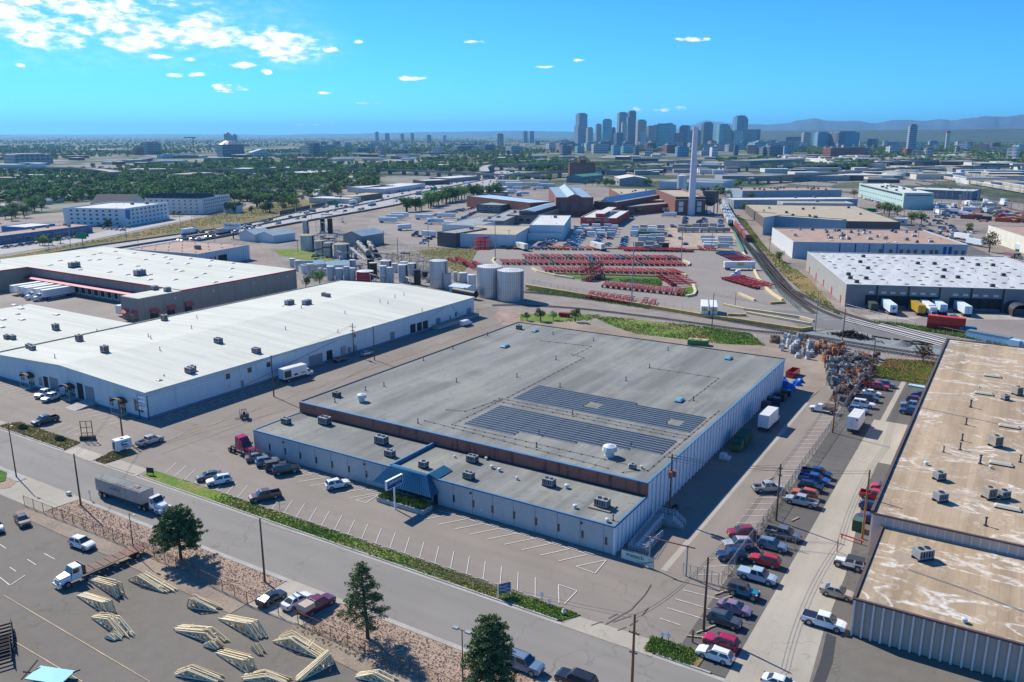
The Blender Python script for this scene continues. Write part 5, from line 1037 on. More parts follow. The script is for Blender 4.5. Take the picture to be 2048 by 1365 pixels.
def paint(c):
 if c in PAINT:return PAINT[c]
 tab=dict(white=(.72,.74,.75),silver=(.42,.44,.46),grey=(.17,.18,.19),darkgrey=(.07,.075,.08),black=(.018,.018,.02),blue=(.03,.09,.3),navy=(.02,.04,.11),teal=(.02,.2,.28),steelblue=(.16,.23,.32),red=(.45,.02,.02),darkred=(.28,.02,.04),maroon=(.13,.02,.05),crimson=(.4,.01,.06),orange=(.5,.1,.02),mauve=(.24,.17,.26),beige=(.42,.36,.28),tan=(.5,.4,.28),green=(.03,.15,.08),purple=(.06,.03,.09),brown=(.12,.07,.05),paleblue=(.35,.45,.52),yellow=(.55,.36,.03))
 m=M('car_paint_'+c,tab[c],.28,0,spec=.5,metal=.15 if c in('silver','grey','steelblue')else 0);m.node_tree.nodes['Principled BSDF'].inputs['Coat Weight'].default_value=.5;PAINT[c]=m;return m
RIM=M('wheel_rim',(.4,.41,.42),.35,0,metal=.6);LAMP=M('headlight_glass',(.7,.72,.72),.15,0,spec=.8);TAIL=M('tail_light_red',(.35,.01,.01),.3,0)
def ring(x,w,zb,zt,top=.93):
 zm=zb+(zt-zb)*.62
 return[(x,-w*.94,zb),(x,-w,zb+.08),(x,-w,zm),(x,-w*top,zt),(x,w*top,zt),(x,w,zm),(x,w,zb+.08),(x,w*.94,zb)]
def loft(m,rings,mat=0):
 n=len(rings[0]);i0=len(m.v)
 for r in rings:m.v+=r
 for i in range(len(rings)-1):
  for k in range(n):
   j=(k+1)%n;a=i0+i*n;m.f.append((a+k,a+j,a+n+j,a+n+k));m.m.append(mat)
 m.f.append(tuple(i0+k for k in range(n-1,-1,-1)));m.m.append(mat);a=i0+(len(rings)-1)*n;m.f.append(tuple(a+k for k in range(n)));m.m.append(mat)
KIND=dict(sedan=dict(L=4.75,W=1.82,b=[(-2.37,.72,.38,.86),(-2.2,.86,.28,1.0),(-1.5,.9,.22,1.04),(.95,.9,.22,1.0),(1.8,.88,.25,.88),(2.2,.8,.3,.74),(2.37,.62,.38,.6)],g=[(-1.75,1.02),(-1.05,1.44),(.25,1.46),(1.05,.98)],gw=(.84,.62),wb=(-1.4,1.4),wr=.33),suv=dict(L=4.7,W=1.9,b=[(-2.33,.78,.42,1.0),(-2.2,.9,.3,1.1),(-1.3,.95,.26,1.1),(1.0,.95,.26,1.08),(1.9,.9,.3,1.0),(2.25,.82,.36,.86),(2.35,.7,.45,.7)],g=[(-2.2,1.09),(-1.85,1.64),(.2,1.72),(.95,1.07)],gw=(.88,.68),wb=(-1.4,1.42),wr=.37),bigsuv=dict(L=5.2,W=2.0,b=[(-2.6,.88,.45,1.12),(-2.5,.97,.32,1.2),(-1.3,1.0,.28,1.2),(1.1,1.0,.28,1.18),(2.2,.96,.32,1.12),(2.55,.88,.4,.98),(2.62,.8,.48,.8)],g=[(-2.5,1.19),(-2.25,1.82),(.4,1.86),(1.1,1.17)],gw=(.93,.76),wb=(-1.55,1.6),wr=.41),wagon=dict(L=4.75,W=1.78,b=[(-2.37,.76,.38,.92),(-2.25,.86,.28,1.0),(-1.5,.89,.22,1.02),(.95,.89,.22,1.0),(1.8,.87,.25,.88),(2.2,.8,.3,.76),(2.37,.65,.38,.62)],g=[(-2.2,1.0),(-1.8,1.45),(.25,1.5),(1.05,.98)],gw=(.83,.64),wb=(-1.35,1.35),wr=.33),jeep=dict(L=4.6,W=1.85,b=[(-2.2,.78,.5,1.1),(-2.15,.8,.45,1.15),(.6,.8,.45,1.15),(.62,.74,.45,1.12),(1.95,.62,.5,1.08),(2.0,.6,.5,1.05)],g=[(-2.15,1.15),(-2.1,1.8),(.35,1.8),(.65,1.14)],gw=(.79,.72),wb=(-1.4,1.5),wr=.44,fender=1),pickup=dict(L=5.7,W=1.98,b=[(.2-.05,.97,.32,1.16),(1.5,.97,.32,1.14),(2.3,.94,.35,1.08),(2.75,.86,.42,.95),(2.85,.78,.5,.8)],g=[(-.95,1.16),(-.8,1.84),(.75,1.86),(1.5,1.14)],gw=(.9,.74),wb=(-1.75,1.85),wr=.41,bed=1),coupe=dict(L=4.5,W=1.8,b=[(-2.25,.72,.38,.84),(-2.1,.85,.26,.96),(-1.3,.9,.22,1.0),(.9,.9,.22,.94),(1.7,.87,.25,.82),(2.1,.78,.3,.7),(2.25,.6,.38,.56)],g=[(-1.9,.98),(-.8,1.3),(.1,1.32),(1.0,.94)],gw=(.82,.58),wb=(-1.32,1.35),wr=.33))
WHM={}
def wheelmesh(r,w=.24):
 if(r,w)in WHM:return WHM[(r,w)]
 m=MB();m.tube((0,-w/2,0),(0,w/2,0),r,16,0);WHM[(r,w)]=m.mesh('wheel',[BLACK]);q_=MB();q_.tube((0,-w/2-.012,0),(0,w/2+.012,0),r*.6,10,0);q_.tube((0,-w/2-.02,0),(0,w/2+.02,0),r*.15,6,1);RIMS[WHM[(r,w)].name]=q_.mesh('rim',[RIM,BLACK]);return WHM[(r,w)]
CARM={}
def carmeshes(kind,bedcover=None):
 key=(kind,bedcover)
 if key in CARM:return CARM[key]
 K=KIND[kind];P={};W2=K['W']/2;g=K['g'];wb,wt=K['gw']
 m=MB()
 if K.get('bed'):
  loft(m,[ring(*r)for r in[(-1.0,.97,.32,1.16)]+K['b'][0:]])
  m.box(-2.8,-1.0,-.97,-.87,.5,1.18);m.box(-2.8,-1.0,.87,.97,.5,1.18);m.box(-2.85,-2.78,-.97,.97,.5,1.18);m.box(-2.78,-1.0,-.87,.87,.5,.62);m.box(-1.05,-.98,-.87,.87,.6,1.18)
  m.box(-2.95,-2.85,-.95,.95,.42,.6,1)
 else:loft(m,[ring(*r)for r in K['b']])
 x0,z0=g[0];x1,z1=g[1];x2,z2=g[2];x3,z3=g[3]
 m.hexa([(x0,-wb,z0-.03),(x3,-wb,z3-.03),(x3,wb,z3-.03),(x0,wb,z0-.03),(x1,-wt,z1),(x2,-wt,z2),(x2,wt,z2),(x1,wt,z1)])
 m.hexa([(x1,-wt,z1),(x2,-wt,z2),(x2,wt,z2),(x1,wt,z1),(x1+.1,-wt+.1,z1+.05),(x2-.15,-wt+.1,z2+.04),(x2-.15,wt-.1,z2+.04),(x1+.1,wt-.1,z1+.05)])
 for x in K['wb']:
  for s in(-1,1):m.tube((x,s*(W2-.28),K['wr']),(x,s*(W2+.004),K['wr']),K['wr']*1.17,14,1)
 m.box(-K['L']/2+.1,K['L']/2-.15,-W2*.9,W2*.9,.2,.4,1)
 fx=K['b'][-1][0];fz=K['b'][-1][3];m.box(fx-.1,fx+.015,-.45,.45,fz-.2,fz-.04,1)
 if K.get('fender'):
  for x in K['wb']:
   for s in(-1,1):m.box(x-.5,x+.5,s*.72,s*.97,.88,.96,1)
  m.tube((-2.2,0,1.0),(-2.42,0,1.0),.38,12,1);m.box(2.0,2.15,-.8,.8,.5,.68,1);m.box(-2.12,.35,-.73,.73,1.8,1.85,1)
 if kind in('bigsuv','wagon','suv'):
  for s in(-1,1):m.box(x1+.2,x2-.25,s*(wt-.12),s*(wt-.08),z1+.06,z1+.11,1)
 P['body']=m
 def pane(p):
  a=MB();a.quad(p);return a
 def lerp3(a,b,t):return tuple(a[i]+(b[i]-a[i])*t for i in range(3))
 def inset(q,e=.1,off=(0,0,0)):
  c=[sum(p[i]for p in q)/4 for i in range(3)];return[tuple(lerp3(p,c,e)[i]+off[i]for i in range(3))for p in q]
 P['windshield']=pane(inset([(x3,-wb,z3),(x3,wb,z3),(x2,wt,z2),(x2,-wt,z2)],.1,(.025,0,.02)))
 P['rear_window']=pane(inset([(x0,wb,z0),(x0,-wb,z0),(x1,-wt,z1),(x1,wt,z1)],.14,(-.025,0,.02)))
 SW=[]
 for s in(-1,1):
  n=2 if kind!='coupe' else 1;xa,xb=x0,x3;ta,tb=x1,x2
  for k in range(n):
   f0=k/n+.02;f1=(k+1)/n-.02
   q=[(xa+(xb-xa)*f0,s*wb,z0),(xa+(xb-xa)*f1,s*wb,z0+(z3-z0)*f1),(ta+(tb-ta)*f1,s*wt,z1+(z2-z1)*f1),(ta+(tb-ta)*f0,s*wt,z1+(z2-z1)*f0)]
   q=inset(q,.13,(0,s*.015,.006));SW.append(MB().quad(q if s<0 else q[::-1]))
 for i,a in enumerate(SW):P['side_window%d'%i]=a
 bx=K['b'][-2]
 P['headlight']=MB().box(bx[0]-.12,bx[0]+.09,-.0,.3,bx[3]-.2,bx[3]-.06)
 rx=-2.86 if K.get('bed')else K['b'][0][0]
 P['tail_light']=MB().box(rx-.015,rx+.14,0,.2,.72,1.0)
 P['mirror']=MB().box(g[3][0]-.35,g[3][0]-.15,0,.2,g[3][1]+.02,g[3][1]+.2)
 if bedcover=='cover':P['bed_cover']=MB().box(-2.78,-1.0,-.88,.88,1.18,1.23)
 if bedcover=='shell':P['camper_shell']=MB().hexa([(-2.82,-.96,1.18),(-1.0,-.96,1.18),(-1.0,.96,1.18),(-2.82,.96,1.18),(-2.7,-.8,1.84),(-1.0,-.8,1.84),(-1.0,.8,1.84),(-2.7,.8,1.84)])
 R_={k:v.mesh(k,[paint('white'),DARKM]if k=='body' else{'windshield':GLASS,'rear_window':GLASS,'headlight':LAMP,'tail_light':TAIL,'mirror':DARKM,'bed_cover':paint('black'),'camper_shell':paint('white')}.get(k,GLASS))for k,v in P.items()}
 for k in('body',):R_[k].polygons.foreach_set('use_smooth',[False]*len(R_[k].polygons))
 CARM[key]=R_;return R_
BODY={}
def car(x,y,deg,kind,color,label,cat=None,bedcover=None,group=None,z=0.08,covercol=None,s=1):
 P=carmeshes(kind,bedcover);K=KIND[kind]
 t=thing('parked_'+{'sedan':'car','suv':'suv','bigsuv':'suv','wagon':'wagon','jeep':'jeep','pickup':'pickup','coupe':'car'}[kind].replace('jeep','off_roader'),label,cat or{'sedan':'car','suv':'suv','bigsuv':'suv','wagon':'station wagon','jeep':'off-roader','pickup':'pickup truck','coupe':'car'}[kind],(x,y,z),R(deg),group)
 if s!=1:t.scale=(s,s,s)
 bk=(kind,bedcover,color)
 if bk not in BODY:
  b=P['body'].copy();b.materials[0]=paint(color);BODY[bk]=b
 put('body',BODY[bk],t)
 for k in P:
  if k in('windshield','rear_window'):put(k,P[k],t)
  elif k[:11]=='side_window':put('side_window',P[k],t)
 W2=K['W']/2
 for sgn in(-1,1):
  put('headlight',P['headlight'],t,loc=(0,-.78 if sgn<0 else.48,0));put('tail_light',P['tail_light'],t,loc=(0,-.9 if sgn<0 else.68,0));put('mirror',P['mirror'],t,loc=(0,-W2-.12 if sgn<0 else W2-.08,0))
  for wx in K['wb']:put('wheel',wheelmesh(K['wr']),t,loc=(wx,sgn*(W2-.12),K['wr']))
 for k in('bed_cover','camper_shell'):
  if k in P:
   me=P[k]
   if covercol:me=me.copy();me.materials[0]=paint(covercol)
   put(k,me,t)
 return t
CARS=[(-25.4-1.0,94.4,180,'suv','crimson','crimson SUV beside the white station wagon at the south end of the east row'),(-26.3,91.5,180,'wagon','white','white station wagon, southernmost car of the fenced east row'),(-27.6,99.6,0,'suv','darkgrey','dark grey crossover next to the mauve sedan by the wooden pole'),(-27.3,103.3,0,'sedan','mauve','faded mauve saloon between the dark crossover and the teal off-roader'),(-27.4,108.0,0,'jeep','teal','teal off-roader with a black hardtop by the chain link gate'),(-27.0,113.4,0,'pickup','paleblue','pale silver blue crew cab pickup north of the teal off-roader',None,'cover',None,.08,'paleblue'),(-27.3,118.7,180,'suv','red','orange red crossover between the pale pickup and the blue crossover'),(-27.6,124.2,0,'suv','steelblue','steel blue crossover south of the grey canopied pickup'),(-27.1,129.1,0,'pickup','grey','grey pickup parked north of the steel blue crossover'),(-32.3,117.6,214,'suv','navy','dark blue crossover on the angled stall just inside the gate'),(-32.5,121.8,214,'suv','silver','silver crossover on the angled stall between the blue and the crimson ones'),(-33.2,125.9,214,'suv','darkred','dark red SUV, northernmost of three on the angled stalls'),(-27.5,143.5,180,'pickup','silver','silver extended cab pickup beside the orange crossover'),(-27.7,147.1,180,'suv','orange','orange crossover squeezed between the silver pickup and a dark SUV'),(-27.4,150.9,0,'suv','black','black blue SUV between the orange crossover and the bright blue pickup'),(-27.7,154.7,0,'pickup','blue','bright blue pickup in the middle of the east row'),(-27.9,158.0,0,'pickup','navy','dark navy pickup north of the bright blue pickup'),(-34.2,146.2,36,'pickup','silver','silver pickup parked alone in the aisle west of the fence'),(-16.0,124.6,180,'jeep','white','white off-roader with a black roof against the tan wall'),(-15.9,115.1,0,'sedan','beige','champagne coloured saloon alone beside the tan wall'),(-16.0,106.3,0,'pickup','white','white pickup with a black bed cover by the tan corner',None,'cover'),(-15.8,158.1,180,'coupe','red','bright red car at the north end of the wall side group'),(-16.3,152.9,0,'pickup','red','red pickup between the red car and the blue wagon'),(-16.1,148.0,0,'wagon','navy','dark blue wagon with a pale roof beside the red pickup'),(-15.9,142.6,180,'sedan','purple','black purple saloon by the green transformer box'),(-26.9,225.4,0,'pickup','red','red pickup at the north end of the far east row'),(-25.2,228.6,0,'suv','grey','grey car half hidden behind the red pickup'),(-27.2,218.7,0,'sedan','white','white saloon south of the red pickup'),(-27.5,213.5,0,'pickup','darkgrey','dark grey pickup between the white saloon and the white boxy SUV'),(-27.4,207.8,0,'bigsuv','white','boxy white SUV south of the dark grey pickup'),(-27.8,202.6,0,'suv','steelblue','blue grey SUV beside the white box truck'),(-16.6,207.9,180,'pickup','navy','dark blue pickup, nearest of four along the far tan wall'),(-17.0,213.0,180,'pickup','steelblue','slate blue pickup, second of four along the far tan wall'),(-16.8,218.0,0,'suv','maroon','maroon car, third of four along the far tan wall'),(-16.4,224.0,180,'sedan','navy','navy saloon, farthest of four along the tan wall'),(-117.4,104.5,58,'bigsuv','black','black SUV nearest the white stalls, last of four at the office corner'),(-120.5,104.9,58,'jeep','darkgrey','dark off-roader between the black SUV and the blue grey crossover'),(-123.8,105.6,58,'suv','steelblue','blue grey crossover, second of four at the office corner'),(-127.4,106.2,58,'sedan','grey','grey saloon, first of four by the red tractor'),(-103.9,104.9,60,'suv','white','small white crossover alone on the office front stalls'),(-111.6,94.0,240,'pickup','brown','brown grey pickup parked alone beside the green verge'),(-124.4,94.2,240,'suv','white','white crossover beside a dark one on the verge stalls'),(-127.9,94.6,240,'sedan','darkgrey','dark car beside the white crossover on the verge stalls'),(-154.2,100.3,86,'pickup','silver','silver pickup coupled to the small white food trailer'),(-186.4,95.6,265,'pickup','black','black pickup with a wooden rack alone in the west lot'),(-206.5,107.0,282,'pickup','white','white crew cab pickup nosing out from the warehouse front'),(-202.0,106.2,282,'pickup','white','white low pickup beside the brown awning, next to a taller pickup'),(-122.7,65.9,5,'suv','white','white crossover near the flatbed truck in the truss yard'),(-139.4,65.3,-15,'sedan','black','black saloon by the rock bed in the truss yard'),(-140.9,61.6,-15,'suv','silver','silver SUV beside the black saloon in the truss yard'),(-141.2,58.4,-15,'sedan','blue','blue car cut by the left photo edge'),(-84.4,70.9,85,'coupe','black','black sporty car, left of three on the south driveway'),(-80.8,72.3,85,'sedan','white','white saloon between the black car and the maroon pickup'),(-77.5,72.9,85,'pickup','maroon','maroon pickup with a pale camper shell on the south driveway',None,'shell',None,.08,'tan'),(-45.9,76.9,0,'bigsuv','steelblue','blue grey boxy SUV parked at the kerb behind the third pine'),(-38.9,77.5,180,'bigsuv','black','black SUV parked at the kerb on the bottom photo edge'),(-137.3,135.2,265,'pickup','beige','off white work pickup with a ladder rack at the alley corner'),(-163.7,180.6,90,'coupe','silver','silver coupe in the warehouse shade by the alley poles'),(-165.5,171,90,'sedan','black','black car deep in the warehouse shade'),(-17.5,88.5+1.5,0,'sedan','white','white car roof just showing on the bottom photo edge'),]
for c in CARS:car(*c[:6],*(c[6:]))
def wheels(t,xs,r=.5,w=.3,y=1.05,tw=False):
 for x in xs:
  for s in(-1,1):put('wheel',wheelmesh(r,w),t,loc=(x,s*y,r))
TRW=M('trailer_white',(.7,.72,.72),.45,.08,.5,streak=.3)
def trailer_parts(t,x0,x1,body,h0=1.15,h1=4.0,roof=None,ribs=True,wheelx=None,legs=True):
 MB().box(x0,x1,-1.28,1.28,h0,h1).build('cargo_box',body,t)
 MB().box(x0+.03,x1-.03,-1.24,1.24,h1,h1+.05).build('roof_skin',roof or body,t)
 if ribs:
  m=MB();x=x0+.6
  while x<x1-.3:
   m.box(x-.03,x+.03,-1.31,-1.285,h0+.1,h1-.1);m.box(x-.03,x+.03,1.285,1.31,h0+.1,h1-.1);x+=1.2
  m.build('side_posts',UNIT_WHITE if body is TRW else body,t,kind='stuff')
 MB().box(x0-.05,x1,-1.3,1.3,h0-.15,h0).build('bottom_rail',DARKM,t)
 wheels(t,wheelx or(x0+1.2,x0+2.5),.5,.5)
 if legs:
  for s in(-1,1):MB().box(x1-2.8,x1-2.65,s*.9-.08,s*.9+.08,.05,h0-.16).build('landing_leg',DARKM,t)
 MB().box(x0-.06,x0-.003,-.03,.03,h0+.1,h1-.1).build('door_seam',DARKM,t)
def tractor_parts(t,x,col,sleeper=True,low=False):
 """tractor with its cab front at x+6.2, frame starting at x"""
 L=2.0 if sleeper else.7
 MB().box(x,x+6.0,-.45,.45,.75,1.05).build('chassis',DARKM,t)
 m=MB();c0=x+2.6 if sleeper else x+3.2
 if sleeper:m.hexa([(c0,-1.15,1.05),(c0+1.5,-1.15,1.05),(c0+1.5,1.15,1.05),(c0,1.15,1.05),(c0+.1,-1.05,3.9),(c0+1.5,-1.05,3.7),(c0+1.5,1.05,3.7),(c0+.1,1.05,3.9)])
 c1=c0+1.5 if sleeper else c0
 m.hexa([(c1,-1.1,1.05),(c1+1.5,-1.1,1.05),(c1+1.5,1.1,1.05),(c1,1.1,1.05),(c1,-1.0,3.6 if sleeper else 2.9),(c1+.7,-.95,2.95 if sleeper else 2.8),(c1+.7,.95,2.95 if sleeper else 2.8),(c1,1.0,3.6 if sleeper else 2.9)])
 m.hexa([(c1+1.5,-.95,.8),(c1+3.0,-.85,.8),(c1+3.0,.85,.8),(c1+1.5,.95,.8),(c1+1.45,-.85,2.0),(c1+2.8,-.6,1.75),(c1+2.8,.6,1.75),(c1+1.45,.85,2.0)])
 m.box(c1+1.4,c1+3.05,-1.2,-.85,.5,1.2);m.box(c1+1.4,c1+3.05,.85,1.2,.5,1.2);m.build('cab',paint(col),t)
 MB().quad([(c1+1.44,-.9,2.05),(c1+1.44,.9,2.05),(c1+.78,.85,2.85),(c1+.78,-.85,2.85)]).build('windshield',GLASS,t)
 for s in(-1,1):
  q=[(c1+.25,s*1.11,2.05),(c1+1.25,s*1.11,2.05),(c1+.75,s*1.06,2.7),(c1+.3,s*1.06,2.7)];MB().quad(q if s<0 else q[::-1]).build('side_window',GLASS,t)
 MB().box(c1+3.0,c1+3.06,-.5,.5,.8,1.65).build('grille',STEEL,t);MB().box(c1+2.95,c1+3.2,-1.15,1.15,.4,.75).build('bumper',STEEL,t)
 for s in(-1,1):
  MB().box(c1+2.85,c1+3.07,s*.95-.15,s*.95+.15,.8,1.05).build('headlight',LAMP,t);MB().tube((c1+.2,s*.95,1),(c1+.2,s*1.12,1),.3,10).build('fuel_tank',STEEL,t);MB().box(c1+1.0,c1+1.1,s*1.3-.1,s*1.3+.1,2.0,2.5).build('mirror',DARKM,t)
 wheels(t,(x+.7,x+2.0),.5,.5);wheels(t,(c1+2.1,),.5,.3)
def boxtruck(x,y,deg,label,body=None,cab='white',L=6.5,h=3.6,cat='box truck',group=None,print_=None):
 t=thing('box_truck',label,cat,(x,y,.08),R(deg),group);b=body or TRW
 MB().box(-L/2-1,L/2-1,-1.22,1.22,1.0,h).build('cargo_box',b,t);MB().box(-L/2-.97,L/2-1.03,-1.19,1.19,h,h+.04).build('roof_skin',UNIT_WHITE,t)
 MB().box(-L/2-1,L/2+1,-.4,.4,.6,.99).build('chassis',DARKM,t)
 c=L/2-1+.1;m=MB();m.hexa([(c,-1.05,.6),(c+1.9,-.98,.6),(c+1.9,.98,.6),(c,1.05,.6),(c,-.95,2.3),(c+.75,-.9,2.3),(c+.75,.9,2.3),(c,.95,2.3)]);m.box(c+.9,c+2.1,-.95,.95,.55,1.35);m.build('cab',paint(cab),t)
 MB().quad([(c+1.5,-.85,1.42),(c+1.5,.85,1.42),(c+.85,.8,2.22),(c+.85,-.8,2.22)]).build('windshield',GLASS,t)
 for s in(-1,1):
  q=[(c+.3,s*1.05,1.45),(c+1.2,s*1.03,1.45),(c+.7,s*.98,2.1),(c+.3,s*1.0,2.1)];MB().quad(q if s<0 else q[::-1]).build('side_window',GLASS,t)
 wheels(t,(-L/2+.4,),.42,.45,.98);wheels(t,(c+1.2,),.42,.26,.95)
 for s in(-1,1):MB().box(c+2.0,c+2.13,s*.7-.15,s*.7+.15,.85,1.1).build('headlight',LAMP,t)
 MB().box(-L/2-1.25,-L/2-1.003,-1.1,1.1,.5,.62).build('rear_bumper',DARKM,t)
 return t
t=thing('grain_truck','silver sided grain semi trailer truck driving along the street','semi truck',(-130.6,80.2,.08),R(2))
hs=M('hopper_side',(.33,.32,.3),.5,.22,.6,3,streak=.15)
m=MB();m.hexa([(-8.6,-1.28,1.2),(4.4,-1.28,1.2),(4.4,1.28,1.2),(-8.6,1.28,1.2),(-8.6,-1.28,3.5),(4.4,-1.28,3.5),(4.4,1.28,3.5),(-8.6,1.28,3.5)]);m.build('hopper_body',hs,t)
m=MB()
for k in range(17):x=-8.4+k*.78;m.box(x-.03,x+.03,-1.32,-1.285,1.2,3.5);m.box(x-.03,x+.03,1.285,1.32,1.2,3.5)
m.build('side_posts',STEEL,t,kind='stuff')
m=MB();rr=random.Random(4)
for k in range(13):
 x=-8.55+k;dz=rr.uniform(-.06,.1);m.hexa([(x,-1.22,3.51),(x+.98,-1.22,3.51),(x+.98,1.22,3.51),(x,1.22,3.51),(x,-1.1,3.62+dz),(x+.98,-1.1,3.6),(x+.98,.7,3.58),(x,.8,3.6)])
m.build('tarp',M('grey_tarp',(.1,.115,.12),.6,.3,1.5),t)
MB().hexa([(1.0,-.3,3.68),(2.6,-.6,3.68),(2.8,.1,3.68),(1.3,.3,3.68),(1.2,-.2,3.8),(2.3,-.3,3.85),(2.4,.1,3.85),(1.4,.2,3.8)]).build('folded_tarp',M('tan_tarp',(.3,.22,.15),.8,.3,2),t)
MB().box(-8.3,4.2,-1.2,1.2,.95,1.19).build('trailer_frame',DARKM,t);wheels(t,(-7.6,-6.3),.5,.5)
smudge(6,t,.75,(-2.8,-1.34,2.3),0,BLUEP);tractor_parts(t,2.9,'white',False)
t=thing('tractor_unit','magenta red tractor unit with sleeper cab by the office corner','tractor unit',(-134.5,107.2,.08),R(-4));tractor_parts(t,-1.8,'crimson',True)
t=thing('food_trailer','small white food trailer with an open hatch by the utility pole','trailer',(-155.6,94.7,.08),R(80))
MB().hexa([(-1.7,-1.05,.55),(1.7,-1.05,.55),(1.7,1.05,.55),(-1.7,1.05,.55),(-1.6,-.95,2.7),(1.6,-.95,2.7),(1.6,.95,2.7),(-1.6,.95,2.7)]).build('trailer_body',TRW,t);MB().box(-.5,.7,-1.07,-1.03,1.4,2.2).build('serving_hatch',DARKM,t)
MB().hexa([(-.5,-1.75,2.0),(.7,-1.75,2.0),(.7,-1.05,2.25),(-.5,-1.05,2.25),(-.5,-1.75,2.05),(.7,-1.75,2.05),(.7,-1.05,2.3),(-.5,-1.05,2.3)]).build('hatch_flap',M('flap_cyan',(.25,.5,.52),.5,.05),t)
MB().box(-.3,.9,-1.06,-1.03,.95,1.15).build('red_lettering',REDP,t);MB().box(-1.75,-1.68,-.4,.4,.6,2.3).build('rear_door',DARKM,t);MB().box(-.3,.3,-.3,.3,2.7,2.9).build('roof_vent',UNIT_WHITE,t);wheels(t,(0,),.33,.22,.95);MB().bar((1.7,0,.5),(3,0,.5),.1).build('tow_bar',DARKM,t)
t=thing('flatbed_truck','white cab flatbed truck with a rusty bare deck in the truss yard','flatbed truck',(-113.3,62.8,.08),R(-94))
RUSTD=M('rusty_deck',(.22,.12,.09),.85,.25,1,4)
for k in range(8):MB().box(-7.6+k*1.25,-7.6+k*1.25+1.15,-1.25,1.25,1.1,1.2).build('deck_panel',RUSTD if k<3 else M('deck_wood',(.2,.14,.11),.9,.2,2),t)
MB().box(-7.6,5,-.4,.4,.7,1.08).build('chassis',DARKM,t);MB().box(2.45,2.6,-1.2,1.2,1.2,2.6).build('headboard',DARKM,t);MB().box(-3,2.4,-1.3,-1.26,.6,1.1).build('side_box',DARKM,t)
m=MB();m.hexa([(2.9,-1.0,.8),(4.6,-1.0,.8),(4.6,1.0,.8),(2.9,1.0,.8),(2.9,-.95,2.65),(4.1,-.9,2.65),(4.1,.9,2.65),(2.9,.95,2.65)]);m.hexa([(4.6,-.95,.75),(6.2,-.85,.75),(6.2,.85,.75),(4.6,.95,.75),(4.5,-.85,1.85),(6.0,-.6,1.6),(6.0,.6,1.6),(4.5,.85,1.85)]);m.build('cab',paint('white'),t)
MB().quad([(4.58,-.85,1.85),(4.58,.85,1.85),(4.16,.82,2.55),(4.16,-.82,2.55)]).build('windshield',GLASS,t);MB().box(3.3,4.2,-1.02,-.98,1.8,2.45).build('side_window',GLASS,t);MB().box(3.3,4.2,.98,1.02,1.8,2.45).build('side_window',GLASS,t)
MB().box(6.18,6.24,-.55,.55,.8,1.5).build('grille',STEEL,t);MB().box(6.1,6.4,-1.1,1.1,.45,.75).build('bumper',UNIT_WHITE,t);wheels(t,(-5.6,),.5,.5);wheels(t,(5.2,),.5,.3)
for s in(-1,1):MB().box(6.05,6.22,s*.85-.14,s*.85+.14,.9,1.15).build('headlight',LAMP,t)
smudge(4,t,.35,(3.6,-1.04,1.0),0,BLACKP)
for k in range(2):MB().box(-.7+k*.5,-.35+k*.5,-1.3,1.3,0,.2).build('steel_ramp',RUSTD,label=['rusty loading ramp lying behind the flatbed, nearer the fence','rusty loading ramp lying behind the flatbed, nearer the truck'][k],cat='ramp',loc=(*at(257+k*-7,1128+k*3),.08),rz=R(-35))
t=boxtruck(-163.4,151.6,83,'white beverage box truck parked in the shade beside the white warehouse',L=7.6,h=3.7)
MB().box(-4.6,-2.4,-1.24,-1.222,1.3,3.2).build('roll_shutter',DARKM,t);MB().box(-1.5,-.3,-1.24,-1.222,1.4,1.9).build('side_print',BLACKP,t);MB().box(1.0,2.2,-1.24,-1.222,1.6,1.9).build('side_print',BLACKP,t)
boxtruck(-43.5,181.8,88,'plain white box truck in the shade lane by the long east wall',L=7.2,h=3.9)
t=boxtruck(-26.3,191,88,'white box truck backed on hatched paving with lettering on its rear door',L=6.8,h=3.8)
smudge(7,t,.2,(-4.42,-.3,3.3),-90,DARKM);smudge(6,t,.24,(-4.42,0,2.75),-90,DARKM);smudge(6,t,.26,(-4.42,0,2.3),-90,REDP);smudge(9,t,.17,(-4.42,0,1.9),-90,DARKM);MB().box(-4.42,-4.41,-1,-.6,3.1,3.5).build('red_emblem',REDP,t)
t=thing('work_van','white van parked at the far end of the alley','van',(-160.9,229,.08),R(85))
m=MB();loft(m,[ring(-2.5,.9,.35,1.9),ring(.8,.95,.35,1.95),ring(1.5,.93,.35,1.3),ring(2.4,.8,.4,.95)]);m.build('body',paint('white'),t);MB().quad([(1.55,-.75,1.32),(1.55,.75,1.32),(.92,.7,1.88),(.92,-.7,1.88)]).build('windshield',GLASS,t);wheels(t,(-1.5,1.6),.34,.22,.85)
t=thing('stake_bed_truck','white pickup with a wooden stake bed full of scrap by the yard fence','stake truck',(-35.2,198.6,.08),R(180))
m=MB();loft(m,[ring(.6,.95,.4,1.15),ring(2.2,.93,.4,1.1),ring(3.0,.85,.45,.9)]);m.hexa([(.0,-.95,.4),(1.7,-.95,.4),(1.7,.95,.4),(0,.95,.4),(.1,-.8,1.9),(1.1,-.8,1.9),(1.1,.8,1.9),(.1,.8,1.9)]);m.build('cab',paint('white'),t)
MB().quad([(1.78,-.7,1.2),(1.78,.7,1.2),(1.18,.7,1.82),(1.18,-.7,1.82)]).build('windshield',GLASS,t);MB().box(-3.4,-.1,-1.05,1.05,.85,1.0).build('bed_floor',DARKM,t);wheels(t,(-2.2,2.1),.4,.25,.9)
for s in(-1,1):
 for z in(1.15,1.45,1.75):MB().box(-3.4,-.1,s*1.05-.03,s*1.05+.03,z,z+.15).build('stake_board',WOOD,t)
t=thing('forklift','forklift standing alone in the alley by the office corner','forklift',(*at(487,838),.08),R(230))
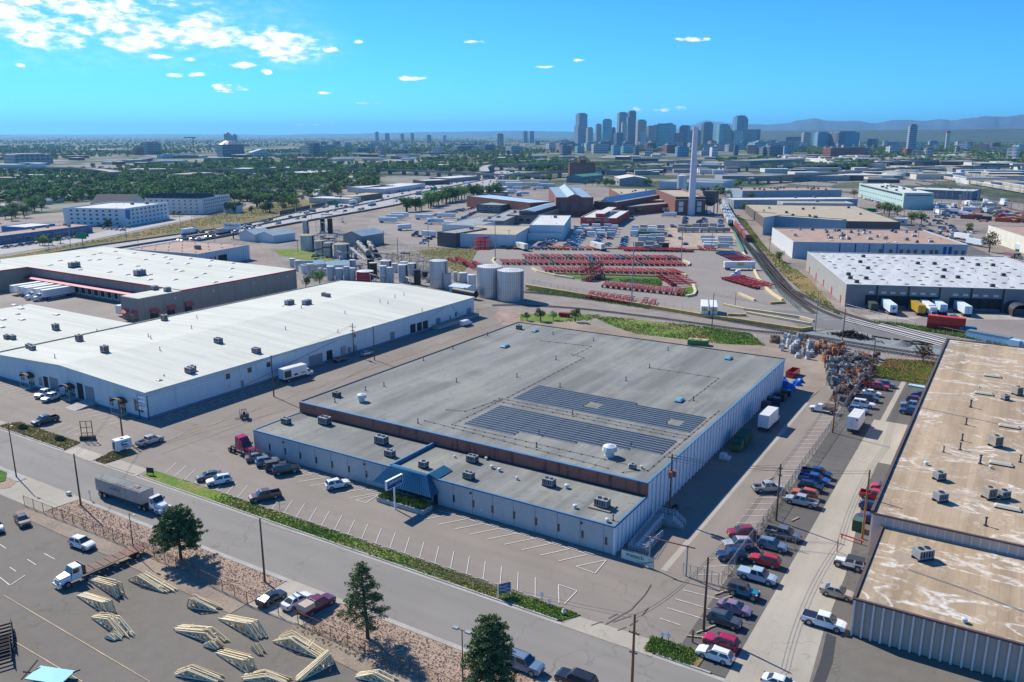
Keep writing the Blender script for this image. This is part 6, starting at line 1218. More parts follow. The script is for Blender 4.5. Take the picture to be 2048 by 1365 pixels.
MB().box(-1.1,.6,-.55,.55,.3,1.1).build('body',paint('darkgrey'),t);MB().box(-1.3,-.8,-.5,.5,.3,1.25).build('counterweight',paint('grey'),t)
for s in(-1,1):
 MB().box(.7,.82,s*.4-.07,s*.4+.07,.1,2.5).build('mast',STEEL,t);MB().box(.82,1.9,s*.3-.06,s*.3+.06,.12,.18).build('fork',DARKM,t)
 m=MB();m.tube((-.8,s*.5,1.2),(-.7,s*.5,2.2),.04);m.tube((.5,s*.5,1.0),(.3,s*.5,2.2),.04);m.tube((-.7,s*.5,2.2),(.3,s*.5,2.2),.04);m.build('guard_frame',DARKM,t)
MB().box(-.7,.3,-.5,.5,2.2,2.25).build('guard_roof',DARKM,t);MB().box(-.5,0,-.3,.3,1.1,1.6).build('seat',BLACK,t);wheels(t,(-.8,.4),.3,.22,.5)
TRV=[(-366.5+14,176,'white semi trailer at the left court dock, farthest left'),(-347,176.5,'white semi trailer at the left court dock, second from the left'),(-343,176.5,'white semi trailer at the left court dock, third from the left'),(-337,177,'white semi trailer with tractor at the court dock, left of two'),(-331.5,177,'white semi trailer with tractor at the court dock, right of two')]
for i,(x,y,lab)in enumerate(TRV):
 t=thing('semi_trailer',lab,'trailer',(x,y,.08),R(-90));trailer_parts(t,-12,1,TRW)
 if i>2:tractor_parts(t,-1.5,'white',False)
t=thing('semi_trailer','long white semi trailer with green print beside the taupe dock wall','trailer',(-277,178.5,.08),R(-98));trailer_parts(t,-10,5,TRW);text('TEMPUR',t,.8,(-4.2,1.32,2.3),180,DARKM);text('SEALY',t,.8,(-7.2,1.32,2.3),180,GREENP)
def at_trailer(px,py,deg,L,mat,label,tr=None,roof=None,h=3.9):
 t=thing('semi_trailer',label,'trailer',(*at(px,py),.08),R(deg));trailer_parts(t,-L,0,mat,h1=h,roof=roof,wheelx=(-1.2,-2.5),legs=False);return t
CHR=M('chassis_red',(.42,.025,.035),.55,.15,.8);CHB=M('chassis_blue',(.03,.09,.3),.55,.15,.8);CHK=M('chassis_black',(.03,.03,.034),.55,.15,.8);CHO=M('chassis_orange',(.5,.09,.03),.55,.15,.8)
def chassis_mesh(mat,L=12.5,up=False):
 m=MB()
 for s in(-1,1):m.box(-L/2,L/2-3,s*.5-.1,s*.5+.1,.95,1.28);m.box(L/2-3,L/2,s*.5-.1,s*.5+.1,1.1,1.3)
 for x in(-L/2+.1,-L/2+3,0,3,L/2-3,L/2-.15):m.box(x-.13,x+.13,-1.2,1.2,1.08,1.3)
 for s in(-1,1):m.box(L/2-3.6,L/2-3.4,s*.8-.1,s*.8+.1,.1,1.1)
 for x in(-L/2+1.2,-L/2+2.5):
  for s in(-1,1):m.tube((x,s*.75,.5),(x,s*1.2,.5),.5,10,1)
 return m.mesh('container_chassis',[mat,BLACK])
CHM_={k:chassis_mesh(v)for k,v in dict(r=CHR,b=CHB,k=CHK,o=CHO).items()}
CN=dict(r='red',b='blue',k='black',o='orange')
def chassis(p,deg,col,label,group,z=.08,tilt=0):
 o=put('container_chassis',CHM_[col],None,label%CN[col]if '%s' in label else label,'chassis',group,None,(p[0],p[1],z));o.rotation_euler=(0,R(tilt),R(deg));return o
rr=random.Random(21)
def chrow(a,b,n,deg,cols,label,group,tilt=0,z=.08,jitter=.25,px=True):
 a=Vector(at(*a))if px else Vector(a);b=Vector(at(*b))if px else Vector(b)
 for k in range(n):
  p=a.lerp(b,k/max(n-1,1));chassis((p.x+rr.uniform(-jitter,jitter),p.y),deg+rr.uniform(-1,1),rr.choice(cols),label,group,z,tilt)
chrow((1010,497.5),(1200,500),14,146,'bbrokk','%s container chassis in the mixed back row below the parked cars','chassis in the mixed back row')
chrow((1245,501),(1372,503),16,146,'rrkkrr','%s container chassis in the back row right of the white trailer','chassis in the right part of the back row')
chrow((1052,516),(1350,518.5),27,133,'rrrrkrrbrk','%s container chassis in the upper line of the long double row','chassis in the long double row, upper line')
chrow((1007,527),(1358,530),33,133,'rrrrrrrk','%s container chassis in the lower line of the long double row','chassis in the long double row, lower line')
chrow((1090,542),(1355,547),22,135,'r','red container chassis in the row above the grass island','chassis above the grass island',z=.08)
chrow((1213,572),(1365,588),14,106,'r','red container chassis parked nose down below the grass island','chassis below the grass island')
chrow((1182,594),(1260,605),7,105,'r','red container chassis in the front row by the yellow wall, left group','chassis by the yellow wall')
chrow((1290,608),(1306,611),2,105,'r','red container chassis beside the lamp pole by the yellow wall','pair of chassis beside the lamp pole')
chrow((1465,559),(1528,577),9,56,'r','red container chassis in the fan shaped group below the white tractor','chassis in the right hand fan group')
chrow((1450,508),(1488,524),10,60,'bbbkkr','%s container chassis in the blue and black stack at the yard corner','chassis at the upper right yard corner')
chrow((1340,556),(1365,572),6,45,'r','red container chassis bundled on the right end of the grass island','chassis on the island end')
chrow((1400,499),(1425,499),3,118,'rrk','%s container chassis standing apart left of the blue stack','three chassis standing apart')
for k in range(12):
 a=at(890+k*1.5,532);
 p0=Vector(at(905,524)).lerp(Vector(at(975,548)),k/11)
 chassis((p0.x+(k%3)*3,p0.y),-38,'r','long red container chassis stacked behind the silver tanks','long chassis behind the silver tanks',.08+1.3*(k%2))
for(x,y,n,c,lab)in((1166,560,5,'k','black'),(1185,557,5,'k','black'),(951,498,3,'r','red'),(959,498,3,'r','red'),(968,498,3,'r','red')):
 p=at(x,y)
 for k in range(n):chassis((p[0]+k*.9,p[1]+k*.5),122,'r' if(c=='k' and k%2)else c,('dark chassis leaning in the upright stack on the grass island' if c=='k' else 'red chassis leaning in the triple stack by the field'),'leaning stacks of chassis',1.2+.5*k,-28)
YW=M('yellow_barrier_paint',(.52,.36,.11),.75,.2,.6,streak=.5);YWT=M('pale_barrier_top',(.62,.52,.3),.8,.15,1)
def barrier(pl,label,h=1.0,w=.7,mat=YW):
 pts=[Vector(at(*p))for p in pl];t=thing('concrete_barrier',label,'barrier');
 for a,b in zip(pts[:-1],pts[1:]):
  L=(b-a).length;n=max(1,int(L/6.2))
  for k in range(n):
   p=a.lerp(b,k/n);q=a.lerp(b,(k+.985)/n);MB().bar((p.x,p.y,h/2),(q.x,q.y,h/2),w,h).build('barrier_block',mat,t)
barrier([(1052,575),(1180,596),(1300,617),(1400,634),(1480,645),(1600,664),(1625,660)],'long yellow retaining barrier between the chassis yard and the tracks',1.3,.8)
barrier([(1064,539),(1075,545),(1110,553),(1147,559)],'curved pale yellow barrier at the left tip of the grass island',.9,1.0,YWT);barrier([(1355,545),(1373,553)],'short yellow barrier at the right end of the island row',.9,1.0,YWT)
barrier([(1386,572),(1391,585),(1387,592),(1372,595)],'hooked pale barrier round the right tip of the grass island',.9,1.0,YWT);barrier([(989,518),(985,523),(990,530),(996,533)],'round nosed yellow barrier at the left end of the double row',.9,1.0,YWT);barrier([(1367,523),(1379,528),(1377,533)],'round nosed barrier at the right end of the double row',.9,1.0,YWT)
barrier([(1486,507),(1497,524)],'yellow barrier at the upper right yard edge',1,.8,YWT);barrier([(1507,540),(1516,558),(1531,578),(1545,590),(1565,603)],'curving yellow barrier along the right yard edge',1,.9,YWT);barrier([(1477,589),(1510,603)],'short yellow barrier inside the yard gate',.9,.9,YWT)
barrier([(1447,612),(1490,621),(1560,631),(1600,637),(1628,645)],'yellow gate lane barrier, rear of three',.9,.9,YWT);barrier([(1494,628),(1560,640),(1622,651)],'yellow gate lane barrier, middle of three',.9,.9,YWT);barrier([(1455,632),(1493,633)],'brown yellow barrier at the left of the gate lanes',.9,.9);barrier([(1540,609),(1570,607)],'brown barrier end beside the gate huts',.9,.9)
barrier([(940,497),(1040,497),(1140,499)],'ochre barrier at the foot of the pale yard warehouse',.8,.5);barrier([(1200,499),(1300,499),(1400,501),(1480,506)],'ochre barrier behind the back row of chassis',.8,.5);barrier([(1110,549),(1230,552),(1325,555)],'ochre barrier between the island grass and the red row',.8,.5)
sheet('island_grass',[(1130,551),(1325,556),(1324,574),(1240,564),(1150,559)],.03,GRASS3,px=True);sheet('island_grass',[(1355,578),(1385,574),(1389,585),(1368,594),(1350,592)],.03,GRASS3,px=True)
def ytrailer(px_,py_,deg,L,mat,label,group=None,h=4.0,ribs=False,panel=None,rev=False):
 t=thing('semi_trailer',label,'trailer',(*at(px_,py_),.08),R(deg),group);trailer_parts(t,-L/2,L/2,mat,h1=h,ribs=ribs)
 if panel:
  for s in(-1,1):MB().box(-L*.1,L*.12,s*1.3-.02,s*1.3+.02,2.1,3.4).build('yellow_panel',YELP,t)
  MB().box(-L/2-.03,-L/2-.004,-.9,.9,2.3,3.3).build('yellow_panel',YELP,t)
 return t
ytrailer(1042,500,146,14,TRW,'white trailer with a yellow panel in the back row, left one',panel=1);ytrailer(1195,500,143,14,TRW,'white trailer with a yellow panel in the back row, right one',panel=1)
ytrailer(1478,540,32,15,TRW,'white trailer with a yellow panel beside the blue chassis stack',panel=1);ytrailer(1408,628,110,13,TRW,'left of the two white trailers by the yellow wall',panel=1);ytrailer(1426,629,110,13,TRW,'right of the two white trailers by the yellow wall',panel=1)
t=thing('tractor_unit','white tractor unit among the red chassis at the right yard edge','tractor unit',(*at(1478,556),.08),R(212));tractor_parts(t,-3,'white',True)
for(x,y,d,L,lab)in((808,461,62,10,'short white trailer alone in the truck lot'),(776,446,20,14,'white trailer in the truck lot row, lowest of three'),(790,440,20,14,'white trailer in the truck lot row, middle of three'),(800,436,20,14,'white trailer in the truck lot row, top of three'),(848,440,15,14,'white trailer with a pale tractor in the truck lot'),(892,437,15,15,'long white trailer at the right of the truck lot'),(905,455,20,12,'white trailer nosing up to the grey workshop'),(870,448,20,13,'silver trailer before the grey workshop')):
 ytrailer(x,y,d,L,TRW,lab)
t=thing('semi_truck','dark blue sleeper tractor with a white trailer in the truck lot','semi truck',(*at(838,474),.08),R(192));tractor_parts(t,-2,'blue',True);trailer_parts(t,-12,-2.6,TRW,ribs=False)
t=thing('semi_truck','pale blue tractor nosing out of the long trailer row','tractor unit',(*at(856,449),.08),R(-20));tractor_parts(t,-3,'white',True)
cols=[TRW,M('dirty_trailer',(.42,.4,.36),.7,.2,.4),M('pale_blue_box',(.35,.45,.5),.6,.12,.4),M('tan_box',(.38,.33,.24),.7,.2,.4),GALV]
rr=random.Random(31)
def storage(x0,x1,y,n,label,group,mats,h=3.4,deg=13):
 for k in range(n):
  x=x0+(x1-x0)*(k+.5)/n;Lw=abs(at(x1,y)[0]-at(x0,y)[0])/n*.95
  t=thing('storage_trailer',label,'trailer',(*at(x,y),.08),R(deg+8),group);hh=h*rr.uniform(.8,1.1);L=max(Lw,5)
  MB().box(-L/2,L/2,-1.25,1.25,.5,hh).build('cargo_box',rr.choice(mats),t);MB().box(-L/2+.4,-L/2+1.4,-1.1,1.1,0,.49).build('wheel_set',BLACK,t)
for i,(x0,x1,y,n)in enumerate([(1147,1178,459,2),(1182,1202,458,1),(1208,1236,459,2),(1148,1235,464,5),(1146,1234,469,4),(1172,1232,474,3)]):storage(x0,x1,y,n,'boxy white trailer stored in the rows before the red office','stored trailers before the red office',cols[:3])
for i,(x0,x1,y,n)in enumerate([(1262,1330,461,4),(1260,1330,467,4),(1262,1285,473,2),(1313,1331,473,2),(1280,1325,481,4),(1275,1330,486,3)]):storage(x0,x1,y,n,'white or pale blue container stacked in the laydown yard','containers in the laydown yard',cols[:3],3.6)
for i,(x0,x1,y,n)in enumerate([(1356,1400,457,3),(1402,1450,457,3),(1355,1398,465,3),(1400,1460,465,4),(1268,1310,495,2)]):storage(x0,x1,y,n,'weathered tan trailer in the crowded scrap row behind the yard','weathered trailers behind the yard',[cols[1],cols[3]],3.4)
for i,(x0,x1,y,n)in enumerate([(1398,1466,480,2),(1400,1468,485,2),(1404,1468,491,2),(1404,1460,496,2),(1287,1325,499,2)]):storage(x0,x1,y,n,'long silver flat load stacked at the right of the laydown yard','silver loads in the laydown yard',[GALV,TRW],2.6)
t=thing('green_container','dark green container among the pale ones in the laydown yard','container',(*at(1298,476),.08),R(21));MB().box(-7,7,-1.25,1.25,0,4).build('shell',M('container_green',(.02,.16,.1),.6,.12,.6),t)
t=thing('flatbed_load','blue tarped load with black box at the end of the long tan trailer','trailer',(*at(1327,499),.08),R(21));MB().box(-3,3,-1.25,1.25,.8,3.6).build('box',CHK,t)
def smallcar(col,kind):
 m=MB();L=4.6
 if kind=='suv':loft(m,[ring(-2.3,.85,.3,1.0),ring(1.9,.88,.3,.98),ring(2.3,.75,.35,.75)]);z=1.68;g=[(-2.2,.98),(-1.9,z),(.2,z),(1.0,.97)]
 else:loft(m,[ring(-2.35,.8,.3,.9),ring(-1.5,.88,.3,.98),ring(1.6,.87,.3,.88),ring(2.35,.7,.35,.62)]);z=1.42;g=[(-1.7,.96),(-1.0,z),(.2,z),(1.0,.94)]
 i=len(m.v);(a,az_),(b,bz),(c,cz),(d,dz)=g
 m.hexa([(a,-.8,az_-.05),(d,-.8,dz-.05),(d,.8,dz-.05),(a,.8,az_-.05),(b,-.62,bz),(c,-.62,cz),(c,.62,cz),(b,.62,bz)],1,0)
 for x in(-1.4,1.4):m.box(x-.33,x+.33,-.92,.92,0,.6,2)
 return m.mesh('parked_car',[paint(col),GLASS,BLACK])
SC={}
def scar(p,deg,label,group,rnd,name='parked_car',cat='car',z=.09):
 col=rnd.choice(('white','silver','grey','darkgrey','black','navy','blue','red','white','silver','black','maroon','steelblue','beige','white'));kd=rnd.choice(('suv','sedan'))
 if(col,kd)not in SC:SC[(col,kd)]=smallcar(col,kd)
 label={'navy':'dark blue','darkgrey':'dark grey','steelblue':'slate blue'}.get(col,col)+(' SUV' if kd=='suv' else ' saloon')+label[label.index('car ')+3:]if 'car ' in label and ' or ' not in label else label
 return put(name,SC[(col,kd)],None,label,cat,group,None,(p[0],p[1],z),R(deg))
rr=random.Random(77)
def park(a,b,n,deg,label,group,a2=None,b2=None,skip=.06):
 a=Vector(at(*a));b=Vector(at(*b))
 for k in range(n):
  if rr.random()<skip:continue
  p=a.lerp(b,k/max(n-1,1));scar(p,deg+rr.uniform(-2,2)+rr.choice((0,180)),label,group,rr)
G1='cars parked behind the mixed chassis row'
for a,b,n in[((1082,493),(1105,476),12),((1096,493),(1117,477),12),((1133,494),(1150,474),12),((1149,493),(1172,470),12),((1192,489),(1203,473),8),((1213,493),(1216,490),2),((1246,495),(1250,478),9)]:park(a,b,n,20,'car parked in the employee rows before the pale yard warehouse',G1)
scar(at(1220,479),20,'lone silver car between the employee rows',None,rr)
for a,b,n in[((1369,455),(1371,437),10),((1396,455),(1399,444),6),((1411,455),(1409,440),8),((1440,451),(1442,442),5)]:park(a,b,n,20,'dark car parked in the rows at the foot of the chimney','cars parked by the chimney')
for a,b,n in[((1265,430),(1280,420),4),((1262,436),(1276,431),3)]:park(a,b,n,20,'car parked beside the red office lawn','cars beside the red office')
for x,y,d in((1320,462,60),(1348,456,20),(1346,454,20),(1340,474,90),(1360,479,100),(1371,490,80)):scar(at(x,y),d,'pickup or car standing in the open laydown yard','vehicles in the open laydown yard',rr)
for a,b,n,lab,g in[((870,433),(925,420),12,'car parked under the trees beside the freeway lot','cars in the freeway side lot'),((905,428),(945,418),8,'car parked under the trees beside the freeway lot','cars in the freeway side lot'),((920,442),(950,426),9,'car parked under the trees beside the freeway lot','cars in the freeway side lot'),((845,488),(858,480),3,'dark car parked at the truck lot fence','cars at the truck lot fence')]:park(a,b,n,25,lab,g)
for a,b,n in[((1690,446),(1760,450),12),((1700,440),(1745,444),9),((1705,436),(1735,438),6),((1760,437),(1790,447),6)]:park(a,b,n,80,'car in the crowded employee lot behind the pink roofed factory','cars behind the pale blue factory')
for a,b,n in[((1729,399),(1800,418),16)]:park(a,b,n,-50,'car parked in the line along the mint green depot','cars along the mint depot')
for a,b,n in[((1600,355),(1675,361),18),((1605,361),(1672,367),16)]:park(a,b,n,80,'car in the distant lot left of the bushy tree','cars in the distant lot')
for a,b,n in[((200,452),(255,457),10),((210,458),(245,462),5)]:park(a,b,n,70,'car parked before the pale apartment block','cars before the apartment block')
for a,b,n in[((10,497),(170,474),13)]:park(a,b,n,60,'car parked along the blue retail strip','cars along the retail strip')
for x,y,d,col in((1843,643,0,0),(1899,634,0,0)):pass
for k,(x,y,c,lab)in enumerate([(1725,427,(.02,.3,.1),'bright green container, left of two by the dark trees'),(1742,427,(.02,.26,.09),'bright green container, right of two by the dark trees'),(1707,429,(.3,.3,.28),'dark framed truck body left of the green containers'),(1748,436,(.6,.65,.68),'white box trailer beside the bright green containers'),(1738,434,(.5,.09,.04),'orange truck cab in front of the white box trailer')]):
 MB().box(-4,4,-1.3,1.3,.1,4.2 if k<4 else 2.6).build('green_container' if k<2 else 'box_trailer',M('box_col%d'%k,c,.6,.1,.5),label=lab,cat='container' if k<2 else 'trailer',loc=(*at(x,y),0),rz=R(-10))
def dock(pf,deg,L,mat,label,tractor=None,roof=None,h=3.9,px_=None):
 x,y=at(*pf);t=thing('semi_trailer',label,'trailer',(x,y,.08),R(deg));trailer_parts(t,0,L,mat,h1=h,roof=roof,wheelx=(1.2,2.5),legs=False);return t
DR=math.degrees(ang)+90
t=dock((1786,632),DR,13,M('trailer_pale_blue',(.6,.7,.76),.5,.06,.5),'pale blue white trailer at the docks, first from the left');MB().box(-.07,-.055,-.5,.5,2.3,3.1).build('blue_emblem',BLUEP,t)
dock((1842,633),DR,11,paint('yellow'),'yellow rental trailer at the docks');dock((1862,632),DR,11,TRW,'white box truck body at the docks behind the red containers');dock((1886,631),DR,12,MATS['trailer_pale_blue'],'long pale trailer with a damaged roof at the docks');dock((1935,635),DR,13,MATS['trailer_pale_blue'],'tall white trailer at the docks, rightmost')
t=dock((1748,625),DR,6,M('army_green_box',(.05,.07,.06),.7,.15),'dark green truck backed under the first dock door',h=3.2)
t=boxtruck(*at(1862,633),DR+180,'white cab truck parked between the yellow and the pale trailers',L=6)
car(*at(1898,632),DR+180,'pickup','silver','silver pickup squeezed beside the long pale trailer')
for k,(z0,c)in enumerate(((0,0),(2.62,1))):
 a=Vector(at(1853,660));b=Vector(at(1928,668));rz=math.atan2((b-a).y,(b-a).x);L=(b-a).length
 t=thing('red_container',['lower dull red shipping container of the stack by the crossing','upper bright red shipping container of the stack by the crossing'][k],'container',(*((a+b)/2),z0+.08),rz)
 MB().box(-L/2,L/2,-1.22,1.22,0,2.58).build('shell',M('bright_red_container',(.6,.04,.025),.5,.1,.5)if k else M('dull_red',(.3,.02,.02),.7,.2,.8),t);m=MB();x=-L/2+.2
 while x<L/2-.2:m.box(x,x+.14,-1.26,-1.225,.1,2.5);x+=.35
 m.build('corrugation',MATS['bright_red_container']if k else MATS['dull_red'],t,kind='stuff')
 if k:smudge(9,t,.9,(0,-1.28,1.0),0,MATS['car_paint_maroon']if 'car_paint_maroon' in MATS else REDP)
 for s in(-1,1):MB().box(s*L/2-.06,s*L/2+.06,-1.24,1.24,0,2.6).build('end_frame',MATS['dull_red'],t)
a=Vector(at(1933,668));MB().box(-2.6,2.6,-1.2,1.2,0,2.4).build('blue_dumpster',M('dumpster_blue',(.04,.2,.35),.6,.1),label='blue skip box right behind the red container stack',cat='skip',loc=(*a,.05),rz=ang)
a=Vector(at(1935,676));b=Vector(at(2020,692));rz=math.atan2((b-a).y,(b-a).x);L=(b-a).length
t=thing('blue_container','long sky blue container with a dark roof beside the tall weeds','container',(*((a+b)/2),.05),rz);MB().box(-L/2,L/2,-1.3,1.3,0,2.6).build('shell',MATS['sky_blue_wall'],t);MB().box(-L/2,L/2,-1.4,1.4,2.61,2.75).build('container_roof',M('dull_green_roof',(.15,.2,.2),.8,.1),t)
for k in range(2):MB().box(-1.5,1.5,-1.3,1.3,0,2.7).build('blue_cabin',M('cabin_blue',(.35,.55,.65),.7,.08),label=['small light blue cabin right of the long blue container','second light blue cabin at the right photo edge'][k],cat='cabin',loc=(*at(2030+22*k,697+3*k),.05),rz=rz)
for k,(x,y,m_,lab)in enumerate([(1925,480,TRW,'cream trailer parked along the road, upper left one'),(1950,492,MATS['trailer_pale_blue'],'pale blue trailer parked along the road behind the thin tree'),(1990,482,TRW,'dirty white trailer nearest the cream warehouse, left'),(2020,492,TRW,'long white trailer by the cream warehouse'),(2050,505,MATS['trailer_pale_blue'],'pale trailer cut by the right photo edge')]):ytrailer(x,y,-46,13,m_,lab)
t=thing('concrete_truck','dark heavy truck with a grey drum at the right photo edge','truck',(*at(2030,517),.08),R(-40));tractor_parts(t,-2,'grey',False);MB().box(-6,0,-1.2,1.2,.9,2.6).build('load',M('mauve_load',(.25,.15,.17),.8,.2),t)
for k,x in enumerate((1304,1312,1327,1335)):ytrailer(x,424,115,8,TRW,'white trailer backed to the brick docks, %s from the left'%ORD[k],h=3.6)
t=boxtruck(*at(1338,434),200,'white box truck turning in front of the brick power house',L=10)
boxtruck(*at(1418,430),100,'white truck beneath the rust brown hopper',L=4)
WHC=M('white_rail_roof',(.66,.65,.6),.7,.12,.1)
for ti,(a,b,n)in enumerate([((1842,351),(2060,390),16),((1868,350),(2060,381),14),((1800,343),(2060,362),18)]):
 A_=Vector(at(*a));B_=Vector(at(*b));L=(B_-A_).length/n;rz=math.atan2((B_-A_).y,(B_-A_).x)
 for k in range(n):
  p=A_.lerp(B_,(k+.5)/n);t=thing('covered_rail_car','white roofed rail car in the %s string across the rail yard'%('front','middle','rear')[ti],'rail car',(*p,0),rz,'white roofed rail cars in the rail yard');MB().box(-L/2+.6,L/2-.6,-1.6,1.6,1,4.4).build('car_body',M('rail_body_tan',(.4,.36,.28),.8,.1,.1),t);MB().box(-L/2+.6,L/2-.6,-1.7,1.7,4.41,4.7).build('roof',WHC,t)
for a,b in(((1840,360),(2060,410)),((1830,366),(2060,428)),((1850,372),(2060,440)),((1900,380),(2070,447)),((1860,345),(2060,372)),((1900,342),(2060,360))):track(A(a,b),3.4,2.5,M('yard_ballast_brown',(.13,.105,.085),.95,.2,.1),sleepers=False)
for k,(x,y,lab)in enumerate([(2035,346,'orange locomotive at the far right edge of the rail yard'),(2010,348,'second orange locomotive left of the first')]):
 MB().box(-9,9,-1.5,1.5,.5,3.6).box(4,8,-1.5,1.5,3.6,4.8).build('locomotive',M('loco_orange',(.5,.13,.04),.6,.1),label=lab,cat='locomotive',loc=(*at(x,y),0),rz=-.5)
rr=random.Random(51)
for p in scatter([at(*q)for q in((1905,428),(1960,415),(2060,430),(2060,450),(1950,445))],70,rr):
 m=MB();s=rr.uniform(1.2,4);m.box(-s,s,-s*.4,s*.4,0,rr.uniform(.6,2.4));m.build('scrap_crate',rr.choice([MATS['rusty_deck'],DBROWN,CHO,cols[1],DARKM,CHB]),label='rust coloured crate in the material dump before the depot',cat='crate',group='crates in the material dump',loc=(*p,0),rz=rr.uniform(0,3))
for k,(x,y)in enumerate(((1935,438),(1950,437),(1968,441),(2005,444),(2025,443),(2043,445))):MB().box(-5,5,-1.5,1.5,0,3.2).build('orange_container',[MATS['oxide_red_hopper'],MATS['oxide_red_hopper'],DARKM,CHO,CHO,CHO][k],label='container in the row before the cream warehouse, %s from the left'%ORD[k],cat='container',loc=(*at(x,y),0),rz=-.1)
for k,(x,y)in enumerate(((1892,417),(1898,421),(1925,430),(1935,433),(1905,425))):ytrailer(x,y,-20,8,TRW,'small white truck in the depot yard, %s from the left'%ORD[k],h=3)
VC=M('viaduct_concrete',(.3,.29,.26),.9,.12,.1)
def viaduct(pl,w,z,label,sp=35,mat=VC):
 pts=smooth_pl([at(*p,z)for p in pl],25);t=thing('viaduct',label,'bridge');m=MB();r=ribbon_pts(pts,w)
 for i in range(len(r)-1):
  m.hexa([(*r[i][1],z-1.8),(*r[i+1][1],z-1.8),(*r[i+1][0],z-1.8),(*r[i][0],z-1.8),(*r[i][1],z),(*r[i+1][1],z),(*r[i+1][0],z),(*r[i][0],z)],0,1)
 m.build('deck',[mat,FREE],t);m=MB()
 for s in(0,1):
  for i in range(len(r)-1):m.bar((*r[i][s],z+.5),(*r[i+1][s],z+.5),.4,1)
 m.build('parapet',mat,t,kind='stuff');d=0
 for i in range(0,len(pts),max(1,int(sp/25))):MB().box(-1,1,-w*.35,w*.35,-.3,z-1.81).build('pier',mat,t,loc=(*pts[i],0))
viaduct([(1500,356),(1630,349),(1700,344),(1780,338),(1900,334),(2080,331)],12,8,'near elevated road crossing above the rail yard on the right')
viaduct([(1560,332),(1700,328),(1850,322),(2080,318)],14,9,'far elevated road behind the near one on the right')
viaduct([(1000,352),(1100,345),(1250,338),(1400,334),(1540,333)],14,8,'elevated road running from the freeway bend towards the chimney')
viaduct([(970,343),(968,335),(985,330),(1040,330),(1200,327),(1400,322)],14,10,'curling elevated ramp at the end of the freeway')
viaduct([(1085,352),(1010,350),(900,345),(780,340),(600,338),(300,340)],12,7,'long elevated road through the neighbourhood trees on the left')
viaduct([(-20,334),(80,336),(180,338),(230,344)],20,9,'pale viaduct with many piers at the far left')
rr=random.Random(9);n=0
for side,lo,hi in((0,.1,.46),(1,.56,.95)):
 for k in range(88):
  u=rr.random()**1.25;t_=rr.choice([lo+(hi-lo)*(q+.5)/4 for q in range(4)]);u=min(.985,.14+u*.86)
  p=fint(FLw,u).lerp(fint(FUw,u),t_);q=fint(FLw,min(1,u+.01)).lerp(fint(FUw,min(1,u+.01)),t_);dg=math.degrees(math.atan2((q-p).y,(q-p).x))
  if rr.random()<.07:
   t=put('highway_truck',None,None,'white or grey truck driving on the freeway','truck','trucks on the freeway',None,(*p,.32),R(dg));MB().box(-7,4,-1.25,1.25,1,3.9).build('cargo_box',rr.choice([TRW,cols[1],TRW]),t);MB().box(4.4,6.6,-1.2,1.2,.5,2.9).build('cab',paint(rr.choice(['white','blue','grey'])),t);MB().box(-6.5,6,-1.2,1.2,0,.99).build('wheels',BLACK,t)
  else:scar(p,dg+(180 if side==0 else 0),'car in the %s carriageway traffic of the freeway'%('near','far')[side],'cars on the %s freeway carriageway'%('near','far')[side],rr,'moving_car','car',.34)
GS=M('sign_green',(.01,.22,.12),.6,.05)
for k,(x,y,w,lab)in enumerate([(166,497,5,'green freeway sign above the left grass verge'),(671,424,4,'small green freeway sign by the tan sheds'),(868,392,6.5,'large green freeway sign across the middle of the traffic'),(1024,352,7,'green overhead sign at the freeway bend, left one'),(1055,350,7,'green overhead sign at the freeway bend, right one')]):
 t=thing('road_sign',lab,'road sign',(*at(x,y),0),R(20));MB().box(-w/2-.6,w/2+.6,-.1,.1,5.5,9).build('sign_panel',GS,t);MB().box(-.2,.2,.11,.5,0,8.5).build('post',STEEL,t)
t=thing('billboard','white roadside billboard with dark lettering beyond the pink roofed warehouse','billboard',(*at(466,478),0),R(12));MB().box(-6.6,6.6,-.2,.2,6.0,10).build('panel',TRW,t);MB().cyl(0,.5,0,9,.4,8).build('post',DARKM,t);text('WE WIN A LOT',t,1.55,(0,-.25,7.9),0,BLACKP,bold=.03);smudge(12,t,.8,(0,-.25,6.5),0,BLUEP)
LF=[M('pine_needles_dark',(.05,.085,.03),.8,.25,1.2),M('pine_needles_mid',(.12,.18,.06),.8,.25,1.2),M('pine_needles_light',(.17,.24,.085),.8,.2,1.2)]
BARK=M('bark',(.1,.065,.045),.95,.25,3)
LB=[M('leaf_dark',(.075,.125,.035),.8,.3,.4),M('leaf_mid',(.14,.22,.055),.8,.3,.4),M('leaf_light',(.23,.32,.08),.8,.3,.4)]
LAUT=[M('leaf_rust',(.16,.08,.03),.8,.3,.4),M('leaf_olive',(.1,.09,.03),.8,.3,.4),M('leaf_ochre',(.18,.13,.05),.8,.3,.4)]
def rvec(rr):
 z=rr.uniform(-1,1);a=rr.uniform(0,6.283);s=(1-z*z)**.5;return Vector((s*math.cos(a),s*math.sin(a),z))
def tuft(m,c,r,n,s,rr,mats=3,flat=.75,bias=0):
 for _ in range(n):
  d=rvec(rr)*r*rr.random()**.4;d.z*=flat;p=c+d
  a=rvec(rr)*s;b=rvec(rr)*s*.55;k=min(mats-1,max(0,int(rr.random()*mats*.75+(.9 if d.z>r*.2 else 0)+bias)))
  m.quad([p-a*.5-b*.4,p+a*.5-b*.2,p+a*.1+b*.6],k)
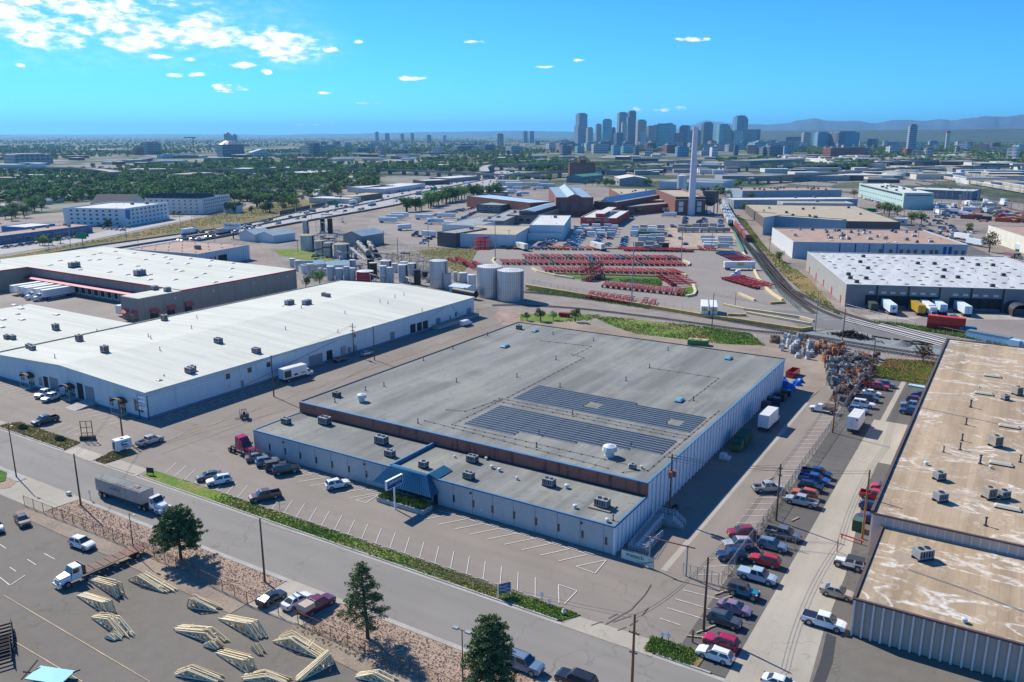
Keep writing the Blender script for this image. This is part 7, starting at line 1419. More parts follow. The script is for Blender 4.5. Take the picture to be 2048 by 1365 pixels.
def pine(name,label,x,y,h,prof,nbr,per,s,seed,z=.1,bare=.18,dx=0):
 rr=random.Random(seed);t=thing(name,label,'tree',(x,y,z));tr=MB();last=Vector((0,0,0));seg=8
 for k in range(seg):
  q=Vector((dx*(k+1)/seg+rr.uniform(-.08,.08),rr.uniform(-.08,.08),h*.93*(k+1)/seg));tr.tube(last,q,.24*(1-k/seg)+.04,8,0,.24*(1-(k+1)/seg)+.03);last=q
 cr=MB()
 for k in range(nbr):
  f=bare+(1-bare)*(k/nbr)**.9;zc=h*f;a=k*2.399+rr.uniform(-.4,.4);L=prof(f)*rr.uniform(.72,1.08)
  base=Vector((dx*f,0,zc));tip=base+Vector((math.cos(a)*L,math.sin(a)*L,L*rr.uniform(-.05,.3)));tr.tube(base,tip,.07,5,0,.02)
  nn=max(2,int(L/.5))
  for q in range(nn):
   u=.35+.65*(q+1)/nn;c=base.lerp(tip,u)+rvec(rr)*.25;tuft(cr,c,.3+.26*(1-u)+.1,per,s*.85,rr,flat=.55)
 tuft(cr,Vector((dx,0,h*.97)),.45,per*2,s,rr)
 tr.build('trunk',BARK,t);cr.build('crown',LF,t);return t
pine('pine_tree','broad dense dark pine on the rock bed beside the passing grain truck',-106.0,71.9,8.6,lambda f:4.1*(1-max(0,f-.42)**1.3*1.55)if f>.3 else 3.8,120,34,.42,3,bare=.26)
pine('pine_tree','tall open pine with a leaning top on the rock bed, middle of three',-66.8,71.4,10.6,lambda f:3.7*(1-f)**.7+.3 if f>.38 else 3.4,95,22,.38,5,bare=.24,dx=-.6)
pine('pine_tree','dense pine near the bottom edge beside the double headed lamp',-46.8,70.5,10.2,lambda f:3.5*(1-f)**.5+.4,130,34,.4,8,bare=.16)
for m_ in LB+LAUT:
 t_=m_.node_tree;oi_=t_.nodes.new('ShaderNodeObjectInfo');mr_=t_.nodes.new('ShaderNodeMapRange');mr_.inputs[3].default_value=.6;mr_.inputs[4].default_value=1.55;t_.links.new(oi_.outputs['Random'],mr_.inputs[0])
 b_=t_.nodes['Principled BSDF'];src_=b_.inputs['Base Color'].links[0].from_socket;v_=t_.nodes.new('ShaderNodeVectorMath');v_.operation='SCALE';t_.links.new(src_,v_.inputs[0]);t_.links.new(mr_.outputs[0],v_.inputs['Scale']);t_.links.new(v_.outputs[0],b_.inputs['Base Color'])
def broadleaf(rr,h=8,r=3.6,n=900,s=.75,mats=None,trunk=.3):
 m=MB();blobs=[(Vector((rr.uniform(-1,1)*r*.55,rr.uniform(-1,1)*r*.55,h*rr.uniform(.45,.82))),r*rr.uniform(.38,.62))for _ in range(9)]
 for i in range(n):
  c,br=blobs[i%9];d=rvec(rr);p=c+d*br*rr.uniform(.6,1.05);a=rvec(rr)*s;b=rvec(rr)*s*.6
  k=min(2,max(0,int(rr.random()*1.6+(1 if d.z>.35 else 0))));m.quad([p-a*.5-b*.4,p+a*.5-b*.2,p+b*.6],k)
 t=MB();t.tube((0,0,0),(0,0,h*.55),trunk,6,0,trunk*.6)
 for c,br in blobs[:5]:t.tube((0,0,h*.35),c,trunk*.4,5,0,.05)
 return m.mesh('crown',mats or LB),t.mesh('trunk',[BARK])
rr=random.Random(14)
TREES=[broadleaf(rr,8,3.6,520,1.0),broadleaf(rr,7,3.9,520,1.05),broadleaf(rr,9.5,3.3,520,1.0),broadleaf(rr,6.5,3.0,420,1.0)]
TAUT=[broadleaf(rr,8,3.8,420,.9,LAUT),broadleaf(rr,7,3.4,380,.9,LAUT)]
TLT=broadleaf(rr,7.5,3.6,560,.95,[LB[1],LB[2],M('leaf_bright',(.22,.34,.06),.8,.3,.4)]);TNEAR=broadleaf(rr,6,2.6,1500,.45)
def tree(p,kind,label,s=1,group=None,z=0,rnd=random):
 cr,tk=kind;label='tall round squat small'.split()[TREES.index(kind)]+' '+label if group and kind in TREES else 'bright '*('bright' not in label)+label if group and kind is TLT else label;t=thing('broadleaf_tree',label,'tree',(p[0],p[1],z),rnd.uniform(0,6),group);t.scale=(s*rnd.uniform(.9,1.1),s*rnd.uniform(.9,1.1),s);put('crown',cr,t);put('trunk',tk,t);return t
rr=random.Random(66)
for x,y,k,s,lab in[(1150,648-4,TNEAR,.9,'bushy green tree behind the silver roofed corner of the main warehouse'),(1054,642,TNEAR,.55,'low green bush at the back corner of the main roof, left one'),(1081,643,TNEAR,.85,'rounder dark bush at the back corner of the main roof, right one'),(1106,641,TLT,.45,'yellow green bush next to the small red trailer'),(640,572,TLT,1.0,'bushy green tree between the taupe building and the small tanks'),(1559,525,TREES[0],.75,'small tree alone among the weeds below the white walled factory'),(1845,728,TAUT[1],.85,'slim ochre tree at the corner of the weedy lot'),(1668,352,TLT,1.6,'large bright green tree at the distant car lot'),(1708,395,TAUT[0],1.1,'rust coloured tree at the left end of the mint depot'),(1755,426,TAUT[1],1.2,'brownish tree left of the dark trio behind the factory'),(1768,427,TREES[1],1.4,'large dark tree in the middle of the group behind the factory'),(1778,434,TREES[2],1.3,'dark tree nearest the small guard office, left side'),(1795,432,TREES[1],1.2,'dark tree touching the guard office'),(1822,449,TREES[0],1.2,'dark tree right of the guard office, left of two'),(1842,450,TREES[2],1.15,'dark tree right of the guard office, right of two'),(1978,505,TAUT[0],1.5,'thin half bare rust coloured tree at the right edge of the white roof'),(1936,462,TREES[1],.8,'dark round tree left of the cream warehouse'),(1500,400,TREES[1],1.1,'dark tree at the end of the long grey warehouse'),(1488,422,TREES[0],1.0,'dark tree in the weeds above the tan roof'),(1275,430,TREES[2],.7,'dark evergreen beside the lawn of the red office'),(612,575,TREES[3],.8,'small dark conifer at the corner of the taupe building')]:
 tree(at(x,y),k,lab,s,rnd=rr)
TB=[None]
ntree=[0]
def treerow(pl,n,label,group,kinds,s=(0.8,1.2),w=6):
 pts=smooth_pl([at(*p)for p in pl],3)
 for k in range(n):
  p=pts[int(k/n*(len(pts)-1))];tree((p.x+rr.uniform(-w,w),p.y+rr.uniform(-w,w)),rr.choice(kinds),label,rr.uniform(*s),group,rnd=rr);ntree[0]+=1
treerow([(862,415),(900,403),(950,397),(1000,393)],34,'bright green tree in the long row beside the freeway','row of bright trees beside the freeway',[TLT,TLT,TREES[0]],(1.5,2.0),6)
treerow([(815,424),(845,421)],7,'tree in the clump above the truck lot','tree clump above the truck lot',[TLT,TREES[0]],(1.3,1.7),4);treerow([(1015,370),(1100,366)],16,'tree between the freeway bend and the green roofed building','trees at the freeway bend',TREES,(1,1.5),9)
treerow([(80,492),(130,487)],6,'bush on the slope below the retail strip','bushes on the left slope',[TREES[3],TLT],(.6,.9),3);treerow([(210,455),(365,430)],9,'young tree before the pale apartment block','young trees before the apartments',TREES,(.5,.8),4);treerow([(455,425),(560,425)],12,'tree on the waste ground beyond the freeway','trees beyond the freeway',TREES,(.9,1.3),8)
treerow([(1180,372),(1310,372)],18,'tree in the belt behind the brick halls','trees behind the brick halls',TREES,(.9,1.4),10);treerow([(1470,372),(1440,395),(1460,385)],12,'tree in the green strip by the tracks beyond the chimney','trees beyond the chimney',TREES,(.8,1.2),8);treerow([(1385,388),(1450,385)],8,'tree behind the brick power house','trees behind the power house',TREES+[TAUT[1]],(.9,1.2),5)
import itertools
HOODS=[([(-40,452),(40,440),(130,410),(110,395),(-40,400)],34),([(130,410),(280,390),(440,385),(540,395),(560,420),(620,405),(760,368),(740,350),(400,355),(150,372)],150),([(480,410),(560,425),(600,418),(560,400)],14)]
for poly,n in HOODS:
 for p in scatter([at(*q)for q in poly],n,rr):tree(p,rr.choice(TREES+[TLT]),'dark leafy tree in the neighbourhood beyond the freeway' if 0 else 'leafy tree in the %s part of the neighbourhood beyond the freeway'%('left' if proj((*p,0))[0]<250 else 'middle' if proj((*p,0))[0]<450 else 'right'),rr.uniform(.9,1.5),'trees of the neighbourhood beyond the freeway',rnd=rr);ntree[0]+=1
def massmesh(rr,n=5):
 m=MB()
 for _ in range(16):
  c=Vector((rr.uniform(-2.6,2.6),rr.uniform(-2.6,2.6),rr.uniform(2.4,6.5)))
  for _ in range(7):
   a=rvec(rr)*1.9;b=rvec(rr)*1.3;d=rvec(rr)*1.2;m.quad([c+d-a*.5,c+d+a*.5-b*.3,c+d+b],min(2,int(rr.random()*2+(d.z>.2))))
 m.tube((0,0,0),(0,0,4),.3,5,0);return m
MASSO=massmesh(rr).build('leafy_mass_tree',LB,None,label='leafy tree at the near edge of the far tree cover',cat='tree',loc=(*at(735,352),0))
def stuffmass(name,pts,seed):
 me=bpy.data.meshes.new(name);me.from_pydata([(p[0],p[1],p[2]if len(p)>2 else-.3)for p in pts],[],[]);o=put(name,me,kind='stuff')
 md=o.modifiers.new('scatter','NODES');ng=bpy.data.node_groups.new(name,'GeometryNodeTree');md.node_group=ng
 ng.interface.new_socket('Geometry',in_out='INPUT',socket_type='NodeSocketGeometry');ng.interface.new_socket('Geometry',in_out='OUTPUT',socket_type='NodeSocketGeometry')
 gi=ng.nodes.new('NodeGroupInput');go=ng.nodes.new('NodeGroupOutput');ip=ng.nodes.new('GeometryNodeInstanceOnPoints');oi=ng.nodes.new('GeometryNodeObjectInfo');oi.inputs['Object'].default_value=MASSO;oi.inputs['As Instance'].default_value=True
 r1=ng.nodes.new('FunctionNodeRandomValue');r1.data_type='FLOAT_VECTOR';r1.inputs[0].default_value=(0,0,0);r1.inputs[1].default_value=(0,0,6.28);r1.inputs['Seed'].default_value=seed
 r2=ng.nodes.new('FunctionNodeRandomValue');r2.data_type='FLOAT_VECTOR';r2.inputs[0].default_value=(.8,.8,.65);r2.inputs[1].default_value=(1.9,1.9,1.5);r2.inputs['Seed'].default_value=seed+1
 L=ng.links.new;L(gi.outputs[0],ip.inputs['Points']);L(oi.outputs['Geometry'],ip.inputs['Instance']);L(r1.outputs[0],ip.inputs['Rotation']);L(r2.outputs[0],ip.inputs['Scale']);L(ip.outputs[0],go.inputs[0]);return o
def nz(x,y):return math.sin(x*.0031+1.3)*math.cos(y*.0024+.4)+.6*math.sin(x*.0083+y*.0061)+.35*math.sin(x*.021-y*.017)
def pxscatter(n,x0,x1,y0,y1,rr,thr=-.2,pw=1.0):
 """scatter over the ground seen between two photo rows, denser nearer"""
 out=[];k=0
 while len(out)<n and k<n*8:
  k+=1;y=y1-(y1-y0)*rr.random()**pw;p=at(rr.uniform(x0,x1),y)
  if nz(*p)>thr:out.append(p)
 return out
mass=[]
rr=random.Random(123)
mass+=pxscatter(1500,-60,760,338,404,rr,-.35)
mass+=pxscatter(2200,-60,1140,305,345,rr,.1);mass+=pxscatter(4200,-60,1180,283,308,rr,-.35);mass+=pxscatter(5200,-60,2110,274.5,286,rr,-.9)
mass+=pxscatter(3200,1120,2110,286,306,rr,.0);mass+=pxscatter(2600,1560,2110,283,312,rr,-.3);mass+=pxscatter(900,1150,1560,318,345,rr,.25);mass+=pxscatter(1100,1650,2100,300,330,rr,.0);mass+=pxscatter(260,1600,2100,335,430,rr,.7)
mass+=pxscatter(500,1480,1740,330,372,rr,.5)
bad=[[at(*q)for q in poly]for poly in([(-100,575),(0,520),(170,470),(300,440),(440,425),(620,400),(760,375),(1000,335),(1100,345),(1000,380),(640,460),(0,580)],)]
mass=[p for p in mass if not any(inpoly(p,b)for b in bad)]
stuffmass('tree_cover',mass,3)
GM=[M('weed_dark',(.15,.22,.045),.9,.3,.8),M('weed_mid',(.2,.31,.06),.9,.3,.8),M('weed_light',(.3,.38,.1),.9,.3,.8)]
GY=[M('straw_dark',(.3,.23,.1),.9,.3,.8),M('straw_mid',(.44,.35,.15),.9,.3,.8),M('weed_olive',(.24,.26,.08),.9,.3,.8)]
def weeds(name,poly,n,s,h,mats=GM,seed=1,z=.08,px=False,dens=None):
 rr=random.Random(seed);poly=[at(*p)for p in poly]if px else poly;m=MB()
 for p in scatter(poly,n,rr):
  if dens and nz(p[0]*14,p[1]*14)*.5+rr.uniform(-.5,.5)<dens:continue
  for _ in range(3):
   c=Vector((p[0]+rr.uniform(-s,s)*.5,p[1]+rr.uniform(-s,s)*.5,z));d=rvec(rr);d.z=0;u=Vector((rr.uniform(-.4,.4)*s,rr.uniform(-.4,.4)*s,h*rr.uniform(.5,1.3)))
   m.quad([c-d*s*.4,c+d*s*.4,c+u],rr.choice((0,1,1,2))if len(mats)<4 else(3 if nz(p[0]*30,p[1]*55)>.45 and rr.random()<.7 else rr.choice((1,1,2,0))))
 return m.build(name,mats,kind='stuff')
sheet('verge_grass_ground',[(-140.3,88.45),(-47.0,88.45),(-45.2,91.2),(-140.6,91.5)],.05,GRASS)
weeds('verge_grass',[(-140.3,88.5),(-47.2,88.5),(-45.4,91.2),(-140.6,91.5)],11000,.28,.15,GM+GY[1:2],2,.13,dens=.05)
sheet('west_verge_ground',[(-193.6,88.5),(-166.5,88.5),(-167.6,92.6),(-192.5,92.8)],.05,GRASS2);weeds('west_verge_grass',[(-193.6,88.5),(-166.5,88.5),(-167.6,92.6),(-192.5,92.8)],1500,.3,.18,GY,4,.13)
sheet('drive_island_ground',[(-155.4,88.5),(-152.2,88.6),(-151.7,94.5),(-157,93.5)],.05,GRASS2);weeds('drive_island_grass',[(-155.4,88.5),(-152.2,88.6),(-151.7,94.5),(-157,93.5)],450,.3,.25,GY,5,.13)
sheet('corner_grass_ground',[(-34.6,88.4),(-27.5,88.4),(-27.4,91.6),(-34.9,91.3)],.05,GRASS2);weeds('corner_grass',[(-34.6,88.4),(-28.3,88.4),(-28.3,91.8),(-34.9,91.6)],1100,.3,.25,GM,6,.13,dens=0)
sheet('lawn',[(-420,70),(-160.8,70),(-160.4,73.2),(-164,75.4),(-420,75.4)],.12,GRASS3)
weeds('vacant_lot_weeds',[(-31,236.5),(-14.4,236.5),(-14.4,263.5),(-29,258)],5000,.5,.5,[M('rust_weed',(.4,.2,.08),.9,.3,.8),GM[1],GM[2],M('rust_weed_pale',(.45,.27,.12),.9,.3,.8)],7)
weeds('back_weeds',[(1180,632),(1234,636),(1420,655),(1500,668),(1530,692),(1440,688),(1270,668),(1230,655)],7000,.45,.35,GM+GY[1:2],8,.1,True,.05);weeds('back_weeds',[(1040,630),(1200,630),(1180,642),(1100,647),(1035,645)],1800,.45,.35,GM,9,.1,True,-.1)
weeds('siding_weeds',[(1455,425),(1490,440),(1535,500),(1620,560),(1682,632),(1640,615),(1570,555),(1520,500),(1475,450)],4500,.6,.6,GM+GY[1:2],10,.1,True,-.1);weeds('field_weeds',[(770,508),(880,497),(955,498),(945,520),(915,560),(830,560),(770,530)],2200,.6,.3,[GY[0],GY[1],GM[1]],11,.1,True)
weeds('track_weeds',[(1050,582),(1150,597),(1300,620),(1290,612),(1180,592),(1060,578)],1500,.5,.5,GM,12,.1,True);weeds('road_edge_weeds',[(1745,645),(1800,655),(1900,672),(2080,705),(2080,698),(1930,668),(1800,650)],2500,.5,.9,GM,13,.1,True)
weeds('freeway_slope_weeds',[(0,522),(147,495),(328,468),(492,440),(600,418),(560,405),(430,430),(270,466),(80,502)],2500,.8,.4,[GY[0],GY[1],GM[1]],14,.1,True);weeds('island_weeds',[(1240,558),(1325,560),(1324,574),(1240,564)],700,.5,.4,GM,15,.1,True)
weeds('planter_shrubs',[(-93.2,104.4),(-83.3,104.4),(-83.3,106.7),(-93.2,106.7)],700,.5,.9,[M('shrub_dark',(.02,.035,.02),.9,.3,.8),GM[0],GM[1]],16,.6);weeds('fence_line_weeds',[(-31.8,112),(-30.4,112),(-30.4,215),(-31.8,215)],800,.25,.25,GY,17,.1,dens=.15)
weeds('rock_bed_weeds',[(-77,67.5),(-40,67.2),(-40,69.4),(-77,69.6)],500,.25,.2,GY,18,.08,dens=.1)
rr=random.Random(3)
for k,(x,y,w,lab)in enumerate([(46,858,1.3,'clipped dark low hedge near the lamp pole, left of two on the west verge'),(121,881,1.5,'clipped dark low hedge right of the other on the west verge')]):
 m=MB();
 for _ in range(900):d=rvec(rr);p=Vector((d.x*w,d.y*.8,abs(d.z)*.7+.1));a=rvec(rr)*.2;b=rvec(rr)*.15;m.quad([p-a,p+a,p+b],rr.choice((0,0,1)))
 m.build('hedge',LF,label=lab,cat='hedge',loc=(*at(x,y),.1))
tree(at(612,818),(TNEAR[0],TNEAR[1]),'small yellow green sapling behind the main warehouse corner',.38,rnd=rr)
m=MB()
for p in scatter([(-140,69.8),(-87,69.6),(-87,75.5),(-140,75.5)],2600,rr)+scatter([(-75.6,69.2),(-30,69.2),(-30,75.5),(-75.6,75.5)],2400,rr):
 s=rr.uniform(.05,.13);z=.12;x,y=p;m.quad([(x-s,y-s*.6,z),(x+s,y-s*.4,z),(x+s*.2,y,z+s)],0);m.quad([(x+s,y-s*.4,z),(x,y+s,z),(x+s*.2,y,z+s)],1);m.quad([(x,y+s,z),(x-s,y-s*.6,z),(x+s*.2,y,z+s)],0)
m.build('loose_rock',[M('rock_pink',(.52,.38,.3),.9,.2,2),M('rock_grey',(.38,.31,.26),.9,.2,2)],kind='stuff')
RW=M('reddish_pole',(.2,.08,.05),.9,.25,2);GP=M('lamp_grey',(.3,.31,.3),.5,.1)
POLES={}
def pole(bx,by,tx,ty,label,mat=WOOD,r=.17,arms=(),key=None,trans=0,lamp=0,cat='utility pole',name='utility_pole',rz=0,h=None):
 x,y=at(bx,by);h=h or hgt(x,y,ty);t=thing(name,label,cat,(x,y,0),R(rz));MB().cyl(0,0,0,h,r,9,0,r*.65).build('post',mat,t)
 for dz,L in arms:
  MB().box(-L/2,L/2,-.06,.06,h-dz,h-dz+.12).build('crossarm',WOOD,t);m=MB()
  for q in(-.46,-.2,.2,.46):m.cyl(q*L,0,h-dz+.12,h-dz+.32,.06,6)
  m.build('insulators',GP,t,kind='stuff')
 for k in range(trans):
  a=k*2.1+.5;MB().cyl(math.cos(a)*.55,math.sin(a)*.55,h-4.2,h-3.1,.32,12).build('transformer',M('transformer_rust',(.25,.1,.09),.6,.2,2),t)
 if lamp==1:MB().bar((0,0,h-.1),(1.1,0,h),.07).build('lamp_arm',mat,t);MB().box(.9,1.6,-.16,.16,h-.05,h+.08).build('lamp_head',GP,t)
 if lamp==2:
  MB().bar((-.9,0,h),(.9,0,h),.07).build('lamp_arm',mat,t)
  for s in(-1,1):MB().box(s*.9-.35,s*.9+.35,-.25,.25,h-.06,h+.14).build('lamp_head',STEEL,t)
 if key:POLES[key]=(x,y,h)
 return t
pole(162,1012,150,908,'wooden pole with a thin riser on the rock bed by the street, left part',key='s2',arms=(),rz=0);pole(33,955,18,850,'dark lamp pole at the left end of the street',DARKM,.13,lamp=1,key='s1',name='street_lamp',cat='street lamp')
pole(530,1165,522,1037,'dark wooden pole on the rock bed left of the three parked cars',key='s3');pole(1263,1392,1265,1268,'orange brown wooden pole rising from the bottom edge of the photo',M('orange_wood',(.28,.12,.05),.9,.2,2),.2,arms=((2.6,1.3),(5.2,1.0)),key='s4',h=11)
pole(1407,1262,1412,1115,'plain wooden pole beside the dark crossover in the east row',WOOD,.2,key='e1');pole(1552,1042,1556,928,'wooden pole on the fence line by the lone silver pickup',WOOD,.19,arms=((1.0,.7),(2.2,.7)),key='e2');pole(1665,866,1673,772,'reddish pole on the fence line beside the white box truck',RW,.18,key='e3');pole(1743,752,1750,681,'dark pole at the edge of the scrap piles',WOOD,.17,key='e4')
pole(1724,1078,1736,940,'leaning orange brown pole by the green transformer box',M('orange_wood2',(.3,.15,.07),.9,.2,2),.2,key='e5');pole(1338,1037,1345,908,'pole with three rusty transformers beside the long east wall',WOOD,.2,trans=3,arms=((.8,1.6),),key='w1');pole(1684,690,1687,618,'olive pole beside the heap of black ties',M('olive_pole',(.12,.12,.05),.9,.2,2),.19,key='n1');pole(1423.5,660,1423.6,587,'dark pole behind the green skip in the weeds',WOOD,.17,key='n2')
pole(246,879,237,800,'tall wooden pole standing behind the food trailer',WOOD,.2,key='a1');pole(548,794,538,711,'wooden pole beside the beverage box truck in the alley',WOOD,.18,key='a2');pole(708,713,705,647,'alley pole with two crossarms against the white warehouse',WOOD,.17,arms=((1.2,2.4),(2.4,1.6)),trans=1,key='a3');pole(749,721,745,653,'plain alley pole right of the one with crossarms',WOOD,.17,key='a4')
pole(268,1108,264,1027,'slim black lamp post behind the flatbed truck',DARKM,.09,lamp=1,name='street_lamp',cat='street lamp');pole(926,1378,922,1300,'double headed grey lamp post beside the third pine',DARKM,.09,lamp=2,name='street_lamp',cat='street lamp',h=8)
pole(1263,612,1264,485,'tall pale lamp mast rising from the yellow barrier',GP,.28,name='light_mast',cat='lamp mast',lamp=2);pole(990.5,517,989.6,443,'tall grey lamp mast at the left end of the double row',GP,.26,name='light_mast',cat='lamp mast',lamp=2);pole(1362,530,1366,455,'tall grey lamp mast at the right end of the double row',GP,.26,name='light_mast',cat='lamp mast',lamp=2)
pole(1423,498,1423,452,'lamp mast behind the three chassis standing apart',GP,.22,name='light_mast',cat='lamp mast',lamp=2);pole(1486,498,1485,440,'lamp mast at the upper right yard corner',GP,.2,name='light_mast',cat='lamp mast',lamp=1);pole(1470,613,1471,586,'short lamp mast inside the yard gate',GP,.16,name='light_mast',cat='lamp mast',lamp=1);pole(1630,665,1633,583,'pale lamp mast with curved twin arms by the gate lanes',GP,.16,name='light_mast',cat='lamp mast',lamp=2)
pole(796,521,794,476,'wooden pole at the left edge of the dry field',WOOD,.2);pole(768,497,768,462,'wooden pole at the truck lot fence corner',WOOD,.2);pole(857,494,857,450,'pole at the truck lot fence, middle',WOOD,.18);pole(1018,494,1018,460,'pole with a crossarm before the pale yard warehouse',WOOD,.2,arms=((.6,3),));pole(1001,494,1001,468,'shorter pole before the pale yard warehouse',WOOD,.18);pole(666,523,668,500,'thin pole among the rusty tanks',GP,.15)
pole(596,506,596,478,'thin pole left of the rusty tanks, one of a pair',DARKM,.15);pole(430,490,431,448,'freeway lamp pole left of the billboard',GP,.18,lamp=1);pole(477,473,480,425,'curved freeway lamp by the billboard',GP,.2,lamp=1);pole(145,520,143,455,'lamp pole at the far left freeway edge',GP,.2,lamp=1);pole(362,462,361,420,'lamp pole in front of the pale apartment block',GP,.18,lamp=1)
rr=random.Random(17)
for p in scatter([at(*q)for q in((1880,432),(1800,400),(1860,375),(2060,390),(2060,432),(1960,420))],90,rr)+scatter([at(*q)for q in((1640,360),(1700,330),(2060,342),(2060,372),(1880,362),(1760,366))],45,rr):
 h=rr.uniform(9,15);m=MB().cyl(0,0,0,h,.22,6,0,.15);m.box(-2.2,2.2,-.08,.08,h-1.2,h-1);m.build('catenary_mast',GP,label='grey catenary mast in the rail yard beyond the depot',cat='mast',group='catenary masts in the rail yard',loc=(*p,0),rz=rr.choice((.5,.4,1.9)))
for k in range(46):
 u=(k+.5)/46;s=k%2;p=fint(FLw,u).lerp(fint(FUw,u),-.03 if s else 1.03);MB().cyl(0,0,0,11,.16,6,0,.1).box(0,2,-.08,.08,10.9,11.05).build('freeway_lamp',GP,label='slim lamp pole along the freeway',cat='street lamp',group='lamp poles along the freeway',loc=(*p,0))
for k,p in enumerate(scatter([at(*q)for q in((1480,470),(1530,560),(1700,660),(1900,700),(2040,690),(1980,520),(1900,450),(1700,360),(1500,350))],16,rr)):MB().cyl(0,0,0,rr.uniform(9,12),.16,6,0,.1).box(-1.1,1.1,-.06,.06,8.2,8.35).build('utility_pole',WOOD,label='wooden pole among the factories on the right',cat='utility pole',group='poles among the right hand factories',loc=(*p,0),rz=rr.uniform(0,3))
def wire(a,b,dz=.3,sag=.7,off=0,r=.018,lab='',name='overhead_wire'):
 a=Vector((a[0],a[1]+off,a[2]-dz));b=Vector((b[0],b[1]+off,b[2]-dz));m=MB();last=a
 for k in range(1,11):
  u=k/10;p=a.lerp(b,u);p.z-=sag*4*u*(1-u);m.tube(last,p,r,3);last=p
 m.build(name,DARKM,label=lab,cat='wire')
PP=POLES
for i,(p,q,n)in enumerate([('e1','e2',3),('e2','e3',3),('e3','e4',3),('s4','e1',2),('e1','s3',0),('w1','e2',3),('a2','a3',2),('a3','a4',1),('a1','a2',2),('s2','a1',2),('s2','s3',2),('s3','s4',2),('e5','w1',2),('s1','s2',1),('n1','n2',2),('e4','n1',2)]):
 for k in range(n):wire(PP[p],PP[q],.2+.45*k,.9,0,.028,'%s thin wire of the %s span from the %s to the %s poles'%(ORD[k],ORD[i],{'e':'east fence','s':'street','w':'transformer','a':'alley','n':'northern'}[p[0]],{'e':'east fence','s':'street','w':'transformer','a':'alley','n':'northern'}[q[0]]))
GM_=M('galv_fence',(.34,.35,.34),.5,.1,metal=.3);RUSTF=M('rusty_fence',(.17,.09,.06),.8,.2,2)
def fence(pts,label,h=1.9,step=3.0,mat=GM_,wires=True,group=None,z=.05,px=False):
 pts=[Vector(at(*p))if px else Vector(p)for p in pts];t=thing('chain_link_fence',label,'fence',(0,0,0));pm=None;w=MB();first=True
 for a,b in zip(pts[:-1],pts[1:]):
  L=(b-a).length;n=max(1,round(L/step))
  for k in range(n+1):
   if k==0 and not first:continue
   p=a.lerp(b,k/n)
   if pm is None:pm=MB().cyl(0,0,0,h+.1,.05,6).mesh('fence_post',[mat])
   put('fence_post',pm,t,loc=(p.x,p.y,z))
  first=False;MB().tube((*a,z+h),(*b,z+h),.035,5).build('top_rail',mat,t)
  if wires:
   d=(b-a).normalized();s=0
   while s<L-.1:
    e=min(s+.9,L);p=a+d*s;q=a+d*e;w.bar((*p,z+.1),(*q,z+h),.012);w.bar((*p,z+h),(*q,z+.1),.012);s+=.3
 if wires:w.build('wire_mesh',mat,t,kind='stuff')
 return t
fence([(-146.5,69.4),(-126,69.9),(-107,69.8),(-87,68.7)],'rusty chain link fence along the south edge of the left rock bed',1.8,2.9,RUSTF)
fence([(-77.2,69.0),(-64.9,68.8),(-50,68.4),(-33,68.2)],'rusty chain link fence along the south edge of the right rock bed',1.8,2.9,RUSTF)
fence([(-87,68.7),(-81,69.0),(-77.2,69.0)],'chain link gate behind the three cars on the south driveway',1.8,3.2,DARKM);fence([(-31.2,109.5),(-30.9,140),(-31.2,160),(-31,190),(-31,236)],'long chain link fence between the two east parking strips',2.1,3.0)
fence([(-37.0,108.9),(-31.5,109.0)],'open sliding gate panel by the teal off-roader',1.9,1.1,GM_);fence([(-30.5,125.2),(-24.5,126.2)],'long rolling gate lying across the row behind the grey pickup',1.9,1.5)
fence([(1055,566),(1180,590),(1290,609)],'pale chain link fence on the yellow wall, left stretch',2,4,GM_,True,px=True);fence([(1312,612),(1480,641)],'pale chain link fence on the yellow wall, right stretch',2,4,UNIT_WHITE,False,px=True);fence([(1490,455),(1486,480),(1515,520),(1560,590),(1600,625)],'chain link fence along the siding ballast',2,4,M('greenish_fence',(.1,.22,.17),.7,.1),True,px=True)
fence([(1490,676),(1700,700),(1830,722),(1900,735)],'thin fence between the scrap yard and the tracks',1.9,4,GM_,False,px=True);fence([(1690,618),(1740,632),(1830,655),(1930,675)],'chain link fence along the dock yard verge',1.9,4,GM_,False,px=True);fence([(760,497),(870,496),(912,494)],'chain link fence along the truck lot',2,4,GM_,True,px=True)
sheetm=M('green_screen',(.03,.2,.14),.8,.1)
a=Vector(at(1468,468));b=Vector(at(1488,508));MB().bar((*a,1.2),(*b,1.2),.12,2.4).build('screen_fence',sheetm,label='green screened fence at the right edge of the laydown yard',cat='fence')
t=thing('pylon_sign','white framed company pylon sign on a single post before the entrance','sign',(-88.7,103.4,0),0);sg=R(88)
fr=put('sign_box',MB().box(-2.1,2.1,-.22,.22,4.35,6.1).mesh('sign_box',[WHITEP]),t,rz=sg)
for s in(-1,1):put('sign_face',MB().box(-1.97,1.97,s*.23-.005,s*.23+.005,4.47,5.05,0).box(-1.97,1.97,s*.23-.005,s*.23+.005,5.07,5.98,1).mesh('sign_face',[M('sign_navy',(.02,.05,.25),.5,0),M('sign_greyblue',(.12,.15,.22),.5,0)]),t,rz=sg)
MB().cyl(0,0,0,4.3,.14,10).build('post',WHITEP,t)
def rot_text(s_,sz,lx,lz,mat):
 o=text(s_,t,sz,(lx*math.cos(sg)+.25*math.sin(sg),lx*math.sin(sg)-.25*math.cos(sg),lz),88,mat);return o
rot_text('Solutions',.85,0,5.28,WHITEP);smudge(8,t,.25,(.9*math.cos(sg)+.25*math.sin(sg),.9*math.sin(sg)-.25*math.cos(sg),4.66),88,WHITEP)
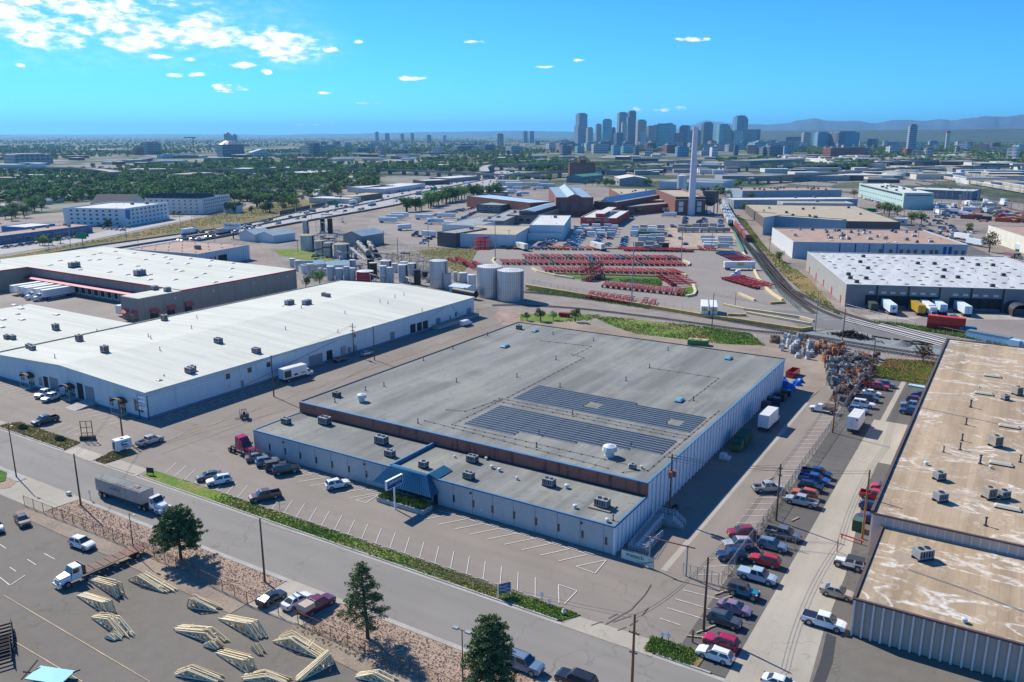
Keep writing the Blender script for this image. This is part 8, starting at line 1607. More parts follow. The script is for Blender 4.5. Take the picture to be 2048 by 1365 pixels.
t=thing('verge_sign','blue and white leasing sign on two posts at the end of the verge','sign',(*at(1009,1195),0),R(55));MB().box(-.95,.95,-.04,.04,.7,2.3).build('panel',M('sign_steel_blue',(.06,.14,.25),.5,.1),t);MB().box(-1.02,-.95,-.05,.05,0,2.35).box(.95,1.02,-.05,.05,0,2.35).build('post',WHITEP,t);smudge(7,t,.3,(0,-.05,1.75),0,WHITEP);smudge(9,t,.22,(0,-.05,1.2),0,WHITEP)
t=thing('verge_sign','small black leaning sign at the west end of the green verge','sign',(*at(301,951),.1),R(20));MB().box(-.8,.8,-.03,.03,.4,1.5).build('panel',BLACKP,t);MB().box(-.75,-.68,-.05,.05,0,.4).build('leg',DARKM,t);MB().box(.68,.75,-.05,.05,0,.4).build('leg',DARKM,t)
t=thing('empty_sign_frame','empty brown timber sign frame on a dark box at the west lot','sign frame',(*at(176,880),0),R(38))
FB=M('frame_brown',(.2,.11,.05),.8,.2,2)
for x in(-1.2,1.15):MB().box(x-.07,x+.07,-.07,.07,.9,4.4).build('upright',FB,t)
MB().box(-.06,.06,-.06,.06,.9,4.35).build('mullion',FB,t)
for z in(1.6,2.9,4.3):MB().box(-1.2,1.2,-.08,.08,z-.06,z+.06).build('crosspiece',FB,t)
MB().box(-1.6,1.6,-.35,.35,0,.9).build('base_box',M('dark_base',(.07,.06,.055),.9,.2,2),t)
t=thing('warehouse_sign','white panel sign on two dark posts at the white warehouse corner','sign',(*at(289,838),0),R(8));
for z0,z1,c in((2.2,3.0,WHITEP),(3.2,3.8,M('sign_pale',(.55,.6,.62),.5,0)),(4.0,4.6,WHITEP),(4.9,5.6,WHITEP)):MB().box(-1.4,1.4,-.1,.1,z0,z1).build('panel',c,t)
for x in(-1.5,1.5):MB().box(x-.07,x+.07,-.08,.08,0,5.7).build('post',DARKM,t)
smudge(8,t,.24,(0,-.11,2.75),0,BLUEP);smudge(5,t,.34,(0,-.11,2.38),0,BLUEP)
for k,(x,y,lab)in enumerate([(1084,1208,'small white sign on a thin post at the driveway verge end'),(1099,1222,'second small sign on a thin post with a pale box by the driveway'),(1324,1290,'white sign on a post in the weedy corner island, left'),(1336,1292,'white sign on a post in the weedy corner island, right'),(181,1000,'small square road sign behind the left rock bed kerb'),(560,1024,'thin dark post stuck in the green verge')]):
 t=thing('small_sign',lab,'sign',(*at(x,y),.05),R(20));MB().cyl(0,0,0,1.9,.04,6).build('post',DARKM,t)
 if k<5:MB().box(-.25,.25,-.05,-.03,1.2,1.85).build('panel',WHITEP,t)
for k,(x,y,lab)in enumerate([(1385,1285,'short thick brown post beside the red SUV'),(1324,1281,'stubby brown post in the weedy corner island')]):MB().cyl(0,0,0,1.9 if k==0 else.8,.13,8).build('timber_post',RW,label=lab,cat='post',loc=(*at(x,y),0))
MB().cyl(0,0,0,.7,.18,10).cyl(0,0,.7,.9,.22,10,0,.08).cyl(0,0,.35,.45,.3,8).build('fire_hydrant',UNIT_WHITE,label='pale hydrant at the tip of the green verge',cat='hydrant',loc=(*at(1127,1230),.1));MB().box(-.4,.4,-.3,.3,0,.6).build('utility_box',M('pale_box',(.5,.5,.42),.7,.1),label='small pale utility box on the left rock bed',cat='utility box',loc=(*at(138,991),.1))
t=thing('gate_frame','two white posts carrying a dark steel beam over the east lot entrance','gate frame',(0,0,0));a=at(1298,1135);b=at(1372,1153);MB().cyl(0,0,0,5.2,.12,8).build('post',GP,t,loc=(*a,0));MB().cyl(0,0,0,5.2,.12,8).build('post',GP,t,loc=(*b,0));MB().bar((a[0]-1,a[1],5.0),(b[0]+1.2,b[1],5.0),.14,.16).build('beam',RUSTF,t)
MB().box(-.9,.9,-.9,.9,0,1.9,0).box(-.95,.95,-.95,.95,1.9,2.0,1).build('transformer_box',[M('box_green',(.03,.07,.045),.6,.1),M('box_green_top',(.06,.13,.08),.6,.1)],label='dark green transformer box by the leaning pole',cat='transformer box',loc=(*at(1716,1060),0))
MB().box(-.06,.06,-.06,.06,0,2.1).build('red_post',REDT,label='bright red post at the gate opening of the concrete lane',cat='post',loc=(*at(1674,1104),0));MB().box(-1.9,1.9,-.12,.12,.6,.75).box(-1.7,-1.55,-.1,.1,0,.6).box(1.55,1.7,-.1,.1,0,.6).build('red_barrier',REDT,label='low red barrier rail under the leaning pole',cat='barrier',loc=(*at(1703,1083),0),rz=R(-12))
CG=M('compactor_green',(.035,.11,.07),.6,.15,1)
t=thing('trash_compactor','dark green trash compactor container against the long east wall','compactor',(-45.3,168.3,.05),R(90));MB().box(-3.2,2.2,-1.2,1.2,.3,2.6).build('container_body',CG,t);m=MB()
for k in range(9):m.box(-3+.6*k,-2.85+.6*k,-1.3,-1.21,.3,2.6);m.box(-3+.6*k,-2.85+.6*k,1.21,1.3,.3,2.6);m.box(-3+.6*k,-2.85+.6*k,-1.2,1.2,2.61,2.7)
m.build('container_ribs',M('compactor_rib',(.06,.16,.1),.6,.15,1),t,kind='stuff');MB().box(-6.2,-3.3,-1.0,1.0,.3,1.3).build('ram_box',M('olive_ram',(.1,.13,.04),.6,.2,2),t);MB().box(-5.2,-3.3,-1.0,1.0,1.31,2.1).build('ram_hood',CG,t)
t=thing('green_skip','green roll off skip full of rubbish behind the main warehouse','skip',(*at(1396,690),.05),R(12));MB().box(-3.2,3.2,-1.2,1.2,0,1.5).build('skip_body',M('skip_green',(.03,.2,.07),.6,.12),t);rr=random.Random(5);m=MB()
for k in range(60):x,y,s=rr.uniform(-2.9,2.9),rr.uniform(-1,1),rr.uniform(.15,.45);m.box(x-s,x+s,y-s*.6,y+s*.6,1.2,1.5+s*.8)
m.build('rubbish',PINEW,t,kind='stuff')
t=thing('red_skip','bright red open skip at the far end of the long east wall','skip',(*at(1585,752),.05),R(85));MB().box(-2.8,2.8,-1.1,1.1,0,.1).box(-2.8,2.8,-1.1,-1.0,.1,1.7).box(-2.8,2.8,1.0,1.1,.1,1.7).box(-2.8,-2.7,-1,1,.1,1.7).box(2.7,2.8,-1,1,.1,1.7).build('skip_body',paint('red'),t)
t=thing('small_red_trailer','small red trailer in the weeds behind the main warehouse','trailer',(*at(1129,634),.05),R(10));MB().box(-2,2,-1,1,.4,1.5).build('body',MATS['dull_red'],t);wheels(t,(-1.4,1.4),.35,.2,.9)
rr=random.Random(41);TARP=M('blue_tarp',(.02,.13,.5),.5,.2,1)
for k,(x,y,s)in enumerate([(1570,772,1.8),(1580,778,1.6),(1592,770,1.5),(1564,760,1.3),(1600,765,1.2),(1575,790,1.0)]):
 m=MB();p=at(x,y);n=9;zt=[rr.uniform(.6,1)for _ in range(n)]
 for q in range(n):
  a0=6.283*q/n;a1=6.283*(q+1)/n;r0=s*(.8+.3*zt[q]);r1=s*(.8+.3*zt[(q+1)%n]);m.quad([(math.cos(a0)*r0,math.sin(a0)*r0,0),(math.cos(a1)*r1,math.sin(a1)*r1,0),(math.cos(a1)*r1*.6,math.sin(a1)*r1*.6,s*.75*zt[(q+1)%n]),(math.cos(a0)*r0*.6,math.sin(a0)*r0*.6,s*.75*zt[q])]);m.quad([(math.cos(a0)*r0*.6,math.sin(a0)*r0*.6,s*.75*zt[q]),(math.cos(a1)*r1*.6,math.sin(a1)*r1*.6,s*.75*zt[(q+1)%n]),(0,0,s*.95)])
 m.build('tarp_heap',TARP,label='crumpled bright blue tarp over junk by the red skip',cat='tarp heap',group='blue tarp heaps by the east wall',loc=(*p,.05))
for k in range(14):
 p=scatter([(-48,186),(-45.2,186),(-45.2,208),(-48,208)],1,rr)[0];s=rr.uniform(.5,1.1);MB().box(-s,s,-s*.8,s*.8,0,rr.uniform(.8,1.9)).build('dark_crate',rr.choice([BLACK,DARKM,paint('navy'),DBROWN]),label='dark crate or bin stored in the shade of the east wall',cat='crate',group='dark crates by the east wall',loc=(*p,.05),rz=rr.uniform(-.3,.3))
p=at(1450,918);t=thing('pallet_stack','small pale stack of steps and pipes near the compactor','stack',(*p,.05));MB().box(-1,1,-.8,.8,0,.5).build('steps',UNIT_WHITE,t);MB().box(-1,.2,-.8,.8,.5,1).build('steps',UNIT_WHITE,t)
p=at(1349,1020);t=thing('motorcycle','dark motorcycle parked beside the transformer pole','motorcycle',(*p,.05),R(60));
for x in(-.7,.7):put('wheel',wheelmesh(.32,.14),t,loc=(x,0,.32))
MB().hexa([(-.7,-.12,.45),(.6,-.12,.45),(.6,.12,.45),(-.7,.12,.45),(-.5,-.14,.8),(.35,-.1,.95),(.35,.1,.95),(-.5,.14,.8)]).build('frame',BLACK,t);MB().bar((.45,-.35,1.05),(.45,.35,1.05),.05).bar((.7,0,.3),(.42,0,1.05),.06).build('handlebar',STEEL,t)
SCM=[M('wrapped_grey',(.27,.28,.28),.6,.2,1.2),M('wrapped_white',(.5,.51,.5),.5,.2,1.2),M('bin_steel',(.17,.165,.155),.6,.25,1),M('bin_orange',(.42,.15,.05),.7,.2,1),M('bin_rust',(.2,.09,.055),.8,.25,1),M('bin_dark',(.06,.065,.07),.7,.2,1),M('bin_cyan',(.24,.3,.31),.6,.2,1)]
def binmesh(kind,rr):
 m=MB();
 if kind==0:
  h=rr.uniform(.9,1.3);a=[rr.uniform(.85,1.05)for _ in range(8)];m.hexa([(-.6*a[0],-.6*a[1],0),(.6*a[2],-.6*a[3],0),(.6*a[4],.6*a[5],0),(-.6*a[6],.6*a[7],0),(-.5*a[3],-.5*a[0],h),(.5*a[1],-.5*a[2],h*a[0]),(.5*a[5],.5*a[4],h),(-.5*a[7],.5*a[6],h*a[3])]);m.hexa([(-.3,-.3,h),(.3,-.3,h),(.3,.3,h),(-.3,.3,h),(-.1,-.1,h+.2),(.1,-.1,h+.2),(.1,.1,h+.2),(-.1,.1,h+.2)])
 elif kind==1:
  m.box(-.6,.6,-.6,.6,0,.1);m.box(-.6,.6,-.6,-.54,.1,.95);m.box(-.6,.6,.54,.6,.1,.95);m.box(-.6,-.54,-.54,.54,.1,.95);m.box(.54,.6,-.54,.54,.1,.95)
  for _ in range(7):x,y=rr.uniform(-.4,.4),rr.uniform(-.4,.4);m.box(x-.15,x+.15,y-.1,y+.1,.3,rr.uniform(.7,1.15),1)
 else:
  for _ in range(9):c=Vector((rr.uniform(-.7,.7),rr.uniform(-.7,.7),rr.uniform(.1,.8)));d=rvec(rr);m.bar(c-d*.7,c+d*.7,rr.uniform(.06,.4),.08)
 return m
rr=random.Random(88);BM={}
for kind in range(3):
 for v in range(2):
  g_=binmesh(kind,rr)
  for mi in range(7):BM[(kind,v,mi)]=g_.mesh('scrap_bin',[SCM[mi],SCM[(mi*3+2)%7]])
nb_=0
def bins(poly,n,mi,label,group,kinds=(0,1),stack=.4,grid=1.45):
 P=[at(*q)for q in poly];xs=[p[0]for p in P];ys=[p[1]for p in P];c=[];y=min(ys)
 while y<max(ys):
  x=min(xs)
  while x<max(xs):
   q=(x+rr.uniform(-.25,.25),y+rr.uniform(-.25,.25))
   if inpoly(q,P):c.append(q)
   x+=grid
  y+=grid
 rr.shuffle(c)
 for q in c[:n]:
  for lv in range(1+(rr.random()<stack)+(rr.random()<stack*.4)):
   k=rr.choice(kinds);mm_=rr.choice(mi);put({0:'wrapped_pallet',1:'scrap_bin',2:'metal_scrap'}[k],BM[(k,rr.randrange(2),mm_)],None,('grey white steel orange rusty dark cyan'.split()[mm_]+' '+{0:'wrapped pallet',1:'open bin',2:'scrap heap'}[k]+' among the '+group),{0:'pallet',1:'bin',2:'scrap'}[k],group,None,(*q,.05+lv*1.15),rr.uniform(0,6))
bins([(1560,703),(1565,685),(1600,677),(1606,690),(1585,712)],26,[1,1,0],'white wrapped sack of scrap in the pile nearest the main roof','white sacks of scrap',(0,),.6)
bins([(1540,680),(1560,678),(1562,690),(1540,688)],10,[4,2],'rusty scrap bin at the left tip of the scrap yard','rusty bins at the scrap yard tip',(1,2));bins([(1588,715),(1600,700),(1630,705),(1620,722)],16,[1,0],'pale wrapped pallet behind the row of white sacks','pale pallets behind the sacks',(0,),.3)
bins([(1605,698),(1610,685),(1690,697),(1690,715),(1640,712)],40,[3,4,2,0,5],'orange, brown or grey scrap bin in the back rows of the scrap yard','bins in the back rows of the scrap yard',(0,1,2),.5);bins([(1648,735),(1650,712),(1672,710),(1664,735)],10,[3,3,4],'orange crate stack at the front edge of the scrap yard','orange crates at the scrap yard edge',(0,1),.9)
bins([(1655,775),(1652,735),(1675,722),(1700,730),(1690,780),(1670,785)],44,[0,0,2,2,6],'blue grey bin in the dense front block of the scrap yard','blue grey bins in the front block',(1,0,1),.7);bins([(1672,785),(1690,712),(1755,718),(1745,750),(1722,780),(1700,800)],120,[5,2,0,4,5,4,2,3,5],'dark metal scrap heap or bin in the middle of the scrap yard','dark scrap in the middle of the yard',(2,1,2),.35)
bins([(1658,795),(1690,785),(1705,800),(1690,815),(1665,812)],16,[5,0,4],'mixed scrap beside the stake bed truck','mixed scrap by the stake bed truck',(2,1),.3)
rr=random.Random(12);m=MB()
for k in range(170):
 c=Vector((rr.gauss(0,3.6),rr.gauss(0,1.3),0));c.z=max(.1,1.8*math.exp(-(c.x/3.5)**2-(c.y/1.4)**2)*rr.uniform(.5,1.1));d=Vector((rr.uniform(-1,1),rr.uniform(-.5,.5),rr.uniform(-.3,.3))).normalized();m.bar(c-d*1.1,c+d*1.1,.24,.2)
m.build('tie_heap',M('creosote',(.03,.022,.018),.9,.2,2),label='black heap of old railway ties on the blue crushed rock',cat='tie heap',kind=None,loc=(*at(1700,674),.1),rz=R(-8))
MB().cyl(0,0,0,1.6,3,14,0,.3).build('gravel_heap',GRAVEL,label='low grey gravel heap right of the black ties',cat='gravel heap',loc=(*at(1803,690),.08))
for k,(x,y,d)in enumerate(((1762,677,-14),(1806,683,-14),(1845,687,-14),(1835,690,25))):MB().box(-3,3,-.3,.3,0,.35).build('timber_tie',MATS['creosote'],label='loose dark tie bundle by the street crossing, %s from the left'%ORD[k],cat='timber',loc=(*at(x,y),.1),rz=R(d))
MB().box(-3.5,3.5,-.8,.8,0,.25).build('sheet_stack',MATS['cabin_blue'],label='pale blue stack of sheets at the north end of the wall row',cat='stack',loc=(*at(1846,776),.1),rz=R(-5))
PW=[M('pine_fresh',(.82,.72,.5),.8,.15,3),M('pine_brown',(.6,.44,.25),.8,.2,3),M('pine_yellow',(.84,.74,.46),.8,.15,3)]  # three lumber tones, taken in turn from truss to truss
def truss_mesh(L,H,pk,webs=5):
 m=MB();P=pk*L;m.bar((0,0,.08),(L,0,.08),.09,.16);m.bar((0,0,.12),(P,0,H),.09,.16);m.bar((P,0,H),(L,0,.12),.09,.16)
 for k in range(1,webs+1):
  x=L*k/(webs+1);z=H*(x/P if x<P else(L-x)/(L-P))if 0<pk<1 else H*x/L;m.bar((x,0,.1),(x,0,z),.07,.1)
  x2=min(L,x+L/(webs+1));m.bar((x,0,z),(x2,0,.1),.07,.1)
 return m
def bundle(a,b,H,pk,n,lab,seed,junk=0,lean=0):
 A_=Vector(at(*a));B_=Vector(at(*b));L=(B_-A_).length;rz=math.atan2((B_-A_).y,(B_-A_).x);t=thing('truss_bundle',lab,'roof truss',(*A_,.1),rz);rr=random.Random(seed)
 for k in range(n):
  me=truss_mesh(L*rr.uniform(.88,1),H*rr.uniform(.8,1),min(.97,max(.03,pk+rr.uniform(-.06,.06))),rr.randint(4,7));o=me.build('truss',PW[k%3],t);o.location=(rr.uniform(0,.6),k*.17,0);o.rotation_euler=(R(lean),0,0)
 for k in range(junk):
  x=L*rr.uniform(.15,.85);MB().bar((x-.5,.1,H*.3),(x+rr.uniform(-1,1),n*.12,H*rr.uniform(.5,.9)),.12,.1).build('loose_board',PW[2],t)
BU=[((174,1160),(232,1197),1.9,.9,5,'triangular truss bundle right behind the flatbed truck cab'),((256,1162),(335,1190),1.5,.25,6,'long low truss bundle with an upright block below the flatbed tail'),((152,1193),(216,1233),1.8,.92,5,'triangular truss bundle, middle one of the left column'),((180,1236),(248,1280),1.8,.6,6,'irregular truss bundle, lowest of the left column'),((208,1277),(232,1284),.8,.4,3,'tiny truss piece leaning on the lowest left bundle'),((372,1217),(432,1225),1.7,.15,6,'short chunky truss bundle nearest the rock bed'),((436,1240),(518,1284),1.9,.75,6,'long truss bundle right of the chunky one'),((345,1262),(440,1295),1.6,.7,6,'long tangled truss bundle in the middle of the yard'),((405,1294),(435,1302),.9,.5,4,'small block of lumber between two long truss bundles'),((430,1308),(502,1353),1.9,.9,5,'long truss bundle pointing to the bottom edge'),((346,1353),(436,1368),1.3,.3,5,'flat truss bundle cut by the bottom edge, left one'),((543,1285),(640,1320),1.7,.35,7,'big truss bundle with pink strapping near the driveway gate'),((500,1299),(518,1312),1.0,.3,3,'small upright truss scrap left of the strapped bundle'),((595,1368),(668,1330),1.9,.9,4,'tall thin truss leaning up at the bottom edge'),((708,1358),(785,1372),1.2,.5,4,'flat truss bundle cut by the bottom edge, rightmost'),((478,1362),(570,1372),1.2,.5,5,'flat truss bundle cut by the bottom edge, middle one')]
for i,(a,b,H,pk,n,lab)in enumerate(BU):bundle(a,b,H*.95,pk,n+3,lab,i,3 if i in(1,3,7,11)else 0)
for k,(x,y,lab)in enumerate([(8,1290,'upper black steel trailer frame cut by the left edge'),(4,1318,'lower black steel trailer frame cut by the left edge')]):
 t=thing('flat_trailer',lab,'trailer',(*at(x,y),.1),R(-25));m=MB()
 for s in(-1,1):m.box(-4,2.4,s*1.1-.1,s*1.1+.1,.5,.75)
 for q in range(8):m.box(-4+.9*q,-3.85+.9*q,-1.1,1.1,.5,.7)
 m.build('frame',BLACK,t);rail([(-4,-1.1,.75),(2.4,-1.1,.75)],t,BLACK,.6,6);rail([(-4,1.1,.75),(2.4,1.1,.75)],t,BLACK,.6,6);wheels(t,(-1.5,-.6),.38,.25,1.2)
t=thing('cyan_deck_trailer','trailer with a bright cyan deck and black frame at the bottom edge','trailer',(*at(104,1362),.1),R(20));MB().box(-2.6,2.4,-1.3,1.3,.6,.75).build('deck',M('cyan_deck',(.12,.45,.5),.5,.08,1),t);m=MB();m.bar((-3,-1.4,.6),(-3,1.4,1.4),.12);m.bar((2.4,.9,.8),(3.4,.9,1.3),.14);m.bar((-4,0,.6),(2.5,0,.55),.15);m.build('frame',BLACK,t);wheels(t,(-.5,.4),.36,.22,1.3)
def facade(name,wall,glass,fh=4.4,bay=4.2,wr=.55,rough=.35,spec=.4):
 s=SH(name,rough,spec);sp_=s.n('ShaderNodeSeparateXYZ');s.lk(s.pos,sp_.inputs[0])
 z=s.n('ShaderNodeMath',operation='FRACT');dz=s.n('ShaderNodeMath',operation='DIVIDE');s.lk(sp_.outputs[2],dz.inputs[0]);dz.inputs[1].default_value=fh*1.7;s.lk(dz.outputs[0],z.inputs[0])
 ad=s.n('ShaderNodeMath',operation='ADD');s.lk(sp_.outputs[0],ad.inputs[0]);m2=s.n('ShaderNodeMath',operation='MULTIPLY');s.lk(sp_.outputs[1],m2.inputs[0]);m2.inputs[1].default_value=.73;s.lk(m2.outputs[0],ad.inputs[1])
 dx=s.n('ShaderNodeMath',operation='DIVIDE');s.lk(ad.outputs[0],dx.inputs[0]);dx.inputs[1].default_value=bay*2.2;x=s.n('ShaderNodeMath',operation='FRACT');s.lk(dx.outputs[0],x.inputs[0])
 a=s.rng(z.outputs[0],wr-.12,wr+.12,1,0);b=s.rng(x.outputs[0],.72,.8,1,0);f=s.mul(a,b)
 n=s.noise(.015,3);c=s.mix(f,wall,glass);c=s.mix(s.rng(n,.35,.65,0,.35),c,tuple(q*.6 for q in wall));return s.out(c)
FCs=dict(steel=facade('tower_steel',(.36,.38,.41),(.09,.12,.16)),dark=facade('tower_dark',(.19,.2,.22),(.05,.07,.1)),teal=facade('tower_teal',(.3,.5,.5),(.06,.22,.27),wr=.6),pale=facade('tower_pale',(.5,.48,.43),(.14,.16,.18)),tan=facade('tower_tan',(.46,.38,.3),(.12,.12,.12)),pink=facade('tower_pink',(.34,.2,.17),(.1,.09,.1)),glass=facade('tower_glass',(.26,.4,.5),(.07,.17,.28),wr=.65),white=facade('tower_white',(.62,.62,.6),(.2,.23,.25)),red=facade('tower_red',(.3,.08,.05),(.1,.07,.07)),grey=facade('tower_grey',(.28,.28,.28),(.1,.11,.12)))
def lat(px_,dist):
 d=FW*F+RT*(px_-CX)-UP*(HOR-CY);v=Vector((d.x,d.y)).normalized();return v*dist
RS=random.Random(99)
def tower(x0,x1,top,dist,fc,label,cat='tower',parts=(),rz=None,group=None,depth=.8,name='office_tower',base=-.3):
 c=lat((x0+x1)/2,dist);fwd=Vector((c.x,c.y,0)).dot(FW);W_=(x1-x0)/F*fwd*1.02;view=math.atan2(c.y,c.x)-math.pi/2
 a=RS.choice((.35,.5,-.4))if rz is None else rz;w=W_/(math.cos(abs(a))+depth*math.sin(abs(a)));d=w*depth
 h=hgt(c.x,c.y,top);t=thing(name,label,cat,(c.x,c.y,0),view+a,group)
 MB().box(-w/2,w/2,-d/2,d/2,base,h).build('shaft',FCs[fc],t)
 MB().box(-w*.36,w*.36,-d*.36,d*.36,h+.01,h+min(6,h*.05)+1).build('roof_plant',FCs['grey'],t)
 for(fx0,fx1,ftop,f2)in parts:
  h2=hgt(c.x,c.y,ftop);MB().box(-w/2+w*fx0,-w/2+w*fx1,-d*.62,d*.5,base,h2).build('stepped_block',FCs[f2],t)
 return t,w,d,h
D0=5300
TW=[(1151,1174,229,D0,'steel','tall grey tower at the left end of the downtown skyline',[(-.15,.25,252,'steel')]),(1172,1186,257,D0-300,'pale','pale stepped tower beside the leftmost grey one',()),(1190,1203,250,D0+200,'steel','blocky grey tower left of the slim teal one',()),(1205,1223,241,D0-500,'teal','slim teal glass tower with two vertical halves',()),(1221,1231,257,D0,'dark','dark low tower right of the slim teal one',()),(1233,1254,227,D0+100,'steel','broad grey tower touching the tallest one',()),(1254,1271,224,D0,'dark','tallest dark stepped tower of the skyline',[(-.2,.2,235,'dark')]),(1242,1253,246,D0-400,'pale','pale slab in front of the broad grey tower',()),(1271,1292,242,D0-200,'tan','taupe tower right of the tallest one',()),(1292,1308,254,D0,'tan','brown tower in the middle of the skyline',()),(1309,1351,250,D0-700,'teal','wide teal glass slab in the middle of the skyline',[(-.05,.2,251,'pale')]),(1228,1247,267,D0-900,'dark','low dark block before the broad grey tower',()),(1283,1293,263,D0-900,'white','narrow white block below the taupe tower',()),(1330,1346,249,D0,'steel','grey tower behind the wide teal slab',()),(1359,1380,253,D0,'dark','dark tower just left of the chimney',()),(1349,1366,268,D0-1000,'pink','pink block left of the chimney',()),(1402,1425,247,D0-200,'dark','dark brown slab right of the chimney',()),(1380,1402,262,D0-500,'grey','low grey slab behind the chimney',()),(1430,1459,251,D0-300,'teal','two toned glass block right of the dark brown slab',[(.5,1.05,256,'tan')]),(1458,1466,262,D0,'grey','thin grey block beside the two toned glass one',()),(1465,1492,234,D0,'glass','blue glass tower with roof spikes at the right of the skyline',[(.6,1.05,239,'steel')]),(1469,1485,262,D0-800,'white','white block before the blue glass tower',()),(1491,1520,261,D0-300,'tan','brown and grey blocks at the right end of the skyline',[(.5,1.0,259,'steel')]),(1574,1607,275,4600,'grey','low grey terrace block right of the skyline',()),(1604,1622,267,4500,'pale','pale block left of the dark glass pair',()),(1628,1658,266,4400,'glass','dark glass block, left of two on the right',()),(1661,1717,265,4400,'glass','wide dark glass block, right of two on the right',[(-.02,.3,267,'dark')]),(1737,1758,279,4400,'pink','reddish block right of the wide glass block',()),(1816,1833,252,3600,'steel','lone tall grey tower standing apart on the right',()),(1893,1900,265,3800,'white','white tower with a red band at the far right',()),(1651,1699,297,2700,'red','red brick block, left of two before the viaduct',()),(1702,1738,296,2700,'red','red brick block, right of two before the viaduct',()),(1500,1556,285,3200,'teal','green glazed wide block below the right skyline',()),(1560,1600,284,3300,'pale','pale wide block right of the green glazed one',()),(1396,1425,303,2700,'white','white grid fronted block right of the chimney top half',()),(1332,1346,288,3200,'grey','slim grey block left of the chimney',()),(1202,1228,284,3300,'grey','grey block below the slim teal tower',()),(448,461,268,6000,'grey','left of the two round topped towers far left',()),(462,474,271,6000,'grey','right of the two round topped towers far left',()),(432,484,289,2600,'dark','dark wide block below the two round topped towers',()),(601,649,292,2700,'tan','beige office slab with a roof box, left half of the horizon',[(.3,.6,286,'dark')]),(280,317,286,3000,'tan','tall tan block with a tower crane beside it',()),(264,283,296,2900,'red','dark red block left of the tan one',()),(7,92,309,2200,'tan','long tan block at the far left edge',()),(311,345,310,2500,'white','long white block right of the tan one',()),(345,391,311,2500,'grey','grey block joining the long white one',()),(492,536,305,2600,'white','white modern hall with a tilted roof',()),(538,598,308,2600,'white','white modern hall, right part',()),(640,668,291,3400,'grey','grey slab behind the beige office slab',()),(704,738,297,2900,'dark','dark cube like office left of centre',()),(779,817,299,2900,'steel','grey green office with a terrace',()),(903,953,293,3200,'dark','wide dark brown office block left of the freeway bend',()),(840,905,305,2800,'dark','long dark block in front of the wide brown one',()),(875,903,313,2500,'dark','dark blue block above the freeway',()),(985,1052,313,2500,'dark','long slate block above the freeway bend',()),(995,1007,269,4300,'tan','slim tan tower left of downtown',()),(1045,1055,264,6200,'steel','left slim tower of the pair left of downtown',()),(1058,1068,264,6200,'steel','right slim tower of the pair left of downtown',()),(750,757,265,7500,'grey','tiny slim tower on the far horizon',()),(800,808,269,6800,'tan','small square tower on the far horizon, left',()),(820,828,268,6800,'tan','small square tower on the far horizon, right',()),(770,779,268,7500,'grey','small tower between the slim and square ones',()),(852,862,271,6500,'grey','low square tower above the dark trees',()),(886,893,272,6500,'white','pale small tower on the horizon',())]
for(x0,x1,tp,ds,fc,lab,pt)in TW:
 t,w,d,h=tower(x0,x1,tp,ds,fc,lab,parts=pt)
 if 'round topped' in lab:MB().cyl(0,0,h,h+10,w*.5,12,0,w*.2).build('round_top',FCs['grey'],t)
 if 'spikes' in lab:
  for k in(-.4,.1,.42):MB().box(w*k-.6,w*k+.6,-1,1,h,h+22-abs(k)*12).build('spike',FCs['steel'],t)
 if 'red band' in lab:MB().box(-w*.52,w*.52,-d*.52,d*.52,h-4,h+5).build('red_band',paint('red'),t)
 if 'tilted roof' in lab:MB().side([(-w*.5,h),(w*.5,h),(w*.1,h+9)],-d*.4,d*.4).build('tilted_roof',FCs['white'],t)
c=lat(385,3000);h=hgt(c.x,c.y,274);t=thing('tower_crane','tall tower crane standing alone on the left horizon','crane',(c.x,c.y,0),.3);MB().box(-1.2,1.2,-1.2,1.2,0,h).build('mast',YW,t);MB().box(-34,12,-1,1,h-4,h-1).build('jib',YW,t)
rr=random.Random(7);FK=list(FCs)
for k in range(150):
 x=rr.choice((rr.uniform(1100,1560),rr.uniform(1100,1560),rr.uniform(600,1150),rr.uniform(1540,2048)));ds=rr.uniform(2500,5200);wpx=rr.uniform(8,34)*(3000/ds);yb=HOR+CH*F/ds*.93
 hm=rr.uniform(10,26)if 1100<x<1560 else rr.uniform(8,16);tp=yb-hm*F/ds*1.0
 fk_=rr.choice(FK+['grey','tan','pale','white']);tower(x-wpx/2,x+wpx/2,tp,ds,fk_,{'steel':'steel grey','glass':'blue glass'}.get(fk_,fk_)+' mid rise block in the belt below the downtown skyline','building',group='mid rise blocks below the skyline',name='mid_rise_block',depth=rr.uniform(.5,1.2))
for k in range(250):
 x=rr.choice((rr.uniform(-20,2060),rr.uniform(1560,2060)));ds=rr.uniform(1250,2700);c=lat(x,ds)
 if any(inpoly((c.x,c.y),b)for b in bad):continue
 if 1120<x<1600 and ds<1750:continue
 w,d,h=rr.uniform(18,70),rr.uniform(14,40),rr.uniform(4,8)
 rf_=rr.choice([(R_OFF,'off white'),(R_OFF,'off white'),(R_GREY,'grey'),(R_TAN,'tan'),(R_PINK,'pink'),(R_WHITE,'bright white')]);wl_=rr.choice([(GREYL,'grey'),(CREAM,'cream'),(PALE,'pale blue'),(DBROWN,'brown'),(UNIT_WHITE,'white'),(BRICKF,'brick')])
 t=thing('low_shed','far low shed with %s walls and a flat %s roof'%(wl_[1],rf_[1]),'shed',(c.x,c.y,0),rr.choice((.4,.5,1.9)),'low sheds of the far industrial belt');MB().box(-w/2,w/2,-d/2,d/2,-.3,h).build('wall',wl_[0],t);MB().box(-w/2-.2,w/2+.2,-d/2-.2,d/2+.2,h+.01,h+.4).build('roof',rf_[0],t)
hs=[M('roof_brown_house',(.14,.1,.08),.9,.15,.2),DROOF,M('roof_grey_house',(.24,.24,.24),.9,.15,.2),R_OFF]
HM=[]
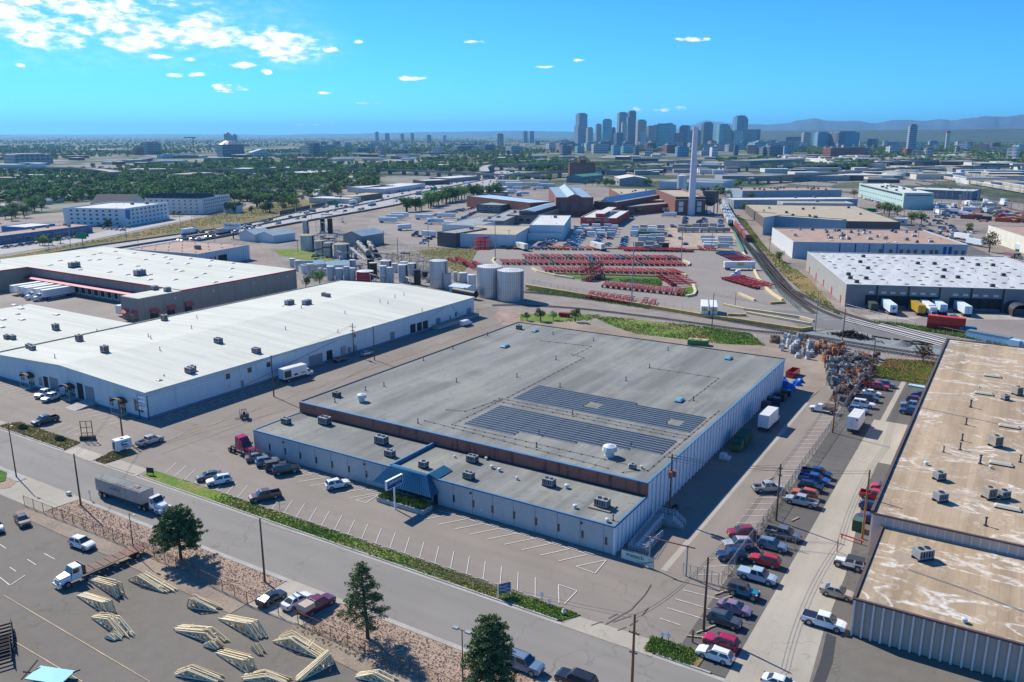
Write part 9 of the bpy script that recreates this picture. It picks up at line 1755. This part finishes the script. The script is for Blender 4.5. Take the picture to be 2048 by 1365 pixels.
for q in hs:HM.append(MB().box(-5,5,-4,4,-.3,3,0).side([(-5.5,3),(5.5,3),(0,5.4)],-4.4,4.4,1).mesh('house',[CREAM,q]))
for p in scatter([at(*q)for q in((-40,448),(120,405),(440,378),(640,400),(760,362),(700,345),(-40,372))],240,rr):hk_=rr.randrange(4);put('house',HM[hk_],None,'small house with a %s roof half hidden among trees'%('brown','black','grey','white')[hk_],'house','houses among the neighbourhood trees',None,(*p,0),rr.choice((.5,2.07)))
for k in range(46):
 c=at(rr.uniform(1175,1480),rr.uniform(331,350));w,d,h=rr.uniform(12,38),rr.uniform(10,22),rr.uniform(4,8);wl_=rr.choice([(GREYL,'grey'),(CREAM,'cream'),(PALE,'pale blue'),(DBROWN,'brown'),(UNIT_WHITE,'white')]);t=thing('workshop','small %s walled workshop in the belt behind the chimney'%wl_[1],'workshop',(*c,0),rr.choice((.4,.5)),'workshops behind the chimney');MB().box(-w/2,w/2,-d/2,d/2,-.3,h).build('wall',wl_[0],t);MB().box(-w/2-.2,w/2+.2,-d/2-.2,d/2+.2,h+.01,h+.4).build('roof',rr.choice([R_OFF,R_GREY,R_TAN]),t)
for p in scatter([at(*q)for q in((1190,352),(1190,334),(1480,334),(1480,352))],50,rr):scar(p,rr.uniform(0,360),'car among the workshops behind the chimney','cars among the far workshops',rr)
for p in scatter([at(*q)for q in((1830,470),(1830,440),(1900,415),(1960,420),(1900,440),(1960,470),(1930,490))],70,rr):scar(p,rr.choice((20,110))+rr.uniform(-5,5),'car standing in the yards between the factory and the rail yard','cars in the depot yards',rr)
for p in scatter([at(*q)for q in((1830,440),(1850,415),(2050,400),(2050,425),(1900,432))]+[],26,rr)+scatter([at(*q)for q in((930,416),(1080,384),(1110,372),(1010,378),(900,412))],22,rr):
 t=thing('parked_trailer','pale box trailer standing loose in a distant yard','trailer',(*p,0),rr.choice((.35,1.9)),'loose trailers in distant yards');MB().box(-6,6,-1.25,1.25,1,3.9).build('cargo_box',rr.choice([TRW,TRW,cols[1],cols[2]]),t);MB().box(-5.5,-3,-1.1,1.1,0,.99).build('wheel_set',BLACK,t)
for p in scatter([at(*q)for q in((940,400),(1105,378),(1105,366),(1020,366),(930,392))],12,rr)+scatter([at(*q)for q in((1700,362),(1700,345),(1830,345),(1830,356),(1760,366))],16,rr):
 w,d,h=rr.uniform(14,40),rr.uniform(10,24),rr.uniform(4,7);wl_=rr.choice([(GREYL,'grey'),(CREAM,'cream'),(PALE,'pale blue'),(UNIT_WHITE,'white')]);t=thing('workshop','low %s walled workshop at the edge of a distant yard'%wl_[1],'workshop',(*p,0),rr.choice((.4,.5)),'workshops of the distant yards');MB().box(-w/2,w/2,-d/2,d/2,-.3,h).build('wall',wl_[0],t);MB().box(-w/2-.2,w/2+.2,-d/2-.2,d/2+.2,h+.01,h+.4).build('roof',rr.choice([R_OFF,R_GREY,R_TAN]),t)
for k in range(60):
 x=rr.uniform(0,2048);ds=rr.uniform(1400,4200);c=lat(x,ds)
 if any(inpoly((c.x,c.y),b)for b in bad):continue
 w,d=rr.uniform(30,160),rr.uniform(20,60);a=rr.choice((.45,2.0));ca,sa=math.cos(a),math.sin(a)
 sheet('far_pavement',[(c.x+u*w*ca-v*d*sa,c.y+u*w*sa+v*d*ca)for u,v in((-1,-1),(1,-1),(1,1),(-1,1))],-.2,rr.choice([A_MID,FREE,DIRT,MATS['industrial_dust']]))
def ridge(name,prof,dist,mat,thick=6000,rough=.12,seed=1,step=4):
 rr=random.Random(seed);xs=[];x=prof[0][0]
 while x<=prof[-1][0]:xs.append(x);x+=step
 rows=7;m=MB();V=[]
 def tp(x):
  for(a,ya),(b,yb)in zip(prof[:-1],prof[1:]):
   if a<=x<=b:u=(x-a)/(b-a);u=u*u*(3-2*u);return ya+(yb-ya)*u
  return prof[-1][1]
 for x in xs:
  col=[];c=lat(x,dist);hh=hgt(c.x,c.y,tp(x))if tp(x)>0 else 0;hh*=1+rough*(math.sin(x*.07)+.7*math.sin(x*.17+1)+rr.uniform(-.15,.15))*.1
  for r in range(rows):
   f=r/(rows-1);u=1-f*f if r<rows else 0;dd=dist-thick*(f-.35);q=lat(x+(rr.uniform(-1,1)*step*.3),dd);z=hh*(1-abs(f-.35)/.65 if f>.35 else f/.35*.0+1-(.35-f)*1.2)
   z=hh*max(0,1-((f-.35)/.65)**1.0)if f>=.35 else hh*max(.3,1-(.35-f)*1.6)
   if 0<r<rows-1 and abs(f-.333)>.1:z*=1+rough*rr.uniform(-1,1)
   col.append((q.x,q.y,max(z,-1)if f<1 else-1))
  V.append(col)
 n=rows
 for col in V:m.v+=col
 for i in range(len(V)-1):
  for r in range(n-1):a=i*n+r;m.f.append((a,a+1,a+n+1,a+n));m.m.append(0)
 return m.build(name,mat,kind='structure',smooth=True)
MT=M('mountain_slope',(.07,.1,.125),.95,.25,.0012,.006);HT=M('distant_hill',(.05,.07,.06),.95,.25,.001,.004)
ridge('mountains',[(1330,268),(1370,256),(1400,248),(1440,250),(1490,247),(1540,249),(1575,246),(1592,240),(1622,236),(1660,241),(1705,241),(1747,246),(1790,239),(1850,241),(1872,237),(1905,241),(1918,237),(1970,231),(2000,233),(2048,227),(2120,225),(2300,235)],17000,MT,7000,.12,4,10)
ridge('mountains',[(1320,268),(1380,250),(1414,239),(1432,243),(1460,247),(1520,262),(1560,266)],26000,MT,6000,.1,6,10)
ridge('distant_hills',[(560,270),(640,268),(700,268),(790,265.5),(850,264),(950,263),(1040,261.5),(1120,263),(1200,266),(1330,266)],22000,HT,6000,.05,7,8);ridge('distant_hills',[(-200,270),(0,269.5),(200,269.5),(330,268.5),(420,269),(560,270)],26000,HT,6000,.05,8,8);ridge('distant_hills',[(1500,262),(1700,260),(1850,259),(2048,257),(2200,257)],9000,M('green_rise',(.05,.07,.035),.95,.3,.004,.03),3000,.05,9,8)
hz=MB().box(-42000,42000,-1500,36500,-1.4,580).build('haze',None or bpy.data.materials.new('haze_air'),kind='stuff')
hm=hz.data.materials[0];hm.use_nodes=True;t_=hm.node_tree;t_.nodes.clear();pv=t_.nodes.new('ShaderNodeVolumePrincipled');o_=t_.nodes.new('ShaderNodeOutputMaterial');t_.links.new(pv.outputs[0],o_.inputs['Volume'])
pv.inputs['Color'].default_value=(.22,.6,1,1);pv.inputs['Density'].default_value=4.6e-5;pv.inputs['Anisotropy'].default_value=.3
bpy.context.view_layer.update()
grp={}
for o in bpy.data.objects:
 if o.parent is None and o.get('label')and o.get('category'):grp.setdefault((o.get('group')or o['label'],o['label']),[]).append(o)
for(g,lab),L in grp.items():
 if 1<len(L)<=36 and 'from the left' not in lab and 'from the far' not in lab:
  L.sort(key=lambda o:proj(o.matrix_world.translation)[0]);w=lab.split();w=w[:11]
  while w and w[-1]in('the','of','a','in','on','by','at','and','to','with','from','its','behind','beside','before','left','right','or'):w.pop()
  for k,o in enumerate(L):
   o['label']=' '.join(w)+', '+('leftmost' if k==0 else 'rightmost' if k==len(L)-1 else(ORD[k]if k<30 else 'thirty '+ORD[k-30])+' from the left');o['group']=g if not o.get('group')else o['group']
